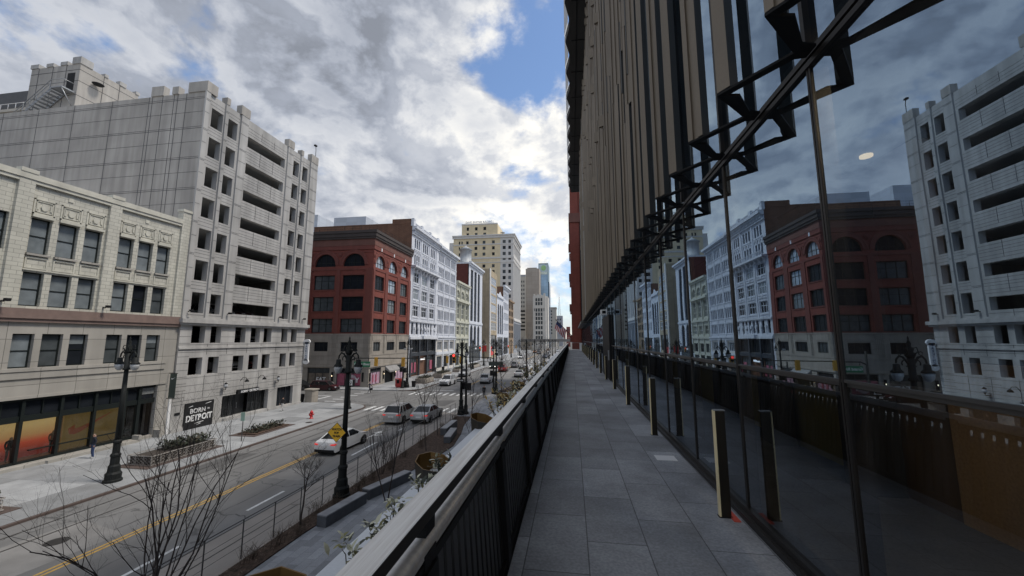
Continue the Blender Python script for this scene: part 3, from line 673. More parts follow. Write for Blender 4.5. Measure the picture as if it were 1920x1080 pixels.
for y, l in ((38.25,'round glass wall lantern left of the shop sign'),(46.0,'round glass wall lantern right of the shop sign')):
    r = thing('wall_lantern', l, 'wall lamp', (-37.8,y,-5.2), 'lanterns on the garage wall'); b = MB(); b.tube([(-37.8,y,-5.5),(-37.35,y,-5.45),(-37.35,y,-5.2)],.04,5); b.lathe([(.10,0),(.13,.06)],(-37.35,y,-5.28),10); b.build('bracket', black_mt, r); b = MB(); b.lathe([(.2,0),(.04,.16)],(-37.35,y,-4.83),10); b.build('cap', black_mt, r)
    b = MB(); b.lathe([(.1,0),(.2,.14),(.17,.32),(.08,.38)],(-37.35,y,-5.21),10); b.build('globe', lamp_globe, r)
r = thing('parking_sign', 'tall white blade sign lettered PARKING on the far corner of the garage', 'sign', (-37.5,51.0,-3.4))
f = FY(50.95); b = MB(); b.box(-37.6,-36.95,50.9,51.1,-3.0,-.4); b.extr([(-37.28+.5*math.cos(t),50.9,-.35+.36*math.sin(t)) for t in [k*math.pi/6 for k in range(12)]],(0,.2,0)); b.extr([(-37.28+.45*math.cos(t),50.9,-3.15+.36*math.sin(t)) for t in [k*math.pi/6 for k in range(12)]],(0,.2,0)); b.build('panel', sign_wht, r)
blue = mat('sign_blue_grey', (.06,.11,.20), .5, .05)
for i, ch in enumerate('PARKING'): text(ch, .40, FY(50.885), -37.28, -.80-.335*i, 0, blue, r)
for z in (-2.7,-.8): b = MB(); b.box(-37.8,-37.6,50.97,51.03,z,z+.1); b.build('bracket', black_mt, r)

# ------------------------------------------------------------------ glazed terracotta shop building
def terracotta_building():
    r = thing('terracotta_building', 'low cream glazed-tile building with paired upper windows and dark shop front', 'building', (-44,20,G))
    f = FX(-38.0); Y0, Y1 = -30.0, 32.9; Z1 = 11.3
    ops3 = []; bays = [(20.9,26.4),(26.4,32.0)]
    def trip(b0): return [(b0+.62,b0+1.75),(b0+2.15,b0+3.35),(b0+3.75,b0+4.9)]
    starts = [15.45-5.5*k for k in range(8)]+[20.87,26.38]
    ops = []; gl = []
    for s in starts:
        for i, (a, b) in enumerate(trip(s)):
            for (z0, z1, kind) in ((6.08,8.68,1),(2.33,4.75,2),(-2.0,.38,3)): ops.append((a,b,z0,z1)); gl.append(((a,b,z0,z1),kind,s,i))
    shop = (-29.0,31.6,-8.62,-4.15)
    mb = MB(); wall(mb, f, Y0, Y1, 2.15, Z1, [o for o in ops if o[2] > 2], .32); mb.build('tiled_wall', terracotta, r)
    mb = MB(); wall(mb, f, Y0, Y1, G, 1.2, [o for o in ops if o[2] < 1]+[shop], .4); mb.build('stone_wall', granite_lt, r)
    mb = MB(); mb.box(-37.98,-37.8,Y0,Y1+.05,1.2,1.45); mb.box(-37.98,-37.7,Y0,Y1+.05,1.45,1.75); mb.box(-37.98,-37.78,Y0,Y1+.05,1.75,2.15); mb.build('rose_band', band_rose, r)
    mb = MB(); mb.box(-60,-38.33,Y0,Y1-.02,-3.9,10.9); mb.box(-60,-40.6,Y0,Y1-.02,G,-3.9); mb.build('core', inside_dk, r)
    # piers, cap, window surrounds, ornaments
    for s in starts: mb = MB(); mb.box(-38,-37.78,s-.42,s+.42,2.15,11.62); mb.build('pier', terracotta, r)
    mb = MB(); mb.box(-38.4,-37.78,32.0,Y1+.06,2.15,12.55); mb.build('pier', terracotta, r)
    mb = MB(); mb.box(-38.3,-37.72,Y0,31.98,Z1,11.72); mb.box(-38.45,-37.70,31.9,Y1+.12,12.55,12.8); mb.box(-38.3,-37.8,Y0,31.98,11.05,Z1)
    for s in starts: mb.box(-38.2,-37.68,s-.46,s+.46,11.72,12.0)
    mb.build('coping', terra_trim, r)
    sil = MB()
    for s in starts[-5:]:
        orn = MB(); pan = MB(); lin = MB()
        for (a, b) in trip(s):
            a -= .05; b += .05
            for q, w_ in ((0,.09),(.16,.05)):
                z0, z1 = 8.95+q, 10.1-q
                orn.box(-38,-37.94,a+q,b-q,z1-w_,z1); orn.box(-38,-37.94,a+q,b-q,z0,z0+w_); orn.box(-38,-37.94,a+q,a+q+w_,z0,z1); orn.box(-38,-37.94,b-q-w_,b-q,z0,z1)
            c = (a+b)/2
            orn.extr([(-38,c+.2*math.cos(k*math.pi/4),9.52+.26*math.sin(k*math.pi/4)) for k in range(8)],(.08,0,0))
            for sg in (-1,1): orn.box(-38,-37.94,c+sg*.36-.05,c+sg*.36+.05,9.3,9.75)
            orn.box(-38,-37.84,a,b,8.72,8.92)
            sil.box(-38,-37.82,a-.02,b+.02,5.93,6.08)
            pan.box(-38,-37.93,a,b,5.72,5.84); pan.box(-38,-37.93,a,b,5.0,5.1); pan.box(-38,-37.93,a,a+.08,5.1,5.72); pan.box(-38,-37.93,b-.08,b,5.1,5.72)
        orn.box(-38,-37.94,s+2.45,s+2.75,10.45,10.75); lin.box(-38,-37.9,s+.5,s+5.0,4.86,4.96)
        orn.build('ornament', terra_trim, r); pan.build('spandrel_panel', terra_trim, r); lin.build('lintel', terra_trim, r)
    sil.box(-38,-37.84,Y0,31.98,-2.25,-2.03); sil.box(-38,-37.90,Y0,31.98,-2.75,-2.27); sil.box(-38,-37.92,Y0,32.3,-4.15,-3.95); sil.build('sill', granite_lt, r)
    rnd = random.Random(3)
    for op, kind, s, i in gl:
        if s < 8: 
            if s < -8: continue
        gm = {1:win_blind,2:win_blind,3:win_dark}[kind]
        if kind == 2 and s > 26 and i > 0: gm = win_dark
        o = window(r, f, op, .26, 1, 2, frame_gn, gm, .085)
        if kind == 3 or (kind == 2 and gm is win_blind):
            if kind == 3 and not (s > 20 and i == 2): continue
            mb = MB(); h = .75 if kind == 3 else .25
            if kind == 3: mb.quad((-38.29,op[0]+.1,op[3]-h),(-38.29,op[1]-.1,op[3]-h),(-38.29,op[1]-.1,op[3]-.1),(-38.29,op[0]+.1,op[3]-.1)); mb.build('blind', win_blind, o)
    # shop front
    mb = MB()
    mb.box(-38.40,-38.2,-29,31.6,-5.75,-5.35); mb.box(-38.40,-38.2,-29,31.6,-4.35,-4.15); mb.box(-38.42,-38.15,-29,30.2,-8.62,-8.45); mb.box(-38.42,-38.12,30.15,30.4,-8.6,-4.3)
    for y in [1.2+2.15*k for k in range(14)]: mb.box(-38.4,-38.1,y-.09,y+.09,-8.5,-4.3)
    for y in [2.3+2.15*k for k in range(13)]: mb.box(-38.4,-38.2,y-.03,y+.03,-5.4,-4.3)
    mb.box(-38.4,-38.2,23.4,30,-7.85,-7.78)
    mb.build('shop_front', frame_gn, r)
    mb = MB(); mb.quad((-38.33,-29,-8.5),(-38.33,30.2,-8.5),(-38.33,30.2,-5.6),(-38.33,-29,-5.6)); mb.build('shop_glass', shop_g, r)
    mb = MB(); mb.quad((-38.34,-29,-5.4),(-38.34,31.5,-5.4),(-38.34,31.5,-4.2),(-38.34,-29,-4.2)); mb.build('transom_glass', win_dark, r)
    mb = MB(); mb.box(-38.36,-38.3,30.4,31.55,-4.95,-4.4); mb.build('vent_panel', mat('vent_grey', (.17,.18,.18), .7, .1), r)
    mb = MB(); mb.box(-39.4,-39.3,30.3,31.6,G,-5.7); d = mb.build('door', black_mt, r)
    mb = MB(); mb.box(-39.28,-39.22,30.6,30.66,-8.3,-7.4); mb.build('handle', steel_dk, d)
    m = mat('display_glow_backdrop', (.36,.25,.10), .7, .3, .8)
    # display wall: gold above fading into red; its lighting is painted in as glow
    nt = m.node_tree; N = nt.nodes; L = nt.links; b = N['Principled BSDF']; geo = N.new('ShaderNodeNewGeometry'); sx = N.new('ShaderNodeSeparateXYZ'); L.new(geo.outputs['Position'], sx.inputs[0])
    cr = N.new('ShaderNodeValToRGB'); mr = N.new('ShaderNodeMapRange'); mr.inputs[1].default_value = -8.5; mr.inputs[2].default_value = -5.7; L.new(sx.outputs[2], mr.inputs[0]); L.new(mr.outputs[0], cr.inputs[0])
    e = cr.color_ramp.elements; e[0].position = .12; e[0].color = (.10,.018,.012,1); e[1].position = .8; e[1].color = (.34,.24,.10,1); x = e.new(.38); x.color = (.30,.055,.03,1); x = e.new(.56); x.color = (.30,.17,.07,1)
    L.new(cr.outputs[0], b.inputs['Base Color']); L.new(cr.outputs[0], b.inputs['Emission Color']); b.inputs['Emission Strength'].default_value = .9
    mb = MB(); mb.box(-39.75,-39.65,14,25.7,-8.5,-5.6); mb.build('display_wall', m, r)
    m2 = mat('display_gold_glow', (.27,.18,.055), .6, .35, .9, emit=.22); mb = MB(); mb.box(-39.2,-39.1,25.72,29.4,-8.5,-5.6); dw = mb.build('display_panel', m2, r)  # panel made to glow in place of the display lighting
    # curved tick emblem on the gold panel
    P = [(26.05,-6.95),(26.15,-7.35),(26.45,-7.45),(26.9,-7.30),(28.9,-6.15),(26.9,-6.95),(26.55,-7.02),(26.42,-6.95),(26.45,-6.72)]
    mb = MB(); mb.extr([(-39.09,y,z) for y, z in P],(.05,0,0)); mb.build('emblem', mat('emblem_orange_glow', (.30,.075,.02), .4, .1, emit=.2), dw)  # emblem glows faintly too, standing in for light on it
    mb = MB(); mb.box(-39.8,-38.3,-29,30.2,-8.55,-8.5); mb.box(-40,-39.8,-29,14,-8.5,-5.6); mb.build('display_floor', inside_dk, r)
    mb = MB(); mb.box(-38,-37.35,24.0,30.1,G,-8.66); mb.box(-38,-37.6,Y0,24.0,G,-8.66); mb.box(-38,-37.3,31.62,31.9,G,-8.2); mb.box(-38,-37.3,29.9,30.15,-8.66,-8.3); mb.build('plinth', granite_lt, r)
    mb = MB(); mb.box(-38,-37.88,32.72,32.98,G,-5.5); mb.build('drain_strip', sign_wht, r)
terracotta_building()
for y in (22.6,23.3,24.6,25.0): pass
for k, y in enumerate((21.6,22.9,23.9,25.0)):
    r = thing('display_spotlight', ['small warm spotlight over the shop display, at the frame edge','small warm spotlight over the shop display, second from the left','small warm spotlight over the shop display, third from the left','small warm spotlight over the shop display, beside the gold panel'][k], 'spotlight', (-39.0,y,-5.75))
    b = MB(); b.lathe([(.07,0),(.1,.12)],(-39.1,y,-5.85),8); b.build('can', black_mt, r); b = MB(); b.lathe([(.06,0),(.06,.02)],(-39.1,y,-5.875),8); b.build('lens', warm_light, r)
r = thing('shop_banner', 'narrow dark green hanging banner with white tick mark at the pier corner', 'banner', (-37.6,32.45,-5.6))
b = MB(); b.box(-37.75,-37.05,32.43,32.47,-5.5,-3.25); b.build('cloth', mat('banner_green', (.055,.075,.062), .7, .1), r)
b = MB(); b.tube([(-37.95,32.45,-3.2),(-36.95,32.45,-3.2)],.035,5); b.tube([(-37.95,32.45,-5.55),(-36.95,32.45,-5.55)],.035,5); b.build('rod', black_mt, r)
b = MB(); b.extr([(x,32.42,z) for x, z in ((-37.6,-3.72),(-37.5,-3.8),(-37.15,-3.58),(-37.45,-3.70),(-37.55,-3.66))],(0,.005,0)); b.build('emblem', sign_wht, r)

# far left neighbours behind the garage roof
r = thing('apartment_building', 'tan building with railed roof terrace peeking over the garage at the far left', 'building', (-125,58,G))
b = MB(); b.box(-150,-106,60,75,G,47.5); b.build('wall', far_tan, r); b = MB(); b.box(-150,-105.6,59.6,75,47.5,48.1); b.build('cornice', far_tan, r)
b = MB(); b.box(-150,-111,60.5,70,48.1,52.6); b.build('roof_house', mat('dark_roof_house', (.09,.09,.095), .7, .1), r); b = MB()
for x in range(-125,-106,2): b.tube([(x,59.8,48.1),(x,59.8,49.4)],.06,4)
b.tube([(-126,59.8,49.4),(-106,59.8,49.4)],.06,4); b.build('railing', sign_wht, r)
r = thing('office_block', 'plain pale blue-grey block seen between the garage and the red brick building', 'building', (-75,100,G))
b = MB(); b.box(-95,-68.8,95,108,G,34.2); b.build('wall', pale_blue, r)
for k in range(3): window(r, FX(-68.79), (98,102,20+4*k,22.4+4*k), -.01, 3, 2, frame_dk, win_mid)
# ------------------------------------------------------------------ red brick corner building with arches
def red_building():
    r = thing('red_brick_building', 'dark red brick corner building with arched top windows over a stone base', 'building', (-46,78,G))
    X, Y0, Y1, XW = -37.8, 69.6, 87.3, -56.0
    f = FX(X); s = FY(Y0)
    fb = [(70.45,74.15),(76.1,79.7),(81.9,85.5)]; sb = [(-50.3,-45.85),(-44.2,-39.65)]
    rows = [(9.65,12.45),(5.4,8.2),(1.25,3.95)]
    opf = [(a,b,14.05,16.6,'arch') for a, b in fb]+[(a,b,z0,z1) for a, b in fb for z0, z1 in rows]
    ops = [(a,b,14.2,16.75,'arch') for a, b in sb]+[(a,b,z0,z1) for a, b in sb for z0, z1 in rows]
    mb = MB(); wall(mb, f, Y0, Y1, 1.05, 19.9, opf, .4); wall(mb, s, XW, X, 1.05, 19.9, ops, .4); mb.build('brick_wall', red_brick, r)
    lf = [(70.85,73.6,-2.3,-.55),(76.45,80.0,-2.3,-.55),(82.2,85.9,-2.3,-.55)]; ls = [(-49.4,-46.5,-2.3,-.55),(-43.85,-40.4,-2.3,-.55)]
    shf = [(70.15,74.5,G+.3,-5.55),(76.2,80.2,G+.1,-5.6),(81.0,85.6,G+.3,-5.6)]; shs = [(-50.45,-45.8,G+.25,-5.45),(-44.4,-39.4,G+.25,-5.45)]
    mb = MB(); wall(mb, f, Y0, Y1, G, 1.05, lf+shf, .3); wall(mb, s, XW, X, G, 1.05, ls+shs, .3); mb.build('stone_wall', stone_base, r)
    mb = MB(); mb.box(XW,X-.41,Y0+.41,Y1,G,20.8); mb.build('core', black_mt, r)
    # belt courses, piers, cornice
    mb = MB(); 
    for z0, z1, d in ((13.45,13.8,.10),(16.9,17.05,.06)): mb.box(X,X+d,Y0-d,Y1,z0,z1); mb.box(XW,X,Y0-d,Y0,z0,z1)
    for a, b in ((Y0-.1,70.2),(74.55,75.7),(80.1,81.5),(85.9,Y1)): mb.box(X,X+.13,max(a,Y0),b,1.06,13.45)
    for a, b in ((-53,-50.75),(-45.4,-44.65),(-39.2,X)): mb.box(a,b,Y0-.13,Y0,1.06,13.45)
    for z0, z1 in rows:
        for a, b in fb: mb.box(X,X+.09,a-.05,b+.05,z0-.22,z0-.02); mb.box(X,X+.05,a-.05,b+.05,z1+.03,z1+.2)
        for a, b in sb: mb.box(a-.05,b+.05,Y0-.09,Y0,z0-.22,z0-.02); mb.box(a-.05,b+.05,Y0-.05,Y0,z1+.03,z1+.2)
    mb.build('pier', red_brick2, r)
    mb = MB()
    def ring(fr, c, zc, r0, r1, d):
        n = 14; P = [(math.cos(math.pi*k/n), math.sin(math.pi*k/n)) for k in range(n+1)]
        for k in range(n): mb.extr([fr.p(c+P[k][0]*r0,zc+P[k][1]*r0),fr.p(c+P[k+1][0]*r0,zc+P[k+1][1]*r0),fr.p(c+P[k+1][0]*r1,zc+P[k+1][1]*r1),fr.p(c+P[k][0]*r1,zc+P[k][1]*r1)], -fr.N*d)
    for fr_, z, bs in ((f,16.6,fb),(s,16.75,sb)):
        for a, b in bs: mb = MB(); ring(fr_,(a+b)/2,z-(b-a)/2,(b-a)/2+.02,(b-a)/2+.5,.12); ring(fr_,(a+b)/2,z-(b-a)/2,(b-a)/2+.5,(b-a)/2+.75,.16); mb.build('arch_surround', red_brick2, r)
    mb = MB()
    def boss(fr, c, z):
        for rr, d in ((.5,.10),(.28,.18)): mb.extr([fr.p(c+rr*math.cos(k*math.pi/5),z+rr*math.sin(k*math.pi/5)) for k in range(10)], -fr.N*d)
    for c in (75.1,80.8): boss(f,c,16.2)
    for c in (-51.3,-45.0): boss(s,c,16.6)
    boss(f,69.95,16.4)
    mb.build('boss', red_brick2, r)
    mb = MB(); mb.box(X,X+.16,Y0-.16,Y1,17.5,18.3); mb.box(XW,X,Y0-.16,Y0,17.5,18.3); mb.build('vent_band', red_brick2, r)
    mb = MB(); mb.box(X,X+.2,Y0-.2,Y1,18.3,19.6); mb.box(XW,X,Y0-.2,Y0,18.3,19.6); mb.build('sandstone_band', red_brown, r)
    mb = MB(); mb.box(XW,X+.45,Y0-.45,Y1,19.6,20.0); mb.box(XW,X+.6,Y0-.6,Y1,20.0,20.7); mb.box(XW,X+.75,Y0-.75,Y1,20.7,21.25); mb.build('cornice', cornice_dk, r)
    mb = MB()
    for y in [70+1.6*k for k in range(11)]: mb.tube([(X+.3,y,21.25),(X+.3,y,22.2)],.025,4)
    for x in [-55+1.8*k for k in range(10)]: mb.tube([(x,Y0-.3,21.25),(x,Y0-.3,22.2)],.025,4)
    for z in (21.7,22.2): mb.tube([(XW,Y0-.3,z),(X+.3,Y0-.3,z),(X+.3,Y1,z)],.025,4)
    mb.build('roof_railing', black_mt, r)
    mb = MB()
    for y in (72.3,77.9,83.7): mb.box(X+.1,X+.22,y-.18,y+.18,17.55,18.2)
    mb.build('wall_light_slot', sign_wht, r)
    # windows
    rnd = random.Random(5)
    for op in opf:
        big = len(op) > 4
        gm = win_sky if (big or (op[2] > 9 and op[0] > 76)) else win_dark
        if not big and rnd.random() < .3: gm = win_mid
        window(r, f, op, .28, 3, 2, frame_gn, gm, .11, horiz=(.62,) if not big else (.38,))
    for op in ops: window(r, s, op, .28, 3 if len(op) < 5 else 4, 2, frame_gn, win_mid if rnd.random() < .5 else win_dark, .11, horiz=(.6,) if len(op) < 5 else (.30,))
    for op in lf: window(r, f, op, .22, 3, 1, frame_gn, win_dark, .09)
    for op in ls: window(r, s, op, .22, 3, 1, frame_gn, win_dark, .09)
    # base courses and shop fronts
    mb = MB(); 
    for z0, z1, d in ((-5.3,-4.95,.16),(-3.1,-2.85,.06),(.85,1.05,.10)): mb.box(X,X+d,Y0-d,Y1,z0,z1); mb.box(XW,X,Y0-d,Y0,z0,z1)
    for a, b in fb:
        mb.box(X,X+.05,a,b,-.3,.75)
    for a, b in sb: mb.box(a,b,Y0-.05,Y0,-.3,.75)
    for c in (-52.2,-45.1,-38.6):
        for k in range(5): mb.box(c-.6+.26*k,c-.48+.26*k,Y0-.06,Y0,-2.9,.8)
    for c in (70.0,75.1,80.9):
        for k in range(3): mb.box(X,X+.06,c-.3+.26*k,c-.18+.26*k,-2.9,.8)
    mb.build('string_course', stone_base, r)
    posters = [pink_post, pink_post, pink_post]
    for op in (shf[0], shf[2]):
        window(r, f, (op[0],op[1],op[2],-6.25), .22, 3, 1, frame_dk, pink_post, .1)
        window(r, f, (op[0],op[1],-6.25,op[3]), .22, 3, 1, frame_dk, win_dark, .1)
    window(r, f, shf[1], .5, 3, 1, frame_dk, win_blind, .12)
    mb = MB(); mb.extr([(X+.02,76.0,-5.35),(X+1.1,76.0,-6.35),(X+1.1,76.0,-6.65),(X+.02,76.0,-6.1)],(0,5.1,0)); mb.build('awning', mat('grey_awning', (.24,.235,.23), .8, .12), r)
    for i, op in enumerate(shs):
        window(r, s, (op[0],op[1],op[2],-6.35), .22, 3, 1, frame_dk, [mat('cafe_poster', (.16,.13,.10), .5, .5, 1.6), pink_deep][i], .1)
        window(r, s, (op[0],op[1],-6.35,op[3]), .22, 3, 1, frame_dk, win_dark, .1)
    mb = MB(); c = (-41.2,-7.6); mb.extr([(c[0]+.95*math.cos(k*math.pi/10),Y0+.17,c[1]+.95*math.sin(k*math.pi/10)) for k in range(20)],(0,.02,0)); mb.build('poster_disc', mat('poster_mauve',(.40,.33,.36),.5,.2), r)
    text('EAT', 1.15, s, -47.6, -8.0, .15, sign_wht, r, bold=.02); text('D', 1.0, s, -41.0, -8.0, .12, pink_deep, r, bold=.02); text('Y', 1.3, s, -40.15, -8.1, .15, sign_wht, r, bold=.02)
    for i, y in enumerate((71.7,72.9)):
        mb = MB(); mb.box(X-.2,X-.17,y-.25,y+.25,-8.2,-6.8); mb.build('poster', pink_deep, r)
    mb = MB()
    for (x, y) in ((-37.66,69.95),(-37.66,75.3),(-37.66,80.6)): mb.box(x-.1,x+.1,y-.12,y+.12,-7.9,-6.3)
    for x in (-52,-45.1,-38.9): mb.box(x-.14,x+.14,69.35,69.55,-7.9,-6.2)
    mb.build('sconce', black_mt, r)
    mb = MB()
    for (x, y) in ((-37.55,75.3),(-37.55,80.6)): mb.box(x-.03,x+.03,y-.05,y+.05,-7.0,-6.8)
    for x in (-52,-45.1): mb.box(x-.05,x+.05,69.3,69.345,-7.0,-6.8)
    mb.build('sconce_light', warm_light, r)
red_building()

# ------------------------------------------------------------------ white loft buildings and the rest of the row
def white_ornate():
    r = thing('white_loft_building', 'ornate white loft building with balustraded cornice and bare brown brick side wall', 'building', (-46,97,G))
    X, Y0, Y1 = -37.8, 87.3, 106.3; f = FX(X)
    mb = MB(); wall(mb, FY(Y0), -64, X, G, 27.9); mb.box(-64,X-.4,Y0+.3,Y1-.02,G,27.6); mb.box(-43.0,-38.2,Y0-.05,Y0+.3,27.9,29.2); mb.box(-64,-43.0,Y0-.05,Y0+.3,27.9,28.2); mb.build('side_wall', brown_brk, r)
    mb = MB(); mb.box(-60.5,-51.6,90,99,27.6,31.3); mb.build('rooftop_unit', pale_blue, r)
    gr = [(88.9,92.7),(94.3,98.35),(100.0,103.9)]
    ops = []
    for a, b in gr:
        w_ = (b-a)/3
        for k in range(3):
            for z0, z1 in ((22.35,24.7),(18.25,20.7)): ops.append((a+k*w_+.22,a+(k+1)*w_-.22,z0,z1))
    tri = [(a,b,z1-2.65,z1) for a, b in gr for z1 in (16.4,12.3,8.15)]
    low = [(88.6,89.9,1.2,4.0),(91.4,92.7,1.2,4.0)]+[(94.1+1.8*k,95.2+1.8*k,1.2,4.0) for k in range(5)]+[(104.2,105.3,1.2,4.0)]
    dark = [(88.2,105.2,-3.2,-.05),(88.2,105.2,G+.1,-4.1)]
    mb = MB(); wall(mb, f, Y0, Y1, G, 26.4, ops+tri+low+dark, .35); mb.build('front_wall', white_pt, r)
    for o in ops: window(r, f, o, .25, 1, 2, frame_dk, win_dark, .06)
    for o in tri: window(r, f, o, .22, 3, 2, white_tr, win_dark, .17, horiz=(.62,))
    for o in low: window(r, f, o, .28, 1, 2, frame_dk, win_dark, .08)
    mb = MB()
    mb.box(X,X+.35,Y0,Y1,25.35,25.7); mb.box(X,X+.7,Y0,Y1,26.4,26.75); mb.box(X,X+1.15,Y0,Y1,26.75,27.4)
    for k in range(26): y = Y0+.5+.7*k; mb.box(X,X+.62,y,y+.28,25.75,26.4)
    mb.box(X-.1,X+.25,Y0,Y1,27.4,27.75); mb.box(X-.05,X+.2,Y0,Y1,28.3,28.55)
    for y in (Y0+.5,93.3,99.3,105.6): mb.box(X-.3,X+.35,y-.55,y+.55,27.4,28.95)
    for k in range(30): y = Y0+1+.6*k; mb.box(X+.02,X+.14,y,y+.2,27.75,28.3)
    mb.box(X-.3,X+.4,Y0-.02,Y0+1.0,28.95,29.3)
    mb.build('cornice', white_tr, r)
    mb = MB()
    mb.box(X,X+1.2,Y0+.1,Y1-.2,17.3,17.75); 
    for k in range(9): y = Y0+.7+2.1*k; mb.extr([(X,y,17.3),(X+.9,y,17.3),(X+.3,y,16.6),(X,y,16.4)],(0,.4,0))
    mb.box(X+1.1,X+1.18,Y0+.1,Y1-.2,18.55,18.66)
    for k in range(60): y = Y0+.2+.31*k; mb.box(X+1.11,X+1.16,y,y+.06,17.75,18.55)
    mb.build('balcony', white_tr, r)
    mb = MB()
    for a, b in gr:
        w_ = (b-a)/3
        for k in range(3):
            c = a+(k+.5)*w_; n = 8
            for i in range(n):
                t0, t1 = math.pi*i/n, math.pi*(i+1)/n
                mb.extr([f.p(c+q*math.cos(t),20.95+q*1.3*math.sin(t)) for q, t in ((.5,t0),(.5,t1),(.68,t1),(.68,t0))], (.14,0,0))
        for z in (12.9,8.75,4.6,21.9): mb.box(X,X+.16,a-.1,b+.1,z,z+.22)
        for z in (13.45,9.3,5.15): mb.box(X,X+.14,a-.1,b+.1,z,z+.18)
        mb.box(X,X+.18,b+.45,b+1.0,4.6,25.3); mb.box(X,X+.12,a-.35,a-.1,4.6,17)
        for z in (13.1,9.0): mb.extr([f.p((a+b)/2+dy,z+dz) for dy, dz in ((-.35,0),(.35,0),(.25,.6),(-.25,.6))],(.22,0,0))
    for k in range(7): y = 90.5+2.3*k; mb.extr([f.p(y+q*math.cos(t),2.6+1.2*q*math.sin(t)) for q, t in [(.38,i*math.pi/4) for i in range(8)]],(.28,0,0)); mb.box(X,X+.22,y-.22,y+.22,1.1,1.9)
    mb.box(X,X+.35,Y0,Y1,4.2,4.55); mb.box(X,X+.5,Y0,Y1,.0,.55); mb.box(X,X+.25,Y0,Y1,.55,1.0); mb.box(X,X+1.0,94.5,100.8,.1,.9)
    mb.build('ornament', white_tr, r)
    # dark metal shop storeys
    window(r, f, (88.2,105.2,-3.2,-.05), .3, 10, 1, steel_dk, win_dark, .2)
    mb = MB(); mb.box(X-.05,X+.25,88.0,105.4,-4.1,-3.2)
    for y in (88.4,93.6,99,105): mb.box(X-.05,X+.3,y-.3,y+.3,G,-.05)
    mb.build('iron_front', mat('blue_black_iron', (.022,.026,.034), .5, .2, 2), r)
    for (a, b, gm) in ((88.9,93.2,win_mid),(99.5,104.5,win_mid)): window(r, f, (a,b,G+.5,-4.3), .3, 4, 1, steel_dk, gm, .12)
    mb = MB(); mb.box(X-1.2,X-1.1,94.1,98.6,G,-4.1); d = mb.build('door', black_mt, r)
    mb = MB(); mb.box(X-.04,X+.12,95.0,97.8,-5.2,-4.75); mb.build('lit_sign', mat('lit_white_sign', (.8,.8,.8), .4, 0, emit=.8), r)
    for a in (89.6,91.6): mb = MB(); mb.box(X-.25,X-.22,a,a+1.1,-8.0,-5.6); mb.build('poster', pink_deep, r)
    mb = MB(); mb.box(X-.25,X-.22,102.2,104.0,-8.0,-5.6); mb.build('poster', pink_deep, r)
white_ornate()
def white_plain():
    r = thing('white_loft_building', 'plainer white loft building with rows of triple windows and a bracketed cornice', 'building', (-46,115,G))
    X, Y0, Y1 = -37.8, 106.3, 124.4; f = FX(X); gr = [(106.9,111.65),(112.6,117.3),(118.25,123.1)]
    ops = []
    for a, b in gr:
        w_ = (b-a)/4
        for zt in (25.0,20.7,16.55,12.35,8.15,4.05):
            for k in range(4): ops.append((a+k*w_+.20,a+(k+1)*w_-.20,zt-2.5,zt))
    low = [(a+.2,b-.3,-3.15,-.75) for a, b in gr]+[(a+.1,b-.3,G+.8,-4.85) for a, b in gr]
    mb = MB(); wall(mb, f, Y0, Y1, -.3, 26.0, ops, .35); mb.build('front_wall', white_pt, r)
    mb = MB(); wall(mb, f, Y0, Y1, G, -.3, low, .35); mb.build('stone_wall', pale_stone, r)
    mb = MB(); mb.box(-58,X-.4,Y0+.02,Y1,G,26.6); wall(mb, Fr((0,Y1,0),(1,0,0),(0,-1,0)), -58, X, G, 26.6); mb.build('core', white_pt, r)
    for o in ops: window(r, f, o, .25, 1, 2, frame_dk, win_dark, .06)
    for o in low[:3]: window(r, f, o, .25, 4, 1, white_tr, win_mid, .16)
    for o in low[3:]: window(r, f, o, .3, 3, 1, frame_dk, win_dark, .16)
    mb = MB(); mb.box(X,X+.5,Y0,Y1,25.7,26.1); mb.box(X,X+1.1,Y0,Y1+.8,26.5,27.2); mb.box(X-.4,X+.3,Y0,Y1,26.1,26.5)
    for k in range(24): y = Y0+.3+.75*k; mb.box(X,X+.9,y,y+.25,26.15,26.5)
    mb.build('cornice', white_tr, r)
    mb = MB()
    for zt in (25.0,20.7,16.55,12.35,8.15,4.05): mb.box(X,X+.14,Y0+.1,Y1,zt-2.78,zt-2.55); mb.box(X,X+.10,Y0+.1,Y1,zt+.2,zt+.4)
    for a, b in gr: mb.box(X,X+.12,b+.15,b+.75,-.2,25.4)
    mb.box(X,X+.5,Y0,Y1,.35,.75); mb.box(X,X+.25,Y0,Y1,-.25,.35); mb.box(X,X+.2,Y0,Y1,-4.4,-3.6)
    for a, b in gr: mb.box(X,X+.25,b-.1,b+.65,G,-.3)
    mb.build('string_course', white_tr, r)
white_plain()
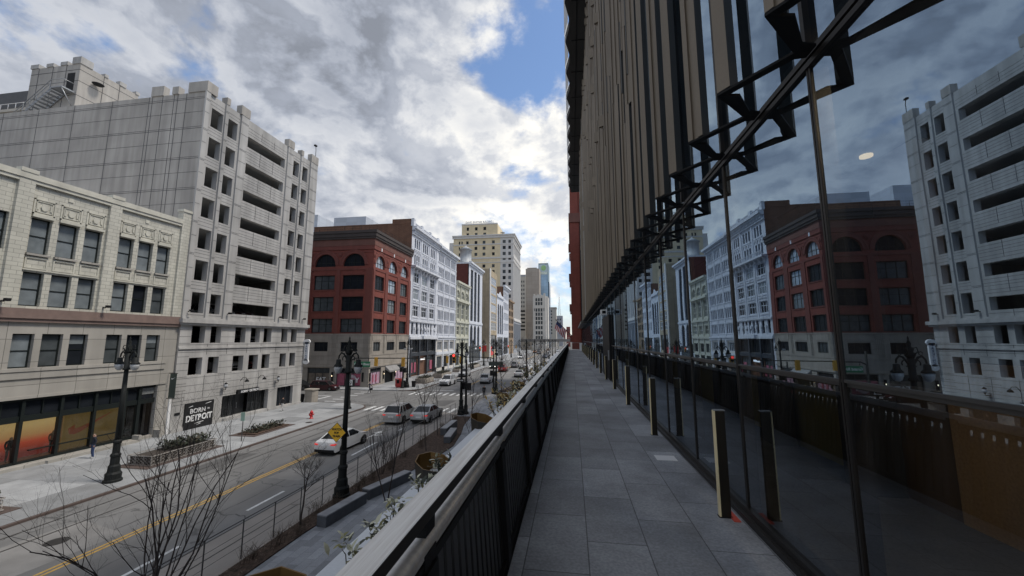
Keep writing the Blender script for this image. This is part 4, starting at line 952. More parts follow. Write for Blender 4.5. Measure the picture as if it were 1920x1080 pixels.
def cream_arcade():
    r = thing('cream_arcade_building', 'short cream stone building with arched top windows between taller neighbours', 'building', (-45,132,G))
    X, Y0, Y1 = -37.8, 124.4, 140.6; f = FX(X); bays = [(125.0,129.3),(130.6,135.0),(136.2,140.2)]
    ops = []
    for a, b in bays: ops += [(a,b,13.9,16.6,'arch'),(a+.2,b-.2,6.9,12.2),(a+.2,b-.2,1.5,4.3),(a+.2,b-.2,-4,-1.3),(a+.1,b-.1,G+.4,-5)]
    mb = MB(); wall(mb, f, Y0, Y1, G, 18.8, ops, .4); mb.build('front_wall', cream_st, r)
    mb = MB(); mb.box(-56,X-.45,Y0+.05,Y1,G,18.6); mb.build('core', cream_st, r)
    for o in ops: window(r, f, o, .3, 3, 2 if o[3]-o[2] < 4 else 3, cream_st if o[2] > 0 else frame_dk, win_mid if o[2] > 5 else win_dark, .22)
    mb = MB(); mb.box(X,X+.9,Y0,Y1+.4,18.8,19.5); mb.box(X,X+.5,Y0,Y1,18.2,18.8); mb.box(X,X+.8,Y0,Y1+.3,12.6,13.3); mb.box(X,X+.5,Y0,Y1,5.5,6.2); mb.box(X,X+.4,Y0,Y1,.2,.9); mb.build('cornice', cream_st, r)
    mb = MB()
    for y in (124.7,129.95,135.6,140.4): mb.box(X,X+.3,y-.25,y+.25,-4.5,18.2)
    mb.build('pier', cream_st, r)
cream_arcade()
def maroon():
    r = thing('maroon_brick_building', 'tall white-piered building with maroon brick side wall under a rooftop water tank', 'building', (-45,152,G))
    X, Y0, Y1 = -37.8, 140.6, 163; f = FX(X)
    bays = [(143.4,147.4),(149.0,153.0),(154.8,158.6)]
    ops = [(a,b,6.9,26.8) for a, b in bays]+[(a,b,-3.5,5.4,'arch') for a, b in bays]+[(142,161,G+.3,-4.4)]
    mb = MB(); wall(mb, f, Y0, Y1, G, 28.6, ops, .4); mb.build('front_wall', white_pt, r)
    mb = MB(); mb.box(-56,X-.45,Y0,Y1-.02,G,28.4); mb.build('side_wall', maroon_brk, r)
    for o in ops[:3]: window(r, f, o, .3, 2, 9, frame_dk, win_dark, .14)
    for o in ops[3:6]: window(r, f, o, .3, 2, 4, frame_dk, win_dark, .14)
    window(r, f, ops[6], .3, 8, 2, frame_dk, win_mid, .2)
    mb = MB(); mb.box(X,X+1.0,Y0,Y1+.5,28.6,29.3); mb.box(X,X+.5,Y0,Y1,27.9,28.6); mb.box(X,X+.3,Y0,Y1,5.8,6.6); mb.box(X-18,X,Y0-.1,Y0+.6,28.4,28.9); mb.build('cornice', white_tr, r)
    mb = MB(); mb.box(-45,-43,Y0-.06,Y0,25.2,26.6); mb.build('vent', black_mt, r)
    mb = MB(); mb.box(X,X+.15,142,161,-4.4,-2.6); mb.build('shop_sign', mat('dark_fascia', (.04,.045,.05), .6, .1), r); mb = MB(); mb.box(X+.15,X+.2,151,153,-3.9,-3.3); mb.build('lit_sign', sign_wht, r)
    t = thing('water_tank', 'round pale grey water tank with conical lid on a brick roof', 'water tank', (-40.9,147,28.4))
    p = mat('tank_paint', (.40,.42,.435), .5, .10, .6, streak=.15)
    mb = MB(); mb.lathe([(2.45,0),(2.45,.35),(2.25,.4),(2.25,5.3),(2.6,5.35),(2.6,5.6)],(-40.9,147,29.6),20); mb.build('drum', p, t)
    mb = MB(); mb.lathe([(2.65,0),(.8,1.1),(.3,1.3),(.2,1.7)],(-40.9,147,35.2),20); mb.build('lid', p, t)
    mb = MB()
    for k in range(8): a = k*math.pi/4; mb.box(-40.9+1.7*math.cos(a)-.12,-40.9+1.7*math.cos(a)+.12,147+1.7*math.sin(a)-.12,147+1.7*math.sin(a)+.12,28.3,29.6)
    mb.build('leg', steel_dk, t)
    mb = MB(); fe = FY(144.80)
    for dx in (-.45,0,.45): mb.extr([fe.p(-40.9+dx+q*math.cos(u_),32.3+q*1.6*math.sin(u_)) for q, u_ in ((.05,0),(.24,.6),(.14,1.57),(.24,2.5),(.05,3.14),(.2,4.7))],(0,.1,0))
    mb.build('emblem', far_grey, t)
maroon()
def tan_slab():
    r = thing('tan_stone_building', 'modern tan stone slab building with stacked white-framed bay windows', 'building', (-44,187,G))
    X, Y0, Y1 = -37.8, 178, 196.6; f = FX(X); s = FY(Y0)
    ops = []; zs = [30.0-4.42*k for k in range(6)]
    fo = [(181.4,194.9,z-3.6,z) for z in zs]; so = [(-45.2,-41.9,3,30.5)]
    mb = MB(); wall(mb, f, Y0, Y1, G, 33.2, fo+[(180,195.5,-5,2)], .4); wall(mb, s, -46, X, G, 33.2, so, .4); mb.build('stone_wall', tan_stone, r)
    mb = MB(); mb.box(-56,X-.5,Y0+.5,Y1,G,33); mb.build('core', frame_dk, r)
    for i, o in enumerate(fo): window(r, f, o, .1, 4, 2, frame_wh, win_sky if i < 4 else win_mid, .25)
    window(r, s, so[0], .25, 2, 9, frame_wh, win_dark, .16)
    window(r, f, (180,195.5,-5,2), .3, 4, 2, frame_dk, win_mid, .2)
    mb = MB(); mb.box(X-.02,X+.3,Y0,180.4,G,33.4); mb.build('fin', whit_white, r)
    mb = MB(); mb.box(X-3.0,X-2.4,Y0-.2,Y0,-6,-3.2); mb.box(X-2.3,X-1.2,Y0-.2,Y0,-5.6,-3.0); mb.box(X,X+.2,181,187,-7.5,-3.5); mb.build('shop_poster', mat('bright_red_poster',(.62,.05,.045),.5,.1), r)
tan_slab()
def arch_strip():
    r = thing('white_arcade_building', 'white building with three tall narrow arched window strips', 'building', (-44,206,G)); X = -37.8; f = FX(X)
    ops = [(199.0+5.8*k,203.2+5.8*k,2.6,18.6,'arch') for k in range(3)]+[(198.5,214.5,G+.3,1)]
    mb = MB(); wall(mb, f, 196.6, 216, G, 22.5, ops, .4); mb.box(-55,X-.5,196.8,216,G,22.4); mb.box(X,X+.6,196.6,216,21.8,22.6); mb.build('front_wall', white_pt, r)
    for o in ops[:3]: window(r, f, o, .3, 2, 5, frame_dk, win_dark, .2)
    window(r, f, ops[3], .3, 6, 2, frame_dk, win_mid, .2)
    mb = MB(); mb.box(X-.3,X+.1,197,215.5,22.5,23.6); mb.extr([(X-.1,202,23.6),(X-.1,210,23.6),(X-.1,206,25.4)],(.2,0,0)); mb.build('parapet', white_tr, r)
    r = thing('white_cornice_building', 'white building with deep cornice and brown brick penthouse wall', 'building', (-44,226,G))
    ops = [(217.3+4.5*k,219.9+4.5*k,z-4.2,z) for k in range(4) for z in (27,21,15,9)]+[(217,233,G+.3,1)]
    mb = MB(); wall(mb, f, 216, 234.8, G, 29.5, ops, .4); mb.build('front_wall', white_pt, r)
    mb = MB(); mb.box(-55,X-.5,216.02,234.8,G,29.8); mb.build('side_wall', brown_brk, r)
    for o in ops: window(r, f, o, .3, 1, 2, frame_wh, win_dark, .2)
    mb = MB(); mb.box(X,X+1.3,215.6,235.4,29.5,30.6); mb.box(X,X+.6,216,235,28.6,29.5); mb.build('cornice', white_tr, r)
    r = thing('brown_brick_building', 'small brown brick building beside the cream tower', 'building', (-44,245,G))
    ops = [(236.5+6*k,240.8+6*k,z-3.2,z) for k in range(3) for z in (22,17.5,13,8.5,4)]
    mb = MB(); wall(mb, f, 235.2, 254.3, G, 23.5, ops, .4); mb.box(-52,X-.5,235.3,254.3,G,23.4); mb.box(X,X+.9,234.9,254.8,23.2,24.2); mb.build('front_wall', mat('brown_terracotta',(.27,.19,.12),.8,.15,.5), r)
    for o in ops: window(r, f, o, .3, 3, 1, frame_dk, win_dark, .3)
arch_strip()
def cream_tower():
    r = thing('cream_office_tower', 'tall cream brick office tower with white bands and roof lettering DAVID WHITNEY BUILDING', 'building', (-58,270,G))
    X, Y0, Y1 = -37.8, 255.5, 291.5; s = FY(Y0); f = FX(X)
    cols = [(-71.0,-69.2),(-65,-63),(-59.3,-57.3),(-52.7,-50.8)]; rows = [67.2,63.1,58.9,55.6,50.6,46.5,42.3,38.1,33.9,29.7]
    ops = [(a,b,z-2.2,z) for a, b in cols for z in rows if abs(z-55.6) > .1]+[(a,b,z-2.2,z) for a, b in ((-76.2,-75.2),(-74.4,-73.4)) for z in rows[:6]]
    mb = MB(); wall(mb, s, -80, -46.9, G, 69.4, ops, .5); mb.build('cream_wall', whit_cream, r)
    wops = [(a,b,z-2.3,z) for a, b in ((-45.3,-43.2),(-41.4,-39.6)) for z in rows]
    mb = MB(); wall(mb, s, -46.9, X, G, 69.4, wops, .5)
    fops = [(257.3+3.75*k,259.5+3.75*k,z0,z1) for k in range(9) for z0, z1 in ((57.5,67.5),(14,53))]
    wall(mb, f, Y0, Y1, 12.3, 69.4, fops, .5); mb.build('white_wall', whit_white, r)
    lops = [(257.3+3.75*k,259.9+3.75*k,-6,10.5) for k in range(9)]
    mb = MB(); wall(mb, f, Y0, Y1, G, 12.3, lops, .5); mb.build('base_wall', mat('grey_base_stone',(.30,.315,.34),.7,.1,.4), r)
    mb = MB(); mb.box(-80,X-.6,Y0+.6,Y1,G,69); mb.build('core', whit_cream, r)
    top = [(a,b,z-2.3,z) for a, b in ((-70.8,-69.1),(-64.9,-63),(-58.9,-56.9)) for z in (77,72.9)]
    mb = MB(); wall(mb, s, -74.2, -49, 69.4, 79.2, top, .4); mb.box(-74.2,-49,Y0+.5,281,69,79.1); mb.build('upper_tower', whit_cream, r)
    for o in ops+wops+top: window(r, s, o, .3, 1, 2, frame_dk, win_dark if random.random() < .7 else win_mid, .18)
    for o in fops+lops: window(r, f, o, .35, 1, 10 if o[2] > 0 else 4, frame_dk, win_mid, .2)
    mb = MB()
    for z0, z1, d in ((68.9,70.4,.7),(64.2,65.0,.3),(54.5,55.6,.3),(51.6,52.2,.25)): mb = MB(); mb.box(-80-d,X+d,Y0-d,Y0,z0,z1); mb.box(X,X+d,Y0,Y1+d,z0,z1); mb.build('band_course', whit_white, r)
    mb = MB(); mb.box(X,X+.5,Y0,Y1,12,13); mb.build('string_course', whit_white, r); mb = MB(); mb.box(-74.4,-48.8,Y0-.2,Y0,78.6,79.5); mb.build('coping', whit_white, r)
    mb = MB(); mb.box(-80.8,X+1.2,Y0-1.2,Y1+1.2,70.4,71.2)
    mb.build('cornice', whit_white, r)
    mb = MB(); mb.box(-83,-78.5,Y0+.2,280,G,66.5); mb.build('wing', whit_white, r)
    mb = MB()
    for x in (-71.5,-66,-60.5,-55,-51.9): mb.tube([(x,Y0+.3,79.3),(x,Y0+.3,81.6)],.08,4)
    mb.tube([(-72.5,Y0+.3,80.0),(-51.5,Y0+.3,80.0)],.08,4); mb.build('sign_frame', far_grey, r)
    text('DAVID WHITNEY BUILDING', 1.95, s, -62, 80.0, .1, mat('roof_sign_letters',(.34,.38,.46),.6,.05), r, bold=.03, ext=.1, sx=.77)
    mb = MB(); mb.lathe([(.1,0),(1.2,.3),(1.6,.9)],(-45.6,258,72.3),10); mb.tube([(-45.6,258,71),(-45.6,258,72.4)],.15,5); mb.tube([(-47.3,258,71),(-47.3,258,74.4)],.1,4); mb.build('dish', steel_lt, r)
cream_tower()

def blk(name, label, x0, x1, y0, y1, z1, m, cols=(), rows=(), ww=1.6, wh=2., side=True, cat='building', z0=G, gm=win_mid):
    r = thing(name, label, cat, ((x0+x1)/2,(y0+y1)/2,G)); s = FY(y0)
    ops = [(c-ww/2,c+ww/2,z-wh,z) for c in cols for z in rows]
    mb = MB(); wall(mb, s, x0, x1, z0, z1, ops, .4); mb.box(x0+.01,x1-.01,y0+.45,y1,z0,z1); mb.build('wall', m, r)
    mb = MB(); mb.quad((x1+.01,y0,z0),(x1+.01,y1,z0),(x1+.01,y1,z1),(x1+.01,y0,z1)); mb.build('side_wall', m, r)
    for o in ops: window(r, s, o, .3, 1, 1, frame_dk, gm, .15)
    return r
r = blk('beige_slab_tower', 'windowless beige concrete slab tower left of the glass tower', -44, -30.6, 380, 400, 69.6, slab_beige)
mb = MB(); mb.box(-42.5,-33,380.2,398,69.6,70.6); mb.build('parapet', slab_beige, r)
r = blk('beige_deck_building', 'beige block with small windows over open parking decks', -50.5, -44, 378, 395, 61.5, far_tan, (-47.8,-45.7), (57.5,53.4,49.3,45.2,41.1,37,32.9,28.5), 1.1, 2.0)
mb = MB(); mb.box(-50.6,-43.98,377.9,395,61.5,63.4); mb.build('roof_house', far_grey, r)
for k in range(6): mb = MB(); z = 8.4+3.6*k; mb.box(-50.2,-44.6,377.93,378.0,z,z+1.5); mb.build('deck_opening', black_mt, r)
r = thing('glass_tower', 'blue glass office tower with a green round sign near its top', 'building', (-27,410,G))
mb = MB(); mb.box(-32.6,-23.1,400,425,G,77.6); mb.build('glass_wall', tower_g, r)
mb = MB(); mb.box(-23.08,-21.9,401,424,G,59); mb.build('side_fin', mat('deep_blue_glass',(.05,.09,.15),.15,.2,.2), r)
mb = MB(); mb.box(-32.9,-32.55,399.8,425,G,78.6); mb.box(-23.15,-22.9,399.8,425,G,78.6); mb.box(-32.55,-23.15,399.85,425,77.6,78.6); mb.build('frame', mat('teal_frame',(.12,.20,.24),.4,.1), r)
mb = MB(); mb.box(-32.5,-23.2,399.9,399.97,66.5,77.4); mb.build('sign_band', mat('pale_glass_band',(.42,.52,.55),.3,.15,.2), r)
mb = MB(); mb.extr([(-27.6+2.6*math.cos(k*math.pi/9),399.8,73.6+2.9*math.sin(k*math.pi/9)) for k in range(18)],(0,.05,0)); mb.build('emblem', mat('emblem_green',(.30,.50,.22),.5,.25,.5), r)
mb = MB(); mb.box(-31.6,-24,399.82,399.89,67.2,69.4); mb.build('lettering_band', mat('emblem_white',(.62,.70,.62),.5,.3,.8), r)
mb = MB(); [mb.tube([(x,405,77.6),(x,405,84)],.12,4) for x in (-30.5,-26.5,-25.2)]; mb.build('mast', steel_lt, r)
def stone_tower():
    r = thing('stone_tower', 'pale stone tower with three central columns of dark windows', 'building', (-27.5,358,G)); s = FY(350)
    cols = (-31.0,-28.7,-26.4); rows = [37,33.4,27.6,23.8,20,16.2,11.8,7.2,2.8]
    ops = [(c-.85,c+.85,z-3.0,z)+(('arch',) if z == 37 else ()) for c in cols for z in rows]+[(-33.2,-32.5,25,27.6),(-24.6,-23.9,25,27.6)]
    mb = MB(); wall(mb, s, -34.1, -22.6, G, 38.6, ops, .6); mb.box(-34.05,-20.7,350.7,368,G,38.4); mb.build('wall', pale_stone, r)
    mb = MB(); mb.quad((-22.6,350,G),(-20.6,352.5,G),(-20.6,352.5,38.6),(-22.6,350,38.6)); mb.build('corner_wall', pale_stone, r)
    for o in ops: window(r, s, o, .35, 1, 2, frame_dk, win_mid, .2)
    mb = MB()
    for x0, x1, z in ((-33.6,-32.2,40.6),(-32.2,-30.5,39.4),(-30.5,-26.5,40.2),(-26.5,-24.6,39.4),(-24.6,-22.9,41.2)): mb.box(x0,x1,350.1,352,38.6,z)
    mb.build('parapet', pale_stone, r)
stone_tower()
r = blk('stone_office_block', 'distant pale stone block with small dark windows right of the glass tower', -23.8, -17.2, 450, 470, 35.6, far_tan, (-22.5,), (33,29.4,25.8,22.2,18.6,15,11.4,7.8), 1.4, 1.9)
mb = MB(); mb.box(-24,-16.6,449.4,470,35.6,36.6); mb.build('cornice', far_tan, r)
blk('grey_office_block', 'distant grey block beneath the lattice mast', -19.2, -11.4, 520, 540, 30.8, far_grey, (-17.5,-14.5), (27,22,17,12), 1.6, 2.4)
blk('red_roof_building', 'tiny distant red brick building beside the flag', -6.2, -1.6, 480, 490, 15, mat('distant_red_brick',(.22,.07,.06),.9,.1), (-5,-3), (12,7), 1, 2)
t = thing('lattice_mast', 'slender lattice radio mast rising over the distant grey block', 'mast', (-15.8,530,30.8)); mb = MB()
for sx in (-1,1):
    for sy in (-1,1): mb.tube([(-15.8+1.7*sx,530+1.7*sy,30.8),(-15.8+.25*sx,530+.25*sy,57.5)],.16,4)
for k in range(14):
    z0, z1 = 30.8+1.85*k, 30.8+1.85*(k+1); w0, w1 = 1.7-1.45*k/14, 1.7-1.45*(k+1)/14
    for sx in (-1,1): mb.tube([(-15.8-w0*sx,530-w0,z0),(-15.8+w1*sx,530-w1,z1)],.10,4)
mb.build('lattice', far_grey, t); mb = MB(); mb.tube([(-15.8,530,57.5),(-15.8,530,62)],.12,4); mb.build('spire', far_grey, t)
t = thing('rail_viaduct', 'low elevated rail guideway crossing the avenue in the distance', 'viaduct', (-20,300,G)); mb = MB(); mb.box(-44,8,299,302,-1.9,0.1); mb.build('beam', mat('viaduct_concrete',(.17,.16,.15),.85,.12,.3), t)
for x in (-40,-30,-10,4): mb = MB(); mb.lathe([(.7,0),(.7,7.2)],(x,300.5,G),10); mb.build('column', far_tan, t)
mb = MB(); mb.tube([(-44,299.1,.9),(8,299.1,.9)],.06,4); [mb.tube([(-44+2*k,299.1,.1),(-44+2*k,299.1,.9)],.04,4) for k in range(27)]; mb.build('guard_rail', steel_lt, t)
# a loose end wall that closes the far avenue
for i, (x0, x1, y0, z1, lab) in enumerate(((-60,-46,420,24,'distant low tan block left of the beige tower'),(-17,-9,600,14,'distant low tan block at the very end of the avenue'),(-9,-4,700,9,'farthest low block beside the red pier'))):
    blk('distant_block', lab, x0, x1, y0, y0+20, z1, far_tan, [x0+2+2.5*k for k in range(int((x1-x0)/2.5))], (z1-2,z1-6), 1.2, 2)

# ------------------------------------------------------------------ right side: red brick pier building and flag
def right_red():
    r = thing('red_brick_tower', 'red brick corner tower closing the far end of the terrace', 'building', (6,72,G))
    mb = MB(); wall(mb, FY(66), .05, 1.55, G, 20.0, (), .3); mb.box(.06,1.54,66.05,90,G,20); mb.build('corner_pier', red_brick, r)
    ops = [(1.75,3.0,z-2.4,z) for z in (24.4,.9,7,12.4,17.8)]+[(1.75,3,-1.9,-.7)]
    mb = MB(); wall(mb, FY(66.6), 1.55, 12, G, 27, ops, .4); mb.box(1.56,12,67.1,90,G,26.9); mb.build('brick_wall', red_brick, r)
    for o in ops: window(r, FY(66.6), o, .3, 1, 2, frame_dk, win_dark, .08)
    mb = MB(); mb.box(-.15,1.7,65.8,90,20,21.6); mb.build('stone_cap', red_brown, r)
    mb = MB(); wall(mb, FY(66.1), .1, 1.5, 21.6, 30, (), .3); mb.box(.11,1.5,66.2,90,21.6,30); mb.build('upper_pier', red_brick, r)
    mb = MB()
    for z in (-.5,5,10.5,16): mb.box(-.28,.05,70,72,z,z+1.2); mb.box(-.2,.05,78,80,z,z+1.2)
    mb.build('window_box', red_brick2, r)
right_red()
fl = thing('national_flag', 'striped red and white flag with blue canton on a slanting pole', 'flag', (.05,64,.6))
mb = MB(); p0, p1 = Vector((.05,64,.55)), Vector((-2.45,64,3.05)); mb.tube([p0,p1],.055,6); mb.lathe([(.1,0),(.1,.12),(.02,.2)],tuple(p1),8); mb.build('pole', black_mt, fl)
def flag_mesh(cols_, m, v0, v1, u0, u1):
    mb = MB(); n = 10
    def pt(u, v):           # u along the pole from the tip, v down the hanging cloth
        b = p1.lerp(p0, .04+.62*u); sw = .10*math.sin(5*u+3*v)
        return (b.x-.35*v+.0*u, b.y+sw, b.z-1.25*v-.12*v*u)
    for i in range(n):
        a, c = u0+(u1-u0)*i/n, u0+(u1-u0)*(i+1)/n
        for j in range(3):
            d, e = v0+(v1-v0)*j/3, v0+(v1-v0)*(j+1)/3
            mb.quad(pt(a,d),pt(c,d),pt(c,e),pt(a,e))
    return mb
fr_, fw_, fb_ = mat('flag_red',(.42,.035,.05),.8,.05), mat('flag_white',(.62,.60,.60),.8,.05), mat('flag_blue',(.035,.05,.14),.8,.05)
red, wh = MB(), MB()
for i in range(13):
    q = flag_mesh(1,None,.0 if i >= 7 else .40,1.0,i/13,(i+1)/13); t = red if i % 2 == 0 else wh; t.add(q.v,q.f)
red.build('red_stripe', fr_, fl); wh.build('white_stripe', fw_, fl); flag_mesh(1,None,0,.40,0,7/13).build('canton', fb_, fl)
# ------------------------------------------------------------------ terrace and the glass building
g = MB(); g.box(-.48,1.62,-12,65.8,T-.25,T); struct('terrace_floor', g, terrace_mt)
g = MB(); g.box(-.62,-.481,-12,65.8,T-.25,T-.03); struct('gravel_strip', g, gravel_mt)
def modern_building():
    r = thing('glass_office_building', 'dark glass curtain-wall building with folded bronze metal screen along the terrace', 'building', (6,20,T))
    X = 1.60; YA, YB = -9.4, 63.0
    ms = [-9.35+1.5*k for k in range(49)]      # mullion lines: one falls on y = 2.65
    ms = [2.65+1.5*k for k in range(-8,41)]
    mb = MB()
    for y in ms: mb.box(X-.012,X+.10,y-.020,y-.004,T+.10,1.785); mb.box(X-.012,X+.10,y+.004,y+.020,T+.10,1.785); mb.box(X-.004,X+.10,y-.004,y+.004,T+.10,1.785)
    for y in ms: mb.box(X-.02,X+.12,y-.02,y+.02,1.94,18.3)
    mb.build('mullion', steel_dk, r)
    mb = MB(); mb.box(X-.010,X+.12,YA,YB,-.256,-.238); mb.box(X+.004,X+.12,YA,YB,-.280,-.256); mb.build('transom', steel_lt if False else mat('transom_metal',(.10,.10,.10),.35,.1,3,metal=.5), r)
    mb = MB(); mb.box(X-.025,X+.12,YA,YB,1.785,1.822); mb.box(X-.025,X+.12,YA,YB,1.845,1.885); mb.box(X-.006,X+.12,YA,YB,1.822,1.845); mb.build('head_beam', steel_dk, r)
    mb = MB(); mb.box(X-.07,X+.12,YA,YB,T,T+.05); mb.box(X-.03,X+.12,YA,YB,T+.05,T+.10); mb.build('sill', steel_dk, r)
    tilt = random.Random(9)          # panes never sit perfectly in one plane
    for a, b in zip(ms[:-1], ms[1:]):
        for z0, z1 in ((T+.10,-.280),(-.238,1.785)):
            m = MB(); e = [tilt.uniform(-.0022,.0022) for _ in range(3)]; m.quad((X+e[0],b-.022,z0),(X-e[0],a+.022,z0),(X-e[0]+e[1],a+.022,z1),(X+e[0]+e[1],b-.022,z1)); m.build('glass_pane', curtain_g if z0 > -1 else lower_g, r)
    mb = MB(); mb.quad((X+.02,YB,1.885),(X+.02,YA,1.885),(X+.02,YA,18.3),(X+.02,YB,18.3)); mb.build('upper_glazing', curtain_g, r)
    # room behind the glass
    mb = MB(); mb.box(X+.13,14,-14,YB,T-.1,T-.02); mb.build('room_floor', mat('room_carpet',(.075,.075,.085),.9,.25,3,fine=.2), r)
    mb = MB(); mb.box(X+.13,3.49,-14,YB-.31,2.05,2.12); mb.build('room_ceiling', mat('room_ceiling',(.10,.10,.10),.8,.1), r)
    wood = mat('walnut_panel',(.40,.25,.12),.6,.25,.7,streak=.35,fine=.2); oliv = mat('olive_wall',(.24,.20,.075),.8,.15,.6)
    mb = MB(); mb.box(3.5,3.65,-14,4.37,T-.02,-.22); mb.build('room_wall', wood, r); mb = MB(); mb.box(3.52,3.67,4.37,5.32,T-.02,2.05); mb.build('room_wall', mat('dark_walnut',(.13,.08,.04),.6,.25,.7,streak=.3), r)
    mb = MB(); mb.box(3.54,3.69,5.32,YB-.31,T-.02,2.05); mb.build('room_partition', oliv, r)
    mb = MB()
    for y in (4.95,7.0,9.2,12.2,16.6,22.6,28.6,34.5): mb.box(3.15,3.49,y,y+.42,T-.02,2.05)
    mb.build('room_column', mat('room_column_dark',(.02,.02,.022),.7,.1), r)
    for (x, y, lm) in ((3.30,4.68,room_lamp),(2.4,1.7,room_fill),(2.4,-.6,room_fill)): m = MB(); m.lathe([(.06,0),(.06,.025)],(x,y,2.02),14); m.build('ceiling_or_fill_light', lm, r)  # the two stronger ones are unseen, added to brighten the room wall
    mb = MB(); mb.box(X+.2,14,YB-.3,YB,T,18.3); mb.box(13.8,14,-14,YB,T,18.3); mb.box(X+.4,14,-14,YB,5.2,5.4); mb.box(X+.4,14,-14,YB,9.6,9.8); mb.box(X+.4,14,-14,YB,14,14.2); mb.box(3.2,3.4,-14,YB,2.7,18.3); mb.build('floor_slab', mat('dark_interior',(.03,.03,.032),.9,.1), r)
    # zig-zag brackets and the fins above them
    P = .745; y0 = 2.205
    rnd = random.Random(21)
    for k in range(-9,54):
        ty = y0+P*k; t = (1.13,ty); rt = (1.545,ty-.36); rt2 = (1.545,ty+.385)
        mb = MB(); z0, z1 = 1.834, 1.852
        # narrow arm back to the near root, wide arm on to the far root
        mb.prism([(1.13,ty),(1.46,ty-.405),(1.56,ty-.405),(1.56,ty-.345),(1.49,ty-.34),(1.205,ty+.005)],z0,z1)
        mb.prism([(1.13,ty+.003),(1.205,ty+.008),(1.30,ty+.02),(1.47,ty+.265),(1.56,ty+.29),(1.56,ty+.338),(1.45,ty+.338)],z0,z1)
        mb.build('bracket', black_mt, r)
    for k in range(-9,52):
        ty = y0+P*k; mb = MB(); d = Vector((.55,-.80)).normalized(); n = Vector((.80,.55)).normalized()
        typ = (k+1) % 2
        zs = [1.855]
        while zs[-1] < 18.3: zs.append(min(18.3, zs[-1]+rnd.choice((1.7,2.6,3.4,4.4))*(1.6 if len(zs) < 2 else 1)))
        for z0, z1 in zip(zs[:-1], zs[1:]):
            L_ = (.105 if typ == 0 else .155)
            if z0 > (6.5 if 0 <= k < 5 else 2): L_ = rnd.choice((.11,.14,.19,.25))
            dep = .10
            ridges = typ == 1 or (z0 > 4 and rnd.random() < .45)
            A = Vector((1.13,ty))
            if ridges:
                q = max(2, int(L_/.048)); pts = []
                for i in range(q):
                    s0, s1 = L_*i/q, L_*(i+1)/q; off = .018
                    pts += [A+d*s0+n*off*(0 if i % 2 == 0 else 1), A+d*s1+n*off*(0 if i % 2 == 0 else 1)]
                poly = pts+[A+d*L_+n*dep, A+n*dep]
            else: poly = [A, A+d*L_, A+d*L_+n*dep, A+n*dep]
            z1_ = z1-.004
            base = len(mb.f); mb.prism([(p.x,p.y) for p in poly], z0, z1_, 0)
            # the return faces get a darker copy of the bronze, shade put into colour
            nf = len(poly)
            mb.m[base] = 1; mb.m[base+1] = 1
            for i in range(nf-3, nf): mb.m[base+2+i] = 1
            if rnd.random() < .5 and z0 > 3.5:
                s0 = L_*rnd.uniform(.3,.7); q0, q1 = A+d*s0-n*.006, A+d*(s0+.035)-n*.006; zz = z0+(z1-z0)*rnd.uniform(.1,.5); mb.prism([(q0.x,q0.y),(q1.x,q1.y),(q1.x+n.x*.02,q1.y+n.y*.02),(q0.x+n.x*.02,q0.y+n.y*.02)], zz, zz+rnd.uniform(.6,2.2), 1)  # dark strip laid on the face for the shade inside a slot
            if rnd.random() < .35 and z0 > 4:
                B_ = A+d*.02; mb.prism([(B_.x-.10,B_.y-.03),(B_.x+.06,B_.y-.12),(B_.x+.10,B_.y-.05),(B_.x-.06,B_.y+.06)], z1-.9, z1-.5, 0)
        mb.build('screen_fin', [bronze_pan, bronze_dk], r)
    # far end of the screen and the overhanging upper tower
    mb = MB(); mb.box(1.10,1.16,31.0,31.06,1.9,18.3); mb.build('corner_trim', mat('bright_trim',(.45,.43,.40),.4,.1,2,metal=.3), r)
    mb = MB(); mb.box(1.16,X,YB-22,YB-20.9,1.8,18.3); mb.box(1.0,X+.1,41.6,YB,1.66,1.92); mb.build('screen_end', bronze_dk, r)
    mb = MB()
    tips = []
    for k in range(-8,16): tips += [(-.03,2.0+2.93*k),(.20,2.0+2.93*k+1.1),(.20,2.0+2.93*k+1.85)]
    tips = [p for p in tips if p[1] < 48]
    mb.prism([(9,-22),(9,48.1)]+[(.3,48.1)]+tips[::-1], 18.5, 19.0); mb.build('soffit', soffit_mt, r)
    mb = MB()
    for a, b in zip(tips[:-1], tips[1:]): mb.quad((a[0]-.06,a[1],19.0),(b[0]-.06,b[1],19.0),(b[0]-.06,b[1],24),(a[0]-.06,a[1],24))
    mb.quad((9,48.1,19.0),(.2,48.1,19.0),(.2,48.1,24),(9,48.1,24)); mb.build('upper_facade', mat('pale_tower_fin',(.5,.5,.5),.5,.05), r)
    mb = MB()
    for y in [1.9+2.93*k for k in range(-7,16)]: mb.box(.35,1.6,y-.015,y+.015,18.47,18.499)
    mb.box(.62,.66,-20,48,18.46,18.498); mb.build('soffit_joint', black_mt, r)
    # open door leaf and its column
    mb = MB(); mb.box(1.50,1.585,16.3,19.7,T,1.0); d = mb.build('door', black_mt, r); mb = MB(); mb.box(1.45,1.50,16.5,16.54,-.85,-.45); mb.build('handle', steel_lt, d)
    # podium wall below and the pale ledge outside the railing
    mb = MB(); mb.box(-2.42,-1.05,-12,62,-2.45,-2.2); mb.build('ledge', ledge_mt, r)
    mb = MB(); mb.box(-1.02,-.68,-12,62,-2.3,-1.06); mb.build('planter_trough', steel_dk, r); mb = MB(); mb.box(-1.0,-.70,-12,62,-1.06,-1.03); mb.build('planter_soil', gravel_mt, r)
    mb = MB(); mb.box(-.64,14,-12,65.6,G+.1,T-.26); mb.box(-1.05,-.64,-12,65.6,-2.6,-2.31); mb.build('podium_wall', steel_dk, r)
modern_building()
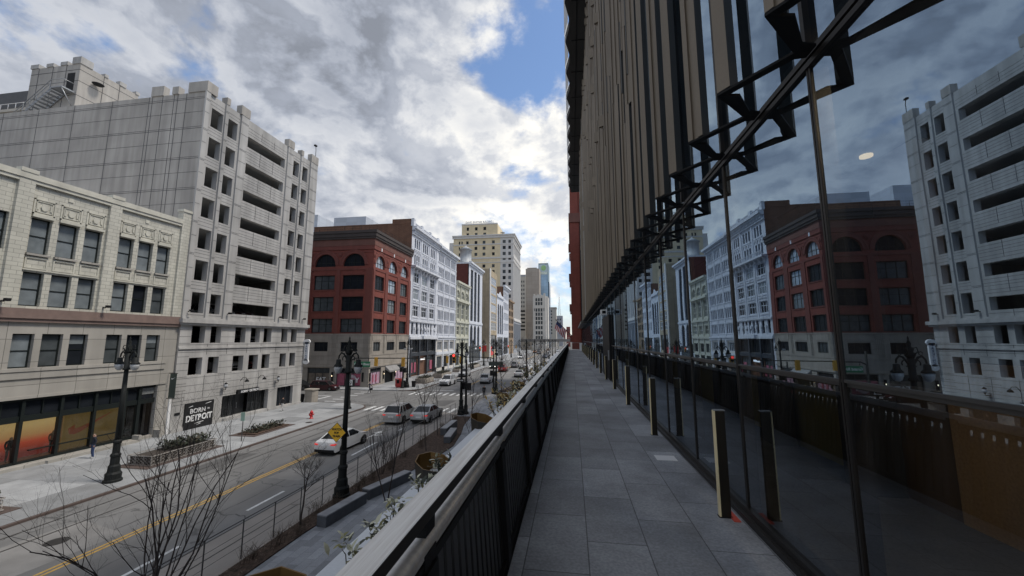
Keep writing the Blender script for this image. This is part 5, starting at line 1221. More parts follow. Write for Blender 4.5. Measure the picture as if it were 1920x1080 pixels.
r = thing('security_camera', 'white box camera on the top of the dark open door', 'camera', (1.35,17.0,1.2)); mb = MB(); mb.box(1.2,1.45,16.3,16.6,1.0,1.2); mb.build('housing', sign_wht, r); mb = MB(); mb.tube([(1.4,16.45,1.1),(1.58,16.45,1.12)],.03,5); mb.build('bracket', steel_lt, r); mb = MB(); mb.box(1.25,1.40,16.29,16.30,1.04,1.16); mb.build('lens', black_mt, r)
r = thing('sign_stand', 'pale upright board standing at the far end of the terrace', 'sign stand', (1.3,58,T)); mb = MB(); mb.extr([(1.1,58,T),(1.5,58,T),(1.5,58.25,T+1.1),(1.1,58.25,T+1.1)],(0,.04,0)); mb.build('board', sign_wht, r); mb = MB(); mb.extr([(1.15,58.6,T),(1.45,58.6,T),(1.45,58.3,T+1.05),(1.15,58.3,T+1.05)],(0,.03,0)); mb.build('rear_leg', steel_lt, r)
mb = MB(); mb.box(-.62,1.6,65.5,65.54,T,T+.03); 
r = thing('end_guard', 'low glass guard with thin top rail closing the terrace end', 'guard rail', (.5,65.4,T)); mb = MB(); mb.quad((-.6,65.4,T+.03),(1.55,65.4,T+.03),(1.55,65.4,T+1.05),(-.6,65.4,T+1.05)); mb.build('glass_pane', mirror_glass('clear_guard_glass',1.3,(.9,.9,.9),(.9,.92,.92)), r); mb = MB(); mb.box(-.6,1.55,65.37,65.43,T+1.05,T+1.10); mb.box(-.6,1.55,65.37,65.43,T,T+.03); mb.build('top_rail', steel_lt, r)

# terrace railing
def railing():
    r = thing('terrace_railing', 'long black balustrade with pale timber handrail along the terrace edge', 'railing', (-.56,20,T))
    A, B_ = -3.41, 65.3
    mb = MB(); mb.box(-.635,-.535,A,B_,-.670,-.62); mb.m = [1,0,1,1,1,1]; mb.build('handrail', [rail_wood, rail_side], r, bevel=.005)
    mb = MB(); mb.tube([(-.595,A,-.80),(-.595,B_,-.80)],.042,12); mb.build('grab_rail', rail_tube, r)
    yy = A+.2; k = 0
    while yy < B_:
        mb = MB(); mb.box(-.60,-.555,yy,yy+.10,-.74,-.666); mb.prism([(-.62,yy-.01),(-.55,yy-.01),(-.55,yy+.11),(-.62,yy+.11)],-.86,-.80); mb.extr([(-.64,yy-.02,-.86),(-.54,yy-.02,-.86),(-.48,yy-.02,T-.02),(-.56,yy-.02,T-.02)],(0,.13,0)); mb.build('post', black_mt, r); yy += 1.57
    mb = MB(); mb.box(-.60,-.555,A,B_,-.87,-.83); mb.box(-.545,-.50,A,B_,T-.01,T+.045); mb.build('bottom_rail', black_mt, r)
    ys = [A+.1+.105*k for k in range(int((B_-A)/.105))]
    def bar(mb, y): mb.extr([(-.600,y,-.85),(-.588,y,-.85),(-.522,y,T+.02),(-.534,y,T+.02)],(0,.066,0))
    first = [y for y in ys if y > 1.6][:98]
    for y in first: m = MB(); bar(m, y); m.build('baluster', bar_mt, r)
    m = MB()
    for y in ys:
        if y not in first: bar(m, y)
    stuff(m.build('balusters', bar_mt, r))
railing()
# bollards
def bollards():
    used = []
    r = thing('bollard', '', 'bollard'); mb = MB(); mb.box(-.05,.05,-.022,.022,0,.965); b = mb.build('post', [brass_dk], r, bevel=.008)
    mb = MB(); mb.extr([(-.053,-.023,0),(-.053,.024,0),(-.049,.024,0),(-.040,-.0235,0)],(0,0,.965)); mb.build('gleam_edge', brass_gleam, r); mb = MB(); mb.box(-.052,.052,-.024,.024,.966,.974); mb.build('cap', steel_lt, r); mb = MB(); mb.box(-.06,.06,-.03,.03,0,.008); mb.build('base_plate', black_mt, r)  # pale strip stands in for the sky gleam along the post
    names = ['nearest bronze bollard, standing beside the red floor tab','second bronze bollard, just beyond the white floor tile','third bronze bollard along the glass wall','fourth bronze bollard along the glass wall','fifth bronze bollard, just before the dark open door','sixth bronze bollard, beside the dark open door','seventh bronze bollard, just past the dark open door']
    for k in range(17):
        lab = names[k] if k < len(names) else 'slim bronze bollard far along the terrace beyond the dark open door'
        place(r, used, (1.39,4.15+3.18*k,T), 0, lab, 'bollard', 'bronze bollards along the glass wall')
bollards()
mb = MB(); mb.box(1.13,1.40,5.85,6.08,T+.001,T+.006); mb.box(1.33,1.34,5.86,6.07,T+.0062,T+.009); tag(mb.build('floor_tile', sign_wht), 'small white floor tile lying on the grey pavers by the glass', 'floor tile')
mb = MB(); mb.box(1.43,1.49,4.05,4.27,T+.001,T+.008); tag(mb.build('floor_tab', mat('coral_red',(.62,.09,.06),.6,.1)), 'small red floor tab at the foot of the nearest bollard', 'floor tab')
# bronze tubs on the ledge
def tubs():
    used = []
    r = thing('bronze_tub', '', 'planter'); mb = MB(); n = 8; pts = []
    P = [(math.cos(2*math.pi*(k+.5)/n), math.sin(2*math.pi*(k+.5)/n)) for k in range(n)]
    top = [(.31*x,.31*y,.44+.06*y-.06*x) for x, y in P]; bot = [(.27*x,.27*y,0) for x, y in P]; ti = [(.295*x,.295*y,.44+.06*y-.06*x) for x, y in P]; bi = [(.25*x,.25*y,.06) for x, y in P]
    mb.add(top+bot,[(k,(k+1)%n,n+(k+1)%n,n+k) for k in range(n)]+[tuple(range(n,2*n))],0)
    mb.build('outside', bronze_out, r)
    mb = MB(); mb.add(ti+bi,[(k,(k+1)%n,n+(k+1)%n,n+k) for k in range(n)]+[tuple(range(n,2*n))]); mb.build('lining', bronze_pot, r)
    mb = MB(); mb.add(top+ti,[(k,(k+1)%n,n+(k+1)%n,n+k) for k in range(n)]); mb.build('rim', bronze_pot, r)
    for k in range(5):
        lab = ['faceted bronze tub at the bottom edge, nearest the viewer','faceted bronze tub with dark leaves spilling from it, on the pale ledge','faceted bronze tub on the pale ledge, third from the viewer','faceted bronze tub farther along the ledge among the golden shrubs','faceted bronze tub on the ledge, fifth from the viewer'][k]
        place(r, used, (-2.36+.06*(k>0),2.97+3.53*k,(-2.43,-2.45,-2.42,-2.35,-2.3)[k]), R(8*k), lab, 'planter', 'bronze tubs on the ledge')
tubs()

# ------------------------------------------------------------------ plants
def leaf_plant(name, label, cat, loc, h, n, ms, ll, seed, spread=.35, group=None, sr=.012, lw=.34, t0=.3):
    rnd = random.Random(seed); r = thing(name, label, cat, loc, group)
    st = MB(); lf = MB(); x0, y0, z0 = loc
    ns = max(2, n//9)
    for s in range(ns):
        a = rnd.uniform(0,6.28); e = Vector((math.cos(a)*spread*rnd.uniform(.3,1), math.sin(a)*spread*rnd.uniform(.3,1), h*rnd.uniform(.6,1)))
        b = Vector((x0+rnd.uniform(-.3,.3)*spread, y0+rnd.uniform(-.3,.3)*spread, z0))
        m = b+e*.5+Vector((0,0,.06)); st.tube([b,m,b+e],[sr,sr*.7,sr*.35],4)
        for k in range(n//ns):
            t = rnd.uniform(t0,1.02); p = b.lerp(b+e, t)+Vector((rnd.gauss(0,.02),rnd.gauss(0,.02),.03))
            az = rnd.uniform(0,6.28); el = rnd.uniform(-.2,1.0); d = Vector((math.cos(az)*math.cos(el), math.sin(az)*math.cos(el), math.sin(el))); sd = d.cross(Vector((0,0,1))).normalized(); l = ll*rnd.uniform(.6,1.15); up = sd.cross(d)*.08*l
            w_ = l*lw*.5; lf.add([p,p+d*l*.35+sd*w_+up,p+d*l*.7+sd*w_*.8+up,p+d*l,p+d*l*.7-sd*w_*.8+up,p+d*l*.35-sd*w_+up],[(0,1,5),(1,2,4,5),(2,3,4)],rnd.randrange(len(ms)))
    st.build('stem', bark, r); lf.build('foliage', ms, r); return r
lp = 'leafy shrub with pale green leaves behind the handrail'
for i, (y, x, h, lab) in enumerate(((1.66,-.93,.98,'pale leafy shrub rising behind the handrail, nearest the viewer'),(1.83,-.95,.96,'small pale leafy sprig behind the handrail, second from the viewer'),(2.05,-.98,1.0,'pale leafy shrub behind the handrail, third from the viewer'),(2.40,-1.02,1.08,'tall pale leafy sprig with green leaves behind the handrail, level with the benches'))):
    leaf_plant('leafy_shrub', lab, 'shrub', (-.93,y,-1.04), .06+.13*h, 45, [leaf_pale,leaf_pale,leaf_olive,leaf_dark], .05, 30+i, .07, 'leafy shrubs behind the handrail', .003, .42, .62)
leaf_plant('leafy_shrub', 'dark leafy shrub filling the bronze tub on the ledge', 'shrub', (-2.12,6.28,-2.3), .46, 110, [leaf_dark,leaf_dark,leaf_dark,leaf_pale], .12, 41, .34, None, .006)
for i, (x, y) in enumerate(((-1.3,6.4),(-1.5,9.0),(-1.35,11.0))): leaf_plant('leafy_shrub', ['small dark sprig on the pale ledge beyond the leafy tub','small dark sprig on the ledge before the third tub','tiny dark sprig on the ledge just past the third tub'][i], 'shrub', (x,y,-2.2), .30, 12, [leaf_dark], .16, 50+i, .14)
for i in range(9):
    y = (10.6,12.2,13.9,15.8,19.0,21.2,23.6,26.2,29.0)[i]
    leaf_plant('golden_shrub' if i < 4 else 'olive_shrub', ['bushy golden shrub on the ledge, nearest of its row','golden shrub second along the ledge','golden shrub third along the ledge','golden shrub fourth along the ledge','olive green shrub just past the golden ones','olive green shrub second past the golden ones','olive green shrub third past the golden ones','olive green shrub fourth past the golden ones','olive green shrub at the far end of the ledge row'][i], 'shrub', (-1.85+.12*(i%2),y,-2.2), .70 if i < 4 else .85, 170, [leaf_gold,leaf_gold,leaf_olive,leaf_pale] if i < 4 else [leaf_olive,leaf_gold,leaf_dark], .17, 60+i, .70, 'shrubs along the ledge')

def bare_tree(name, label, loc, h, seed, lean=(0,0), trunk_h=.35, r0=.05, levels=4, spread=.55, nb=5, m=None, group=None, multi=1, up=.25, wig=.06):
    rnd = random.Random(seed); r = thing(name, label, 'tree', loc, group); tk = MB(); cr = MB(); m = m or bark
    def grow(p, d, l, rad, lev, mb):
        n = 5; pts = [p]; q = p.copy(); dd = d.copy()
        for i in range(n):
            dd = (dd+Vector((rnd.gauss(0,wig),rnd.gauss(0,wig),rnd.gauss(0,wig)+up*.12))).normalized(); q = q+dd*l/n; pts.append(q.copy())
        rs = [rad*(1-.55*i/n) for i in range(n+1)]; mb.tube(pts, rs, 6 if lev == 0 else (5 if lev == 1 else 3), cap=False)
        if lev < levels:
            for k in range(nb if lev else nb+1):
                t = rnd.uniform(.35 if lev else trunk_h, 1.0); i = min(n-1, int(t*n)); b = pts[i].lerp(pts[i+1], t*n-i)
                az = rnd.uniform(0,6.28); o = Vector((math.cos(az), math.sin(az), 0)); nd = (dd*(1-spread)+o*spread+Vector((0,0,up))).normalized()
                grow(b, nd, l*rnd.uniform(.38,.62), rad*(1-.55*t)*.62, lev+1, cr)
    for k in range(multi):
        a = rnd.uniform(0,6.28); s = 0 if multi == 1 else (.58 if multi > 7 else .35)
        d = Vector((lean[0]+s*math.cos(a)*rnd.uniform(.3,1), lean[1]+s*math.sin(a)*rnd.uniform(.3,1), 1)).normalized()
        grow(Vector(loc)+Vector((math.cos(a),math.sin(a),0))*.08*(multi > 1), d, h*rnd.uniform(.75,1), r0*(1 if multi == 1 else rnd.uniform(.6,1)), 0, tk)
    tk.build('trunk', m, r); cr.build('crown', m, r); return r
bare_tree('bare_tree', 'big bare multi-stemmed tree filling the lower left foreground', (-13.05,11.3,G+.1), 5.6, 6, (.0,.0), .22, .036, 4, .42, 3, bark, None, 12, .28, .13)
bare_tree('bare_tree', 'small bare tree by the cable fence, left of the nearest lamp post', (-13.1,18.3,G+.1), 3.1, 12, (0,0), .42, .05, 4, .6, 6, bark)
bare_tree('bare_tree', 'thin bare tree standing right of the second bench', (-10.3,21.6,G+.1), 4.6, 17, (.02,.05), .3, .04, 3, .35, 4, bark, None, 3, .3)
bare_tree('bare_tree', 'slim straight bare tree in the mulch, near the leafy tub', (-11.7,31.2,G+.1), 5.2, 19, (0,0), .45, .05, 4, .5, 5, bark_lt)
bare_tree('bare_tree', 'slim straight bare tree in the mulch beside the two far benches', (-12.5,36.2,G+.1), 4.9, 23, (0,0), .45, .05, 4, .5, 5, bark_lt)
bare_tree('bare_tree', 'bare tree rising just left of the third bronze tub', (-9.9,38.9,G+.1), 6.0, 29, (0,0), .3, .06, 4, .5, 5, bark)
bare_tree('bare_tree', 'bare shrubby tree low on the plaza by the third tub', (-9.4,36.4,G+.1), 2.6, 31, (0,0), .1, .03, 3, .5, 5, bark, None, 3)
bare_tree('bare_tree', 'twiggy multi-stemmed bush inside the cable fence before the silver sedan', (-12.6,25.5,G+.1), 2.6, 33, (0,0), .15, .026, 3, .45, 5, bark, None, 5)
bare_tree('bare_tree', 'tall bare street tree beyond the second crossing', (-10.8,60,G+.1), 6.5, 37, (0,0), .35, .07, 4, .5, 6, bark)
bare_tree('bare_tree', 'bare street tree beside the parked cars of the next block', (-9.5,84,G+.1), 8.5, 39, (0,0), .3, .09, 4, .55, 6, bark)
bare_tree('bare_tree', 'bare tree stump-height sapling by the planting bed corner', (-8.5,72,G+.1), 4.5, 41, (0,0), .3, .05, 4, .5, 5, bark)
for i, (x, y) in enumerate(((-10.3,118),(-10.3,138),(-10.3,172),(-10.3,196),(-30.5,176),(-30.5,196),(-30.5,222),(-36,330),(-30,338),(-41,326),(-24,342))):
    bare_tree('bare_tree', 'small bare street tree far up the avenue', (x,y,G+.1), 6.5 if y < 300 else 11, 70+i, (0,0), .3, .09, 3, .6, 6, bark_lt, 'bare street trees far up the avenue')
def dry_shrub(i, x, y, h, lab):
    rnd = random.Random(100+i); r = MB()
    for k in range(26):
        a = rnd.uniform(0,6.28); d = Vector((math.cos(a)*rnd.uniform(.05,.5), math.sin(a)*rnd.uniform(.05,.5), 1)); p = Vector((x+rnd.gauss(0,.12),y+rnd.gauss(0,.2),G+.15)); hh = h*rnd.uniform(.5,1.1)
        q = p+d*hh*.6; r.tube([p,q,q+Vector((rnd.gauss(0,.12),rnd.gauss(0,.12),hh*.45))],[.008,.006,.003],3,cap=False)
        for j in range(2): r.tube([q,q+Vector((rnd.gauss(0,.2),rnd.gauss(0,.2),rnd.uniform(.1,.35)))],[.005,.003],3,cap=False)
    o = r.build('dry_shrub', dry_twig); tag(o, lab, 'shrub', 'dry twiggy shrubs along the cable fence')
for i, y in enumerate((15.2,16.4,17.5,19.4,20.6,22.4,23.8,24.6,26.4,27.8,29.3,32.2,34.0,38.5,40.6,43.0)):
    dry_shrub(i, -13.0+.25*(i%3), y, .75 if i % 2 else .55, 'dry twiggy shrub in the mulch bed behind the cable fence')
rnd = random.Random(77); mb = MB()
for k in range(2600):
    y = rnd.uniform(10,45); xm = -12.4 if y < 19 else (-11.9+.16*(y-20) if y < 31 else -10.2-.12*(y-31)); x = rnd.uniform(-13.3,xm-.1); a = rnd.uniform(0,3.14); l = rnd.uniform(.03,.12); z = G+.162+rnd.uniform(0,.03)
    d = Vector((math.cos(a),math.sin(a),rnd.uniform(-.2,.4)))*l; s = Vector((-math.sin(a),math.cos(a),0))*.014
    p = Vector((x,y,z)); mb.add([p-s,p+d-s,p+d+s,p+s],[(0,1,2,3)],rnd.randrange(3))
o = mb.build('wood_chips', [mulch_mt, dry_twig, mat('pale_chip',(.16,.12,.09),.9,.3,5)]); stuff(o); tag(o, 'loose wood chips scattered over the mulch bed', 'wood chips')

# ------------------------------------------------------------------ fence, benches
def cable_fence():
    r = thing('cable_fence', 'low steel cable fence between the gutter and the mulch bed', 'fence', (-13.5,27,G))
    ys = [8.3+1.75*k for k in range(22)]
    for y in ys: mb = MB(); mb.box(-13.515,-13.485,y-.02,y+.02,G,-7.36); mb.build('post', cable_mt, r)
    for z, t in ((-7.36,.020),(-7.85,.008),(-8.35,.008)): mb = MB(); mb.tube([(-13.5,8.3,z),(-13.5,ys[-1],z)],t,6); mb.build('cable' if t < .015 else 'top_rail', cable_mt, r)
cable_fence()
def bench(lab, x0, y0, x1, y1, w_=.55, h=.55):
    d = Vector((x1-x0,y1-y0,0)); n = Vector((d.y,-d.x,0)).normalized()*w_/2; a, b = Vector((x0,y0,G+.1)), Vector((x1,y1,G+.1))
    r = thing('stone_bench', lab, 'bench', (x0,y0,G+.1), 'granite block benches'); mb = MB(); mb.extr([a-n,b-n,b+n,a+n],(0,0,h-.06)); mb.build('block', bench_mt, r, bevel=.02)
    t = Vector((0,0,h-.058)); n2 = n*1.03; mb = MB(); mb.extr([a-n2+t,b-n2+t,b+n2+t,a+n2+t],(0,0,.06)); mb.build('seat', bench_top, r, bevel=.012)
bench('long granite block bench beside the mulch, nearest the viewer', -12.0,18.3,-11.55,21.25)
bench('long granite block bench angled behind the nearest one', -11.62,21.7,-10.55,25.0)
bench('short pale-topped granite bench near the third bronze tub', -10.75,33.6,-11.2,37.0,.6,.6)
bench('farther granite bench set beside the short pale-topped one', -11.95,36.2,-12.05,40.0,.6,.7)

# ------------------------------------------------------------------ street lamps
def lamp_proto(hgt=9.0):
    r = thing('street_lamp', '', 'street lamp')
    mb = MB(); mb.lathe([(.47,0),(.47,.14),(.40,.18),(.41,.5),(.32,.62),(.30,.95),(.235,1.05),(.23,1.5),(.265,1.55),(.265,1.65),(.19,1.75),(.18,2.3),(.22,2.36),(.22,2.46),(.16,2.55)],n=12,smooth=False); mb.build('base', iron_gn, r)
    mb = MB(); mb.lathe([(.155,2.55),(.115,6.9)],n=10); mb.lathe([(.20,6.9),(.20,7.0),(.15,7.05),(.14,8.2)],n=10); mb.build('shaft', iron_gn, r)
    for s in (-1,1):
        mb = MB(); P = [(.0,7.35),(.13,7.75),(.30,8.02),(.46,8.06),(.57,7.92),(.60,7.72)]; mb.tube([(s*x,0,z) for x, z in P],[.06,.06,.055,.05,.045,.04],6)
        mb.tube([(s*(.24+.13*math.cos(t)),0,7.72+.16*math.sin(t)) for t in [k*math.pi/5-.6 for k in range(9)]],.028,5); mb.tube([(s*(.12+.10*math.cos(t)),0,8.14+.11*math.sin(t)) for t in [k*math.pi/4 for k in range(8)]],.024,5)
        mb.tube([(s*(.42+.08*math.cos(t)),0,8.2+.09*math.sin(t)) for t in [k*math.pi/4 for k in range(8)]],.02,5)
        mb.build('arm', iron_gn, r)
        mb = MB(); mb.lathe([(.05,.42),(.13,.40),(.15,.16),(.24,.06),(.27,0)][::-1],(s*.60,0,7.28),12); l = mb.build('lantern', iron_gn, r)
        mb = MB(); mb.lathe([(.24,-.01),(.235,-.16),(.17,-.34),(.07,-.42)],(s*.60,0,7.28),12); mb.build('globe', lamp_globe, l)
    mb = MB(); mb.lathe([(.16,8.0),(.22,8.12),(.12,8.25),(.17,8.4),(.07,8.55),(.1,8.68),(.03,8.85),(.045,8.92),(.01,9.05)],n=10)
    for k in range(4):
        a = k*math.pi/2+.78; c, s = math.cos(a), math.sin(a); mb.tube([(.12*c,.12*s,8.1),(.3*c,.3*s,8.3),(.26*c,.26*s,8.5),(.12*c,.12*s,8.45)],.025,5)
    mb.build('finial', iron_gn, r)
    return r
lp, lu = lamp_proto(), []
LG = 'ornate twin-lantern street lamps'
for x, y, rz, lab in ((-28.75,21.8,0,'ornate twin lamp post on the left sidewalk before the lit shop window'),(-13.15,21.8,.12,'tall ornate twin lamp post behind the yellow warning sign'),
    (-13.2,46.4,.1,'ornate twin lamp post carrying signals at the nearer crosswalk'),(-12.4,64.2,.1,'ornate twin lamp post beyond the man at the crossing'),
    (-30.4,70.2,.1,'ornate twin lamp post by the red newspaper box on the far corner'),(-29.6,116,.1,'ornate twin lamp post on the left sidewalk before the cream building'),(-29.6,131,0,'ornate twin lamp post on the left sidewalk, before the tan slab')):
    place(lp, lu, (x,y,G+.12), rz, lab, 'street lamp', LG)
for k, (x, y) in enumerate(((-29.6,148),(-29.6,166),(-29.6,192),(-29.6,222),(-10.5,92),(-10.5,112),(-10.4,134),(-10.4,150),(-10.4,182),(-10.4,215),(-10.4,250),(-29.6,255))):
    place(lp, lu, (x,y,G+.12), .1, 'dark twin-lantern lamp post far up the '+('left' if x < -20 else 'right')+' side of the avenue', 'street lamp', 'lamp posts far up the '+('left' if x < -20 else 'right')+' side')
r = thing('warning_sign', 'yellow diamond sign reading WATCH FOR TRAIN on the near lamp post', 'sign', (-13.4,21.5,-5.3)); f = Fr((-13.47,21.50,-5.32),(math.cos(.06),math.sin(.06),0),(-math.sin(.06),math.cos(.06),0))
h = .56; mb = MB(); mb.extr([f.p(0,-h),f.p(h,0),f.p(0,h),f.p(-h,0)],f.N*.02); mb.build('panel', sign_blk, r); h = .53; mb = MB(); mb.extr([f.p(0,-h,-.004),f.p(h,0,-.004),f.p(0,h,-.004),f.p(-h,0,-.004)],f.N*.003); mb.build('face', sign_yel, r)
for i, (t, v) in enumerate((('WATCH',.12),('FOR',-.07),('TRAIN',-.26))): text(t, .165, f, 0, v, -.012, sign_blk, r, bold=.006, sx=.95, ext=.003)
for q in (.2,-.2): mb = MB(); mb.tube([f.p(.2,q,.02),f.p(.3,q,.15)],.02,4); mb.build('bracket', black_mt, r)

# ------------------------------------------------------------------ traffic signals and street signs
def signal_head(mb_y, mb_k, lens, x, y, z, face=1, on=0):
    """three-lens head facing +y (face=1) or -y"""
    mb_y.box(x-.17,x+.17,y-.13,y+.13,z,z+1.05)
    for k in range(3):
        zc = z+.18+.345*k; mb_k.lathe([(.13,0),(.13,.02)],(0,0,0),3) if False else None
        yf = y+face*.135; mb_k.extr([(x+.13*math.cos(t),yf,zc+.13*math.sin(t)) for t in [i*math.pi/5 for i in range(10)]],(0,face*.10,0))
def signal_pole(label, x, y, h, arm=None, heads=(), ped=True, sign=None, arm_z=-2.45, m=None):
    r = thing('traffic_signal', label, 'traffic signal', (x,y,G+.12)); mb = MB(); mb.lathe([(.36,0),(.36,.2),(.24,.3),(.22,1.0),(.15,1.1),(.11,h)],(x,y,G+.12),10); mb.build('pole', iron_gn, r)
    if arm: mb = MB(); mb.tube([(x,y,arm_z-.3),(x+.6*(1 if arm > x else -1),y,arm_z),(arm,y,arm_z+.05)],[.08,.07,.05],6); mb.build('mast_arm', iron_gn, r)
    for hx, fc, lit in heads:
        q = MB(); q.box(hx-.19,hx+.19,y-.13,y+.13,arm_z-1.0,arm_z+.12); hd = q.build('signal_head', signal_yel, r)
        q = MB()
        for k in range(3):
            zc = arm_z-.80+.36*k; q.extr([(hx+.14*math.cos(t),y+fc*.13,zc+.14*math.sin(t)) for t in [i*math.pi/5 for i in range(10)]],(0,fc*.14,0))
        q.build('visor', black_mt, hd)
        if lit: q = MB(); q.extr([(hx+.15*math.cos(t),y+fc*.275,arm_z-.08+.15*math.sin(t)) for t in [i*math.pi/5 for i in range(10)]],(0,fc*.01,0)); q.build('red_lens', red_light, hd)
    if ped:
        for dx, zz in ((-.38,-6.0),(.38,-6.1)): q = MB(); q.box(x+dx-.21,x+dx+.21,y-.2,y+.2,zz,zz+.85); q.box(x+min(0,dx),x+max(0,dx),y-.03,y+.03,zz+.5,zz+.58); q.build('pedestrian_signal', black_mt, r)
    return r
r = signal_pole('traffic signal with long arm and green street sign on the near left corner', -28.6,48.0,7.6,-17.2,((-25.1,1,0),(-21.4,1,0)))
s = thing('street_sign', 'green street sign reading Grand River hanging from the signal arm', 'sign', (-27,48,-3.3)); mb = MB(); mb.box(-28.15,-25.9,47.97,48.03,-3.58,-2.88); mb.build('panel', sign_grn, s); text('Grand River', .44, FY(47.965), -27.0, -3.36, 0, sign_wht, s, bold=.004)
mb = MB(); mb.box(-27.9,-27.85,47.98,48.02,-2.85,-2.5); mb.box(-26.2,-26.15,47.98,48.02,-2.85,-2.5); mb.build('hanger', black_mt, s)
s = thing('regulatory_sign', 'small square white no-turn sign low on the near left signal pole', 'sign', (-28.5,47.8,-5.6)); mb = MB(); mb.box(-28.80,-28.1,47.70,47.73,-5.9,-5.2); mb.build('panel', sign_wht, s); mb = MB(); mb.tube([(-28.45+.24*math.cos(t),47.68,-5.55+.24*math.sin(t)) for t in [k*math.pi/8 for k in range(17)]],.03,4); mb.tube([(-28.62,47.68,-5.38),(-28.28,47.68,-5.72)],.03,4); mb.build('symbol', sign_blk, s)
s = thing('control_box', 'dark signal control box strapped low on the near left signal pole', 'control box', (-28.6,47.7,-7.5)); mb = MB(); mb.box(-28.8,-28.4,47.5,47.78,-8.3,-6.3); mb.build('case', black_mt, s); mb = MB(); mb.box(-28.78,-28.42,47.49,47.5,-8.25,-7.4); mb.build('door', steel_dk, s)
signal_pole('traffic signal with arm reaching left over the avenue beside the second crossing', -12.9,64.6,6.4,-21.5,((-18.6,1,0),(-20.9,1,0)),True,arm_z=-3.0)
signal_pole('short signal post with two black pedestrian heads on the near right corner', -12.75,46.9,6.4,-14.6,((-14.3,-1,1),),True,arm_z=-1.9)
signal_pole('traffic signal at the far left corner beside the red newspaper box', -30.9,69.4,5.2,None,(),True)
signal_pole('small traffic signal far up at the second side street', -28.6,148.4,7.6,-20.5,((-24,-1,1),(-21,1,0)),True)
signal_pole('traffic signal on the left sidewalk with a lit red lens before the cream building', -29.2,112,7.6,-25.6,((-26.4,-1,1),),False,arm_z=-2.4)
for (x, y, z, w_, lab) in ((-13.2,46.15,-4.9,.95,'narrow white one-way sign on the lamp post at the nearer crosswalk'),):
    s = thing('one_way_sign', lab, 'sign', (x,y,z)); mb = MB(); mb.box(x-w_/2,x+w_/2,y-.14,y-.12,z-.13,z+.17); mb.build('panel', sign_blk, s); mb = MB(); mb.extr([(x-.4,y-.145,z),(x-.4,y-.145,z+.06),(x+.15,y-.145,z+.06),(x+.15,y-.145,z+.12),(x+.4,y-.145,z+.03),(x+.15,y-.145,z-.07),(x+.15,y-.145,z)],(0,.004,0)); mb.build('arrow', sign_wht, s)
s = thing('street_sign', 'dark back of a street name board on the lamp post past the crossing', 'sign', (-12.4,64,-4)); mb = MB(); mb.box(-13.6,-11.2,63.9,63.95,-4.3,-3.7); mb.build('panel', mat('sign_back_green',(.045,.06,.055),.6,.1), s); mb = MB(); mb.box(-12.6,-12.55,63.95,64.1,-4.25,-3.75); mb.build('clamp', black_mt, s)
s = thing('parking_notice', 'small pale green parking sign on a thin post by the low planting bed', 'sign', (-28.8,31.6,G)); mb = MB(); mb.tube([(-28.8,31.6,G+.1),(-28.8,31.6,-6.45)],.035,6); mb.build('post', cable_mt, s); mb = MB(); mb.box(-29.0,-28.6,31.54,31.56,-7.15,-6.4); mb.build('panel', mat('sign_pale_green',(.35,.5,.42),.5,.1), s)

# hydrant, boxes, bins, pier
r = thing('fire_hydrant', 'red fire hydrant on the left sidewalk', 'fire hydrant', (-29.2,41.5,G+.12)); mb = MB(); mb.lathe([(.22,0),(.22,.06),(.15,.08),(.15,.62),(.19,.64),(.19,.70),(.15,.80),(.05,.88),(.05,.95)],(-29.2,41.5,G+.12),12); mb.build('barrel', red_paint, r)
mb = MB(); mb.tube([(-29.5,41.5,G+.62),(-28.9,41.5,G+.62)],.075,8); mb.tube([(-29.2,41.2,G+.55),(-29.2,41.5,G+.55)],.09,8); mb.build('nozzle', red_paint, r)
r = thing('newspaper_box', 'red newspaper box at the far corner kerb', 'newspaper box', (-31.9,69.9,G+.13)); mb = MB(); mb.box(-32.5,-31.4,69.7,70.3,G+.3,G+1.75); mb.box(-32.4,-31.5,69.8,70.2,G+.13,G+.3); mb.build('case', sign_red, r, bevel=.04); mb = MB(); mb.box(-32.2,-31.7,69.68,69.698,G+.9,G+1.5); mb.build('window', win_dark, r); mb = MB(); mb.box(-32.3,-31.9,69.66,69.697,G+1.54,G+1.66); mb.build('coin_box', steel_lt, r)
r = thing('newspaper_box', 'black newspaper box beside the red one', 'newspaper box', (-31.0,69.9,G+.13)); mb = MB(); mb.box(-31.3,-30.7,69.75,70.25,G+.3,G+1.4); mb.box(-31.2,-30.8,69.85,70.15,G+.13,G+.3); mb.build('case', black_mt, r, bevel=.03); mb = MB(); mb.box(-31.2,-30.8,69.73,69.749,G+.7,G+1.2); mb.build('window', win_blind, r)
def bin_(x, y, lab):
    r = thing('litter_bin', lab, 'litter bin', (x,y,G+.13)); mb = MB(); mb.lathe([(.33,0),(.40,.9),(.43,.92),(.43,1.0),(.36,1.02)],(x,y,G+.13),14,smooth=False); mb.build('body', black_mt, r); mb = MB(); mb.lathe([(.36,1.02),(.34,1.1),(.18,1.13),(.17,1.08)],(x,y,G+.13),14); mb.build('lid', steel_dk, r)
bin_(-29.5,71.2,'dark litter bin right of the newspaper boxes'); bin_(-38.3,51.95,'dark litter bin at the garage corner beside the stone pier'); bin_(-36.4,108.8,'dark round litter bin before the plainer white building')
r = thing('stone_pier', 'squat tan stone pier on the corner beside the garage', 'stone pier', (-37.1,52.4,G)); mb = MB(); mb.prism([(-37.65,51.75),(-36.55,51.75),(-36.35,52.05),(-36.35,52.9),(-37.85,52.9),(-37.85,52.05)],G+.05,G+1.75); mb.build('block', stone_base, r, bevel=.05); mb = MB(); mb.prism([(-37.75,51.65),(-36.45,51.65),(-36.25,52.0),(-36.25,53),(-37.95,53),(-37.95,52)],G+1.75,G+1.95); mb.build('cap', stone_base, r, bevel=.04)
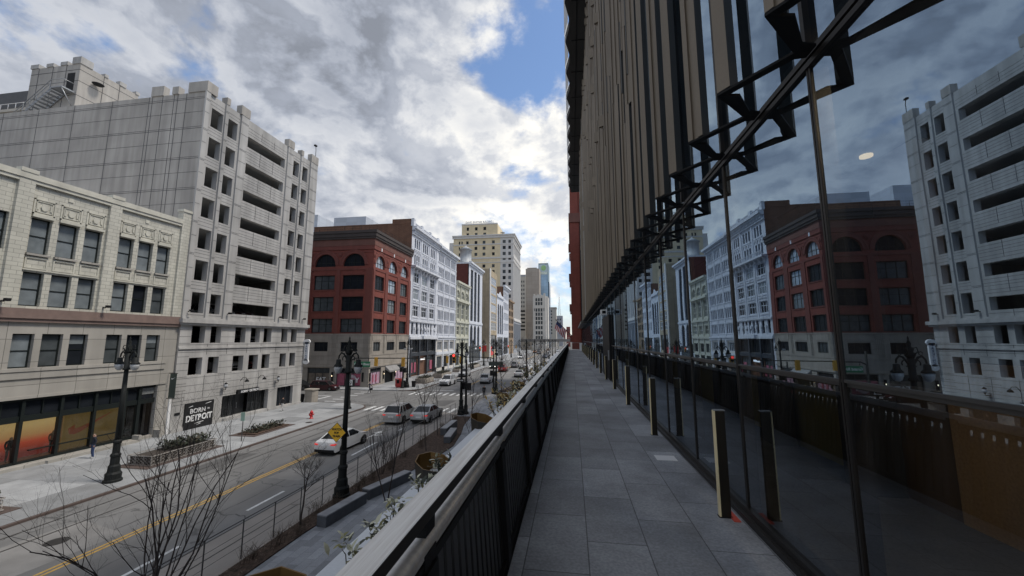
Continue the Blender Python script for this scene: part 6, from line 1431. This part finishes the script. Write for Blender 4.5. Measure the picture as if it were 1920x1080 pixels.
# planters on the left sidewalk
def planter(lab, x0, x1, y0, y1, h, ornate, seed):
    r = thing('street_planter', lab, 'planter', ((x0+x1)/2,(y0+y1)/2,G+.13)); z = G+.13
    mb = MB(); mb.box(x0-.45,x1+.35,y0-.5,y1+.5,z,z+.035); mb.build('brick_border', curb_dk, r)
    if ornate:
        mb = MB()
        for a in (y0,y1): mb.box(x0,x1,a-.02,a+.02,z+h-.06,z+h); mb.box(x0,x1,a-.02,a+.02,z+.08,z+.12)
        for a in (x0,x1): mb.box(a-.02,a+.02,y0+.021,y1-.021,z+h-.06,z+h); mb.box(a-.02,a+.02,y0+.021,y1-.021,z+.08,z+.12)
        def scroll(p, u):
            for k in range(2):
                for s in (-1,1): mb.tube([Vector(p)+Vector(u)*s*(.16+.12*math.cos(t))+Vector((0,0,.2+.22*k+.10*math.sin(t))) for t in [i*math.pi/3 for i in range(7)]],.018,3,cap=False)
        n = int((y1-y0)/.62)
        for k in range(n): y = y0+(k+.5)*(y1-y0)/n; scroll((x0,y,z+.05),(0,1,0)); scroll((x1,y,z+.05),(0,1,0)); mb.box(x0-.015,x0+.015,y-.33,y-.30,z+.035,z+h); mb.box(x1-.015,x1+.015,y-.33,y-.30,z+.035,z+h)
        n = int((x1-x0)/.62)
        for k in range(n): x = x0+(k+.5)*(x1-x0)/n; scroll((x,y0,z+.05),(1,0,0)); scroll((x,y1,z+.05),(1,0,0)); mb.box(x-.33,x-.30,y0-.015,y0+.015,z+.035,z+h)
        mb.build('iron_panel', mat('grey_ironwork',(.33,.31,.29),.6,.2,3), r); mb = MB(); mb.box(x0+.1,x1-.1,y0+.1,y1-.1,z+.035,z+h-.1); mb.build('soil_box', mat('planter_inside',(.055,.045,.038),.9,.3,3), r)
    else: 
        mb = MB(); mb.box(x0,x1,y0,y1,z+.035,z+h); mb.build('box', stone_base if h > .3 else mulch_mt, r, bevel=.03)
    rnd = random.Random(seed); hb = MB(); cnt = int((x1-x0)*(y1-y0)*85)
    for k in range(cnt):
        if ornate and rnd.random() < .35: yy_ = rnd.uniform(y0+.3*(y1-y0),y1-.15)
        else: yy_ = rnd.uniform(y0+.35*(y1-y0) if ornate else y0+.15,y1-.15)
        p = Vector((rnd.uniform(x0+.15,x1-.15),yy_,z+h-.08+abs(rnd.gauss(0,.16))+(.22*math.sin(yy_*2.3)**2))); a, e = rnd.uniform(0,6.28), rnd.uniform(-.3,1.2); d = Vector((math.cos(a)*math.cos(e),math.sin(a)*math.cos(e),math.sin(e)))*rnd.uniform(.12,.26); s = d.cross(Vector((0,0,1))).normalized()*.07
        hb.add([p-s*.4,p+d*.5-s,p+d,p+d*.5+s,p+s*.4],[(0,1,2,3,4)],rnd.randrange(3))
    hb.build('hedge', [hedge_gn, mat('hedge_dark',(.018,.024,.015),.8,.3,6), mat('hedge_brown',(.06,.05,.032),.8,.3,6)], r)
planter('ironwork sidewalk planter with dark hedge between the lamp post and the black mural', -31.3,-29.3,24.5,29.6,.72,True,1)
planter('ironwork sidewalk planter cut by the left frame edge', -31.6,-29.3,12.5,17.3,.72,True,2)
planter('flush sidewalk bed of dark shrubs before the shop entrance', -31.1,-29.2,33.6,38.0,.14,False,3)
planter('stone sidewalk planter nearest the red newspaper box', -31.6,-29.4,76.8,81.8,.9,False,4)
planter('stone sidewalk planter topped with green hedge behind the white oncoming car', -32.0,-29.8,88.2,95.5,.9,False,5)
planter('low stone planter far along the left sidewalk before the cream building', -32.2,-30.2,120,128,.8,False,6)
planter('low stone planter beyond the second lamp on the left sidewalk', -32.2,-30.2,104,110,.8,False,7)
# ------------------------------------------------------------------ vehicles (built facing +y, origin on the ground)
CARS = {
 'sedan': dict(L=4.9, W=.93, prof=[(-2.42,.34),(-2.46,.62),(-2.40,.98),(-2.2,1.03),(-1.72,1.05),(.95,.99),(1.9,.86),(2.32,.72),(2.46,.50),(2.40,.26)], cab=(-1.95,1.10,-.98,.18,1.0,1.46), wy=1.43, wr=.34),
 'suv':   dict(L=4.6, W=.94, prof=[(-2.25,.38),(-2.32,.60),(-2.30,1.05),(-2.22,1.12),(-1.9,1.12),(1.0,1.10),(1.85,1.02),(2.2,.88),(2.32,.60),(2.26,.32)], cab=(-2.24,1.10,-1.80,.30,1.08,1.70), wy=1.35, wr=.37),
 'van':   dict(L=5.1, W=.97, prof=[(-2.5,.36),(-2.56,.6),(-2.54,1.1),(-2.4,1.14),(-1.9,1.14),(1.25,1.08),(2.0,.96),(2.4,.8),(2.55,.55),(2.48,.28)], cab=(-2.46,1.45,-2.15,.50,1.08,1.76), wy=1.52, wr=.36),
}
def car(label, kind, pm, loc, rz=0., brake=False, head=False, group=None, cat='car', lower=None, s=1.1):
    D = CARS[kind]; W = D['W']; r = thing('parked_car' if 'parked' in label else 'car', label, cat, (0,0,0), group); pr = D['prof']; zb = .24
    def hw(y, z):
        k = W
        if z < .4: k *= .95
        if z > .93: k *= .93
        ay = abs(y)/(D['L']/2)
        if ay > .86: k *= 1-.10*((ay-.86)/.14)
        return k
    mb = MB(); ring = pr+[(pr[-1][0]-.15,zb),(pr[0][0]+.12,zb)]; n = len(ring)
    cols_ = (-1,-.72,0,.72,1)
    vs = []
    for c in cols_:
        for (y, z) in ring:
            crown = (.035*(1-c*c)) if z > .7 else 0
            yo = (.05*(1-c*c))*(1 if y > 0 else -1) if abs(y) > 2.1 else 0
            vs.append((c*hw(y,z), y+yo, z+crown))
    fs = []
    for i in range(4):
        for k in range(n): fs.append((i*n+k, i*n+(k+1)%n, (i+1)*n+(k+1)%n, (i+1)*n+k))
    mb.add(vs, fs, 0, True)
    # sides, split into three bands so that they stay flat
    for c, o in ((-1,0),(1,4*n)):
        mb.add([vs[o+k] for k in range(n)], [tuple(range(n))], 0)
    body = mb.build('body', pm, r, bevel=.035)
    y0, y1, y2, y3, z0, z1 = D['cab']; wb, wt = W*.90, W*.70
    B_ = [(-wb,y0,z0),(wb,y0,z0),(wb,y1,z0),(-wb,y1,z0)]; T_ = [(-wt,y2,z1),(wt,y2,z1),(wt,y3,z1),(-wt,y3,z1)]
    mb = MB(); mb.add(B_+T_, [(0,1,5,4),(1,2,6,5),(2,3,7,6),(3,0,4,7),(4,5,6,7)]); mb.build('windows', car_glass, r)
    mb = MB(); mb.prism([(-wt-.03,y2-.05),(wt+.03,y2-.05),(wt+.03,y3+.05),(-wt-.03,y3+.05)],z1-.02,z1+.045)
    for k in range(4): mb.tube([B_[k],T_[k]],.05,5)
    for sx in (-1,1):
        ym = (y0+y1)/2-.1; yt = (y2+y3)/2-.1; mb.tube([(sx*wb,ym,z0),(sx*wt,yt,z1)],.035,4)
        if kind != 'sedan': mb.tube([(sx*wb,y0+.75,z0),(sx*wt,y2+.55,z1)],.05,4)
    mb.build('roof', pm, r, bevel=.02)
    if kind != 'sedan':
        mb = MB(); [mb.box(sx*(wt-.08)-.02,sx*(wt-.08)+.02,y2+.1,y3-.1,z1+.06,z1+.10) for sx in (-1,1)]; mb.build('roof_rail', steel_lt, r)
    mb = MB(); mb.box(-W*.86,W*.86,pr[0][0]-.07,pr[0][0]+.1,.28,.46); mb.build('rear_bumper', lower or black_mt, r); mb = MB(); mb.box(-W*.80,W*.80,pr[-1][0]-.1,pr[-1][0]+.10,.24,.40); mb.build('front_bumper', black_mt, r)
    mb = MB(); mb.box(-W*.62,W*.62,pr[-2][0]-.06,pr[-2][0]+.045,.50,.70); mb.build('grille', black_mt, r)
    for sx in (-1,1):
        mb = MB(); yb = pr[1][0]; zz = .84 if kind == 'sedan' else .95
        mb.extr([(sx*W*.58,yb-.055,zz-.04),(sx*W*.90,yb+.02,zz-.07),(sx*W*.955,yb+.25,zz),(sx*W*.92,yb+.02,zz+.06),(sx*W*.58,yb-.055,zz+.03)],(0,.05,0)); mb.build('tail_light', tail_light if brake else mat('tail_lens',(.22,.012,.012),.25,0), r)
        mb = MB(); yb = pr[-3][0]; zz = pr[-3][1]-.02; mb.extr([(sx*W*.52,yb+.13,zz-.10),(sx*W*.88,yb-.0,zz-.08),(sx*W*.86,yb-.05,zz+.05),(sx*W*.52,yb+.08,zz+.02)],(0,.06,0)); mb.build('headlight', head_light if head else mat('headlamp_lens',(.5,.52,.55),.1,0), r)
        mb = MB(); mb.box(sx*W*.98,sx*(W+.14),y1-.52,y1-.40,z0-.02,z0+.12); mb.build('mirror', pm, r)
        for wy in (-D['wy'],D['wy']):
            mb = MB(); mb.lathe([(D['wr']+.07,0),(D['wr']+.07,.005)],n=18); mb.v = [(sx*(W+.004)+sx*z*.2,wy+x,D['wr']+y) for x, y, z in mb.v]; mb.build('wheel_arch', black_mt, r)
            mb = MB(); mb.lathe([(D['wr']-.09,-.11),(D['wr'],-.10),(D['wr'],.10),(D['wr']-.09,.11)],n=18); mb.v = [(sx*(W-.085)+z,wy+x,D['wr']+y) for x, y, z in mb.v]; w_ = mb.build('wheel', tyre_mt, r)
            mb = MB()
            for k in range(5): a = k*math.tau/5; c_, s_ = math.cos(a), math.sin(a); mb.extr([(sx*(W+.028),wy+.05*s_-.0*c_,D['wr']-.05*c_),(sx*(W+.028),wy-.05*s_,D['wr']+.05*c_),(sx*(W+.028),wy+.23*c_-.035*s_,D['wr']+.23*s_+.035*c_),(sx*(W+.028),wy+.23*c_+.035*s_,D['wr']+.23*s_-.035*c_)],(sx*.015,0,0))
            mb.lathe([(.0,0),(.0,.001)],n=3) if False else None
            mb.build('rim', rim_mt, w_)
    mb = MB(); mb.box(-W*.80,W*.80,pr[0][0]+.25,pr[-1][0]-.3,.10,.26); mb.build('underbody_shade', black_mt, r)  # black box added to deepen the contact shadow below the car
    mb = MB(); mb.box(-.26,.26,pr[1][0]-.075,pr[1][0]-.05,.62 if kind == 'sedan' else .72,.76 if kind == 'sedan' else .86); mb.build('licence_plate', sign_wht, r)
    r.location = (loc[0],loc[1],loc[2] if len(loc) > 2 else G+.005); r.rotation_euler = (0,0,rz); r.scale = (s,s,s)
    return r
white, silver, pearl = paint('white',(.72,.73,.74)), paint('silver',(.44,.45,.46),.1), paint('pearl',(.60,.62,.63),.1)
greyc, darkc, redc, maroonc, greenc, bluec, blackc = paint('grey',(.22,.22,.23),.15), paint('charcoal',(.035,.037,.042),.2), paint('red',(.25,.02,.02)), paint('maroon',(.055,.012,.016)), paint('dark_green',(.04,.06,.05),.2), paint('slate_blue',(.12,.15,.19),.2), paint('black',(.012,.012,.014))
PI = math.pi
car('white sedan with lit tail lamps driving behind the yellow warning sign', 'sedan', white, (-19.1,31.6), R(-2), True, s=1.03)
car('silver-grey crossover with roof rails waiting at the nearer crosswalk', 'suv', silver, (-19.05,42.7), 0, True, lower=silver)
car('silver sedan waiting in the right lane at the nearer crosswalk', 'sedan', silver, (-16.3,43.6), 0, True)
car('white crossover driving away just past the second crossing', 'suv', pearl, (-17.65,81.2), 0)
car('white sport utility vehicle driving towards the viewer past the sidewalk planters', 'suv', white, (-24.55,76.4), PI)
car('silver-grey crossover stopped behind the oncoming white vehicle', 'suv', silver, (-26.1,94.5), PI)
car('dark green car with lit headlights coming down the left lane', 'sedan', greenc, (-24.1,121.5), PI, head=True)
car('red car driving away beyond the second lamp post', 'suv', redc, (-19.3,110), 0, True)
car('dark grey car driving away behind the bare street tree', 'suv', greyc, (-18.2,126), 0)
car('maroon minivan standing in the side street by the red brick corner', 'van', maroonc, (-43.4,64.9), -PI/2+.05, cat='minivan', s=.93)
car('black car half hidden by the garage corner in the side street', 'sedan', blackc, (-48.6,65.2), -PI/2)
car('silver parked car nearest the golden shrubs on the right', 'sedan', silver, (-12.7,95.5), 0)
car('black parked car second in the right kerb row', 'suv', blackc, (-12.7,102), 0)
car('white parked car third in the right kerb row', 'suv', white, (-12.7,110), 0)
car('white parked car fourth in the right kerb row', 'sedan', pearl, (-12.8,117), 0)
car('distant pale car with lit headlights turning at the second side street', 'sedan', white, (-24.1,186), PI, head=True)
for i, (x, y, pm, rz, hd, lab) in enumerate(((-13.0,190,bluec,0,0,'slate blue parked car far up the right kerb'),(-13.0,199,silver,0,0,'silver parked car far up the right kerb'),(-13.0,208,bluec,0,0,'second slate blue parked car far up the right kerb'),(-13.0,218,white,0,0,'white parked car farthest up the right kerb'),
        (-15,262,pearl,0,0,'tiny pale car beyond the parked row'),(-17,286,mat('paint_taxi',(.5,.27,.08),.3,.03),0,0,'tiny orange car before the rail viaduct'),(-23,282,blackc,PI,1,'tiny dark car with headlights before the rail viaduct'),(-20,240,greyc,0,0,'tiny grey car in the middle of the far avenue'),(-24.5,262,mat('paint_orange',(.4,.16,.05),.3,.03),PI,0,'tiny orange-brown car oncoming far up the avenue'),(-10.2,288,white,0,0,'tiny white van at the far right under the viaduct'))):
    car(lab, 'suv' if i % 2 else 'sedan', pm, (x,y), rz, False, bool(hd), s=1.15)
for i, (y, zf, pm, lab) in enumerate(((40.2,2.4,white,'white parked car inside the lowest wide garage opening, left'),(43.0,2.4,maroonc,'maroon parked car inside the lowest wide garage opening, right'),(34.6,2.4,silver,'silver parked car in the lowest left garage opening above the cornice'),
        (40.2,-.66,blackc,'black parked car in the garage row under the cornice'),(44.0,-.66,silver,'silver parked car in the garage row under the cornice'),(42.2,-3.85,white,'pale parked car behind the second garage row up'),(43.9,-3.85,redc,'red parked car behind the second garage row up'))):
    car(lab, 'suv', pm, (-42.2 if i < 3 else -42.4,y,zf-.15 if i < 3 else zf), -PI/2, s=1.05)

# ------------------------------------------------------------------ people
def person(label, loc, rz, top, legs, shoe=(.02,.02,.02), pose='stand', hair=(.02,.015,.012), hat=None, bag=False, s=1.08, name='person', skn=None, cat='person', group=None):
    """one continuous skinned body posed at the joints, then coloured by region"""
    V_, E_, Rr = [], [], []
    def v(p, r, par=None):
        V_.append(p); Rr.append(r)
        if par is not None: E_.append((par, len(V_)-1))
        return len(V_)-1
    w_ = pose == 'walk'; b_ = pose == 'bend'
    lean = .34 if b_ else (.05 if w_ else 0)
    pel = v((0,0,.96),.135); wa = v((0,.03*lean,1.10),.125,pel); ch = v((0,lean*.45,1.30),.15,wa); nk = v((0,lean*.7,1.47),.062,ch); hd = v((0,lean*.85+.015,1.575),.088,nk); ht = v((0,lean*.88+.01,1.68),.092,hd); v((0,lean*.88+.11,1.60),.018,hd)
    for sx in (-1,1):
        sh = v((sx*.185,lean*.6,1.41),.068,ch); sw = sx*(.16 if w_ else .02)
        el = v((sx*.235,lean*.6+sw-.03,1.15),.052,sh); wr = v((sx*.235,lean*.7+sw*1.6+.06+(.12 if b_ else 0),.92),.036,el); pm = v((sx*.235,lean*.7+sw*1.75+.075+(.14 if b_ else 0),.85),.034,wr)
        px, py, pz = V_[pm]
        for k, (dx, l) in enumerate(((-.027,.075),(-.009,.088),(.009,.082),(.027,.062))):
            a = v((px+dx*.3,py+dx,pz-l*.55),.0105,pm); v((px+dx*.3-sx*.012,py+dx+.005,pz-l),.009,a)
        a = v((px-sx*.022,py+.035,pz-.005),.011,wr); v((px-sx*.03,py+.05,pz-.04),.009,a)
        st = -sx*.24 if w_ else 0
        hp = v((sx*.095,0,.90),.092,pel); kn = v((sx*.10,st*.55+.03,.50),.066,hp); an = v((sx*.10,st*1.15-.03-(.05 if w_ and st < 0 else 0),.09+(.06 if w_ and st < 0 else 0)),.045,kn); hl = v((sx*.105,V_[an][1]+.02,.045+(.04 if w_ and st < 0 else 0)),.042,an); v((sx*.115,V_[an][1]+.15,.04),.038,hl)
    me = bpy.data.meshes.new('person'); me.from_pydata(V_, E_, []); o = bpy.data.objects.new('tmp', me); col.objects.link(o)
    sk = o.modifiers.new('skin','SKIN'); sk.use_smooth_shade = True
    for i, d in enumerate(me.skin_vertices[0].data): d.radius = (Rr[i], Rr[i]*(.75 if V_[i][2] > .9 and abs(V_[i][0]) < .1 and V_[i][2] < 1.45 else 1)); d.use_root = (i == 0)
    sb = o.modifiers.new('sub','SUBSURF'); sb.levels = 1; sb.render_levels = 1
    dg = bpy.context.evaluated_depsgraph_get(); m2 = bpy.data.meshes.new_from_object(o.evaluated_get(dg)); bpy.data.objects.remove(o); bpy.data.meshes.remove(me)
    ks = 'c%d' % len(bpy.data.materials)
    mats = [mat('cloth_top_'+ks, top, .85, .15, 9), mat('cloth_legs_'+ks, legs, .85, .15, 9), skn or skin, mat('shoe_'+ks, shoe, .6, .1), mat('hair_'+ks, hair, .8, .2, 20)]
    m2.materials.clear(); [m2.materials.append(q) for q in mats]
    for p in m2.polygons:
        c = p.center; z = c.z; mi = 0
        if z > 1.62 or (z > 1.54 and c.y < lean*.87-.01): mi = 4
        elif z > 1.48: mi = 2
        elif abs(c.x) > .19 and z < .90: mi = 2
        elif z < .10: mi = 3
        elif z < .93: mi = 1
        p.material_index = mi; p.use_smooth = True
    me = m2; me.name = name; r = put(name, me); tag(r, label, cat, group)
    if hat is not None:
        hb = MB(); hb.lathe([(.115,0),(.12,.06),(.09,.13),(.02,.16)],(0,lean*.88+.005,1.66),12); hb.build('hat', mat('hat_'+ks, hat, .85, .1), r)
    if bag: hb = MB(); hb.box(.24,.40,-.02,.32,.45,.80); hb.tube([(.28,.1,.8),(.26,.1,.9),(.3,.15,.8)],.012,4); hb.build('bag', black_mt, r, bevel=.03)
    r.location = loc; r.rotation_euler = (0,0,rz); r.scale = (s,s,s); return r
Z = G+.13
person('person in black coat and trousers standing at the crosswalk with back to the viewer', (-13.35,59.5,G+.10), 0, (.012,.012,.014), (.015,.015,.018), s=1.12)
person('person in navy jacket and blue jeans walking past the lit shop window', (-35.85,25.6,Z), R(160), (.02,.024,.035), (.035,.06,.14), (.4,.4,.4), 'stand', (.16,.13,.10), s=1.06)
person('person in black top and white trousers striding past the pale shop window', (-35.8,45.1,Z), 0, (.02,.02,.022), (.42,.41,.40), (.02,.02,.02), 'walk', s=1.0)
person('person in dark clothes carrying a bag by the red brick corner', (-33.9,63.0,G+.02), R(-30), (.05,.05,.075), (.035,.035,.05), pose='walk', bag=True, s=1.05)
person('person in dark jacket walking before the iron-fronted white building', (-35.1,98.8,Z), 0, (.02,.02,.025), (.03,.03,.04), pose='walk')
for i, (x, y, c, lab) in enumerate(((-12.6,104,(.03,.03,.035),'small dark-clad person beside the right kerb row'),(-11.9,107,(.35,.34,.33),'small pale-jacketed person beside the right kerb row'),(-31.5,150.8,(.03,.03,.04),'small dark-clad person at the second side street corner, left of a pair'),(-30.2,151.4,(.04,.035,.03),'small dark-clad person at the second side street corner, right of a pair'),(-34,158,(.05,.05,.06),'small person crossing the second side street'))):
    person(lab, (x,y,G+.12), 0, c, (.03,.03,.035), pose='walk' if i % 2 else 'stand')
mq = mat('mannequin_white', (.55,.53,.50), .4, .05)
person('white-headed mannequin in a dark jacket before the red display, left one', (-38.95,22.8,-8.5), R(-90), (.02,.018,.02), (.16,.15,.15), (.3,.3,.3), hair=(.55,.53,.5), s=1.02, name='mannequin', skn=mq, cat='mannequin')
person('white-headed mannequin in a pale top before the red display, right one', (-39.1,25.2,-8.5), R(-90), (.42,.36,.28), (.03,.03,.03), (.3,.3,.3), hair=(.55,.53,.5), s=1.0, name='mannequin', skn=mq, cat='mannequin')
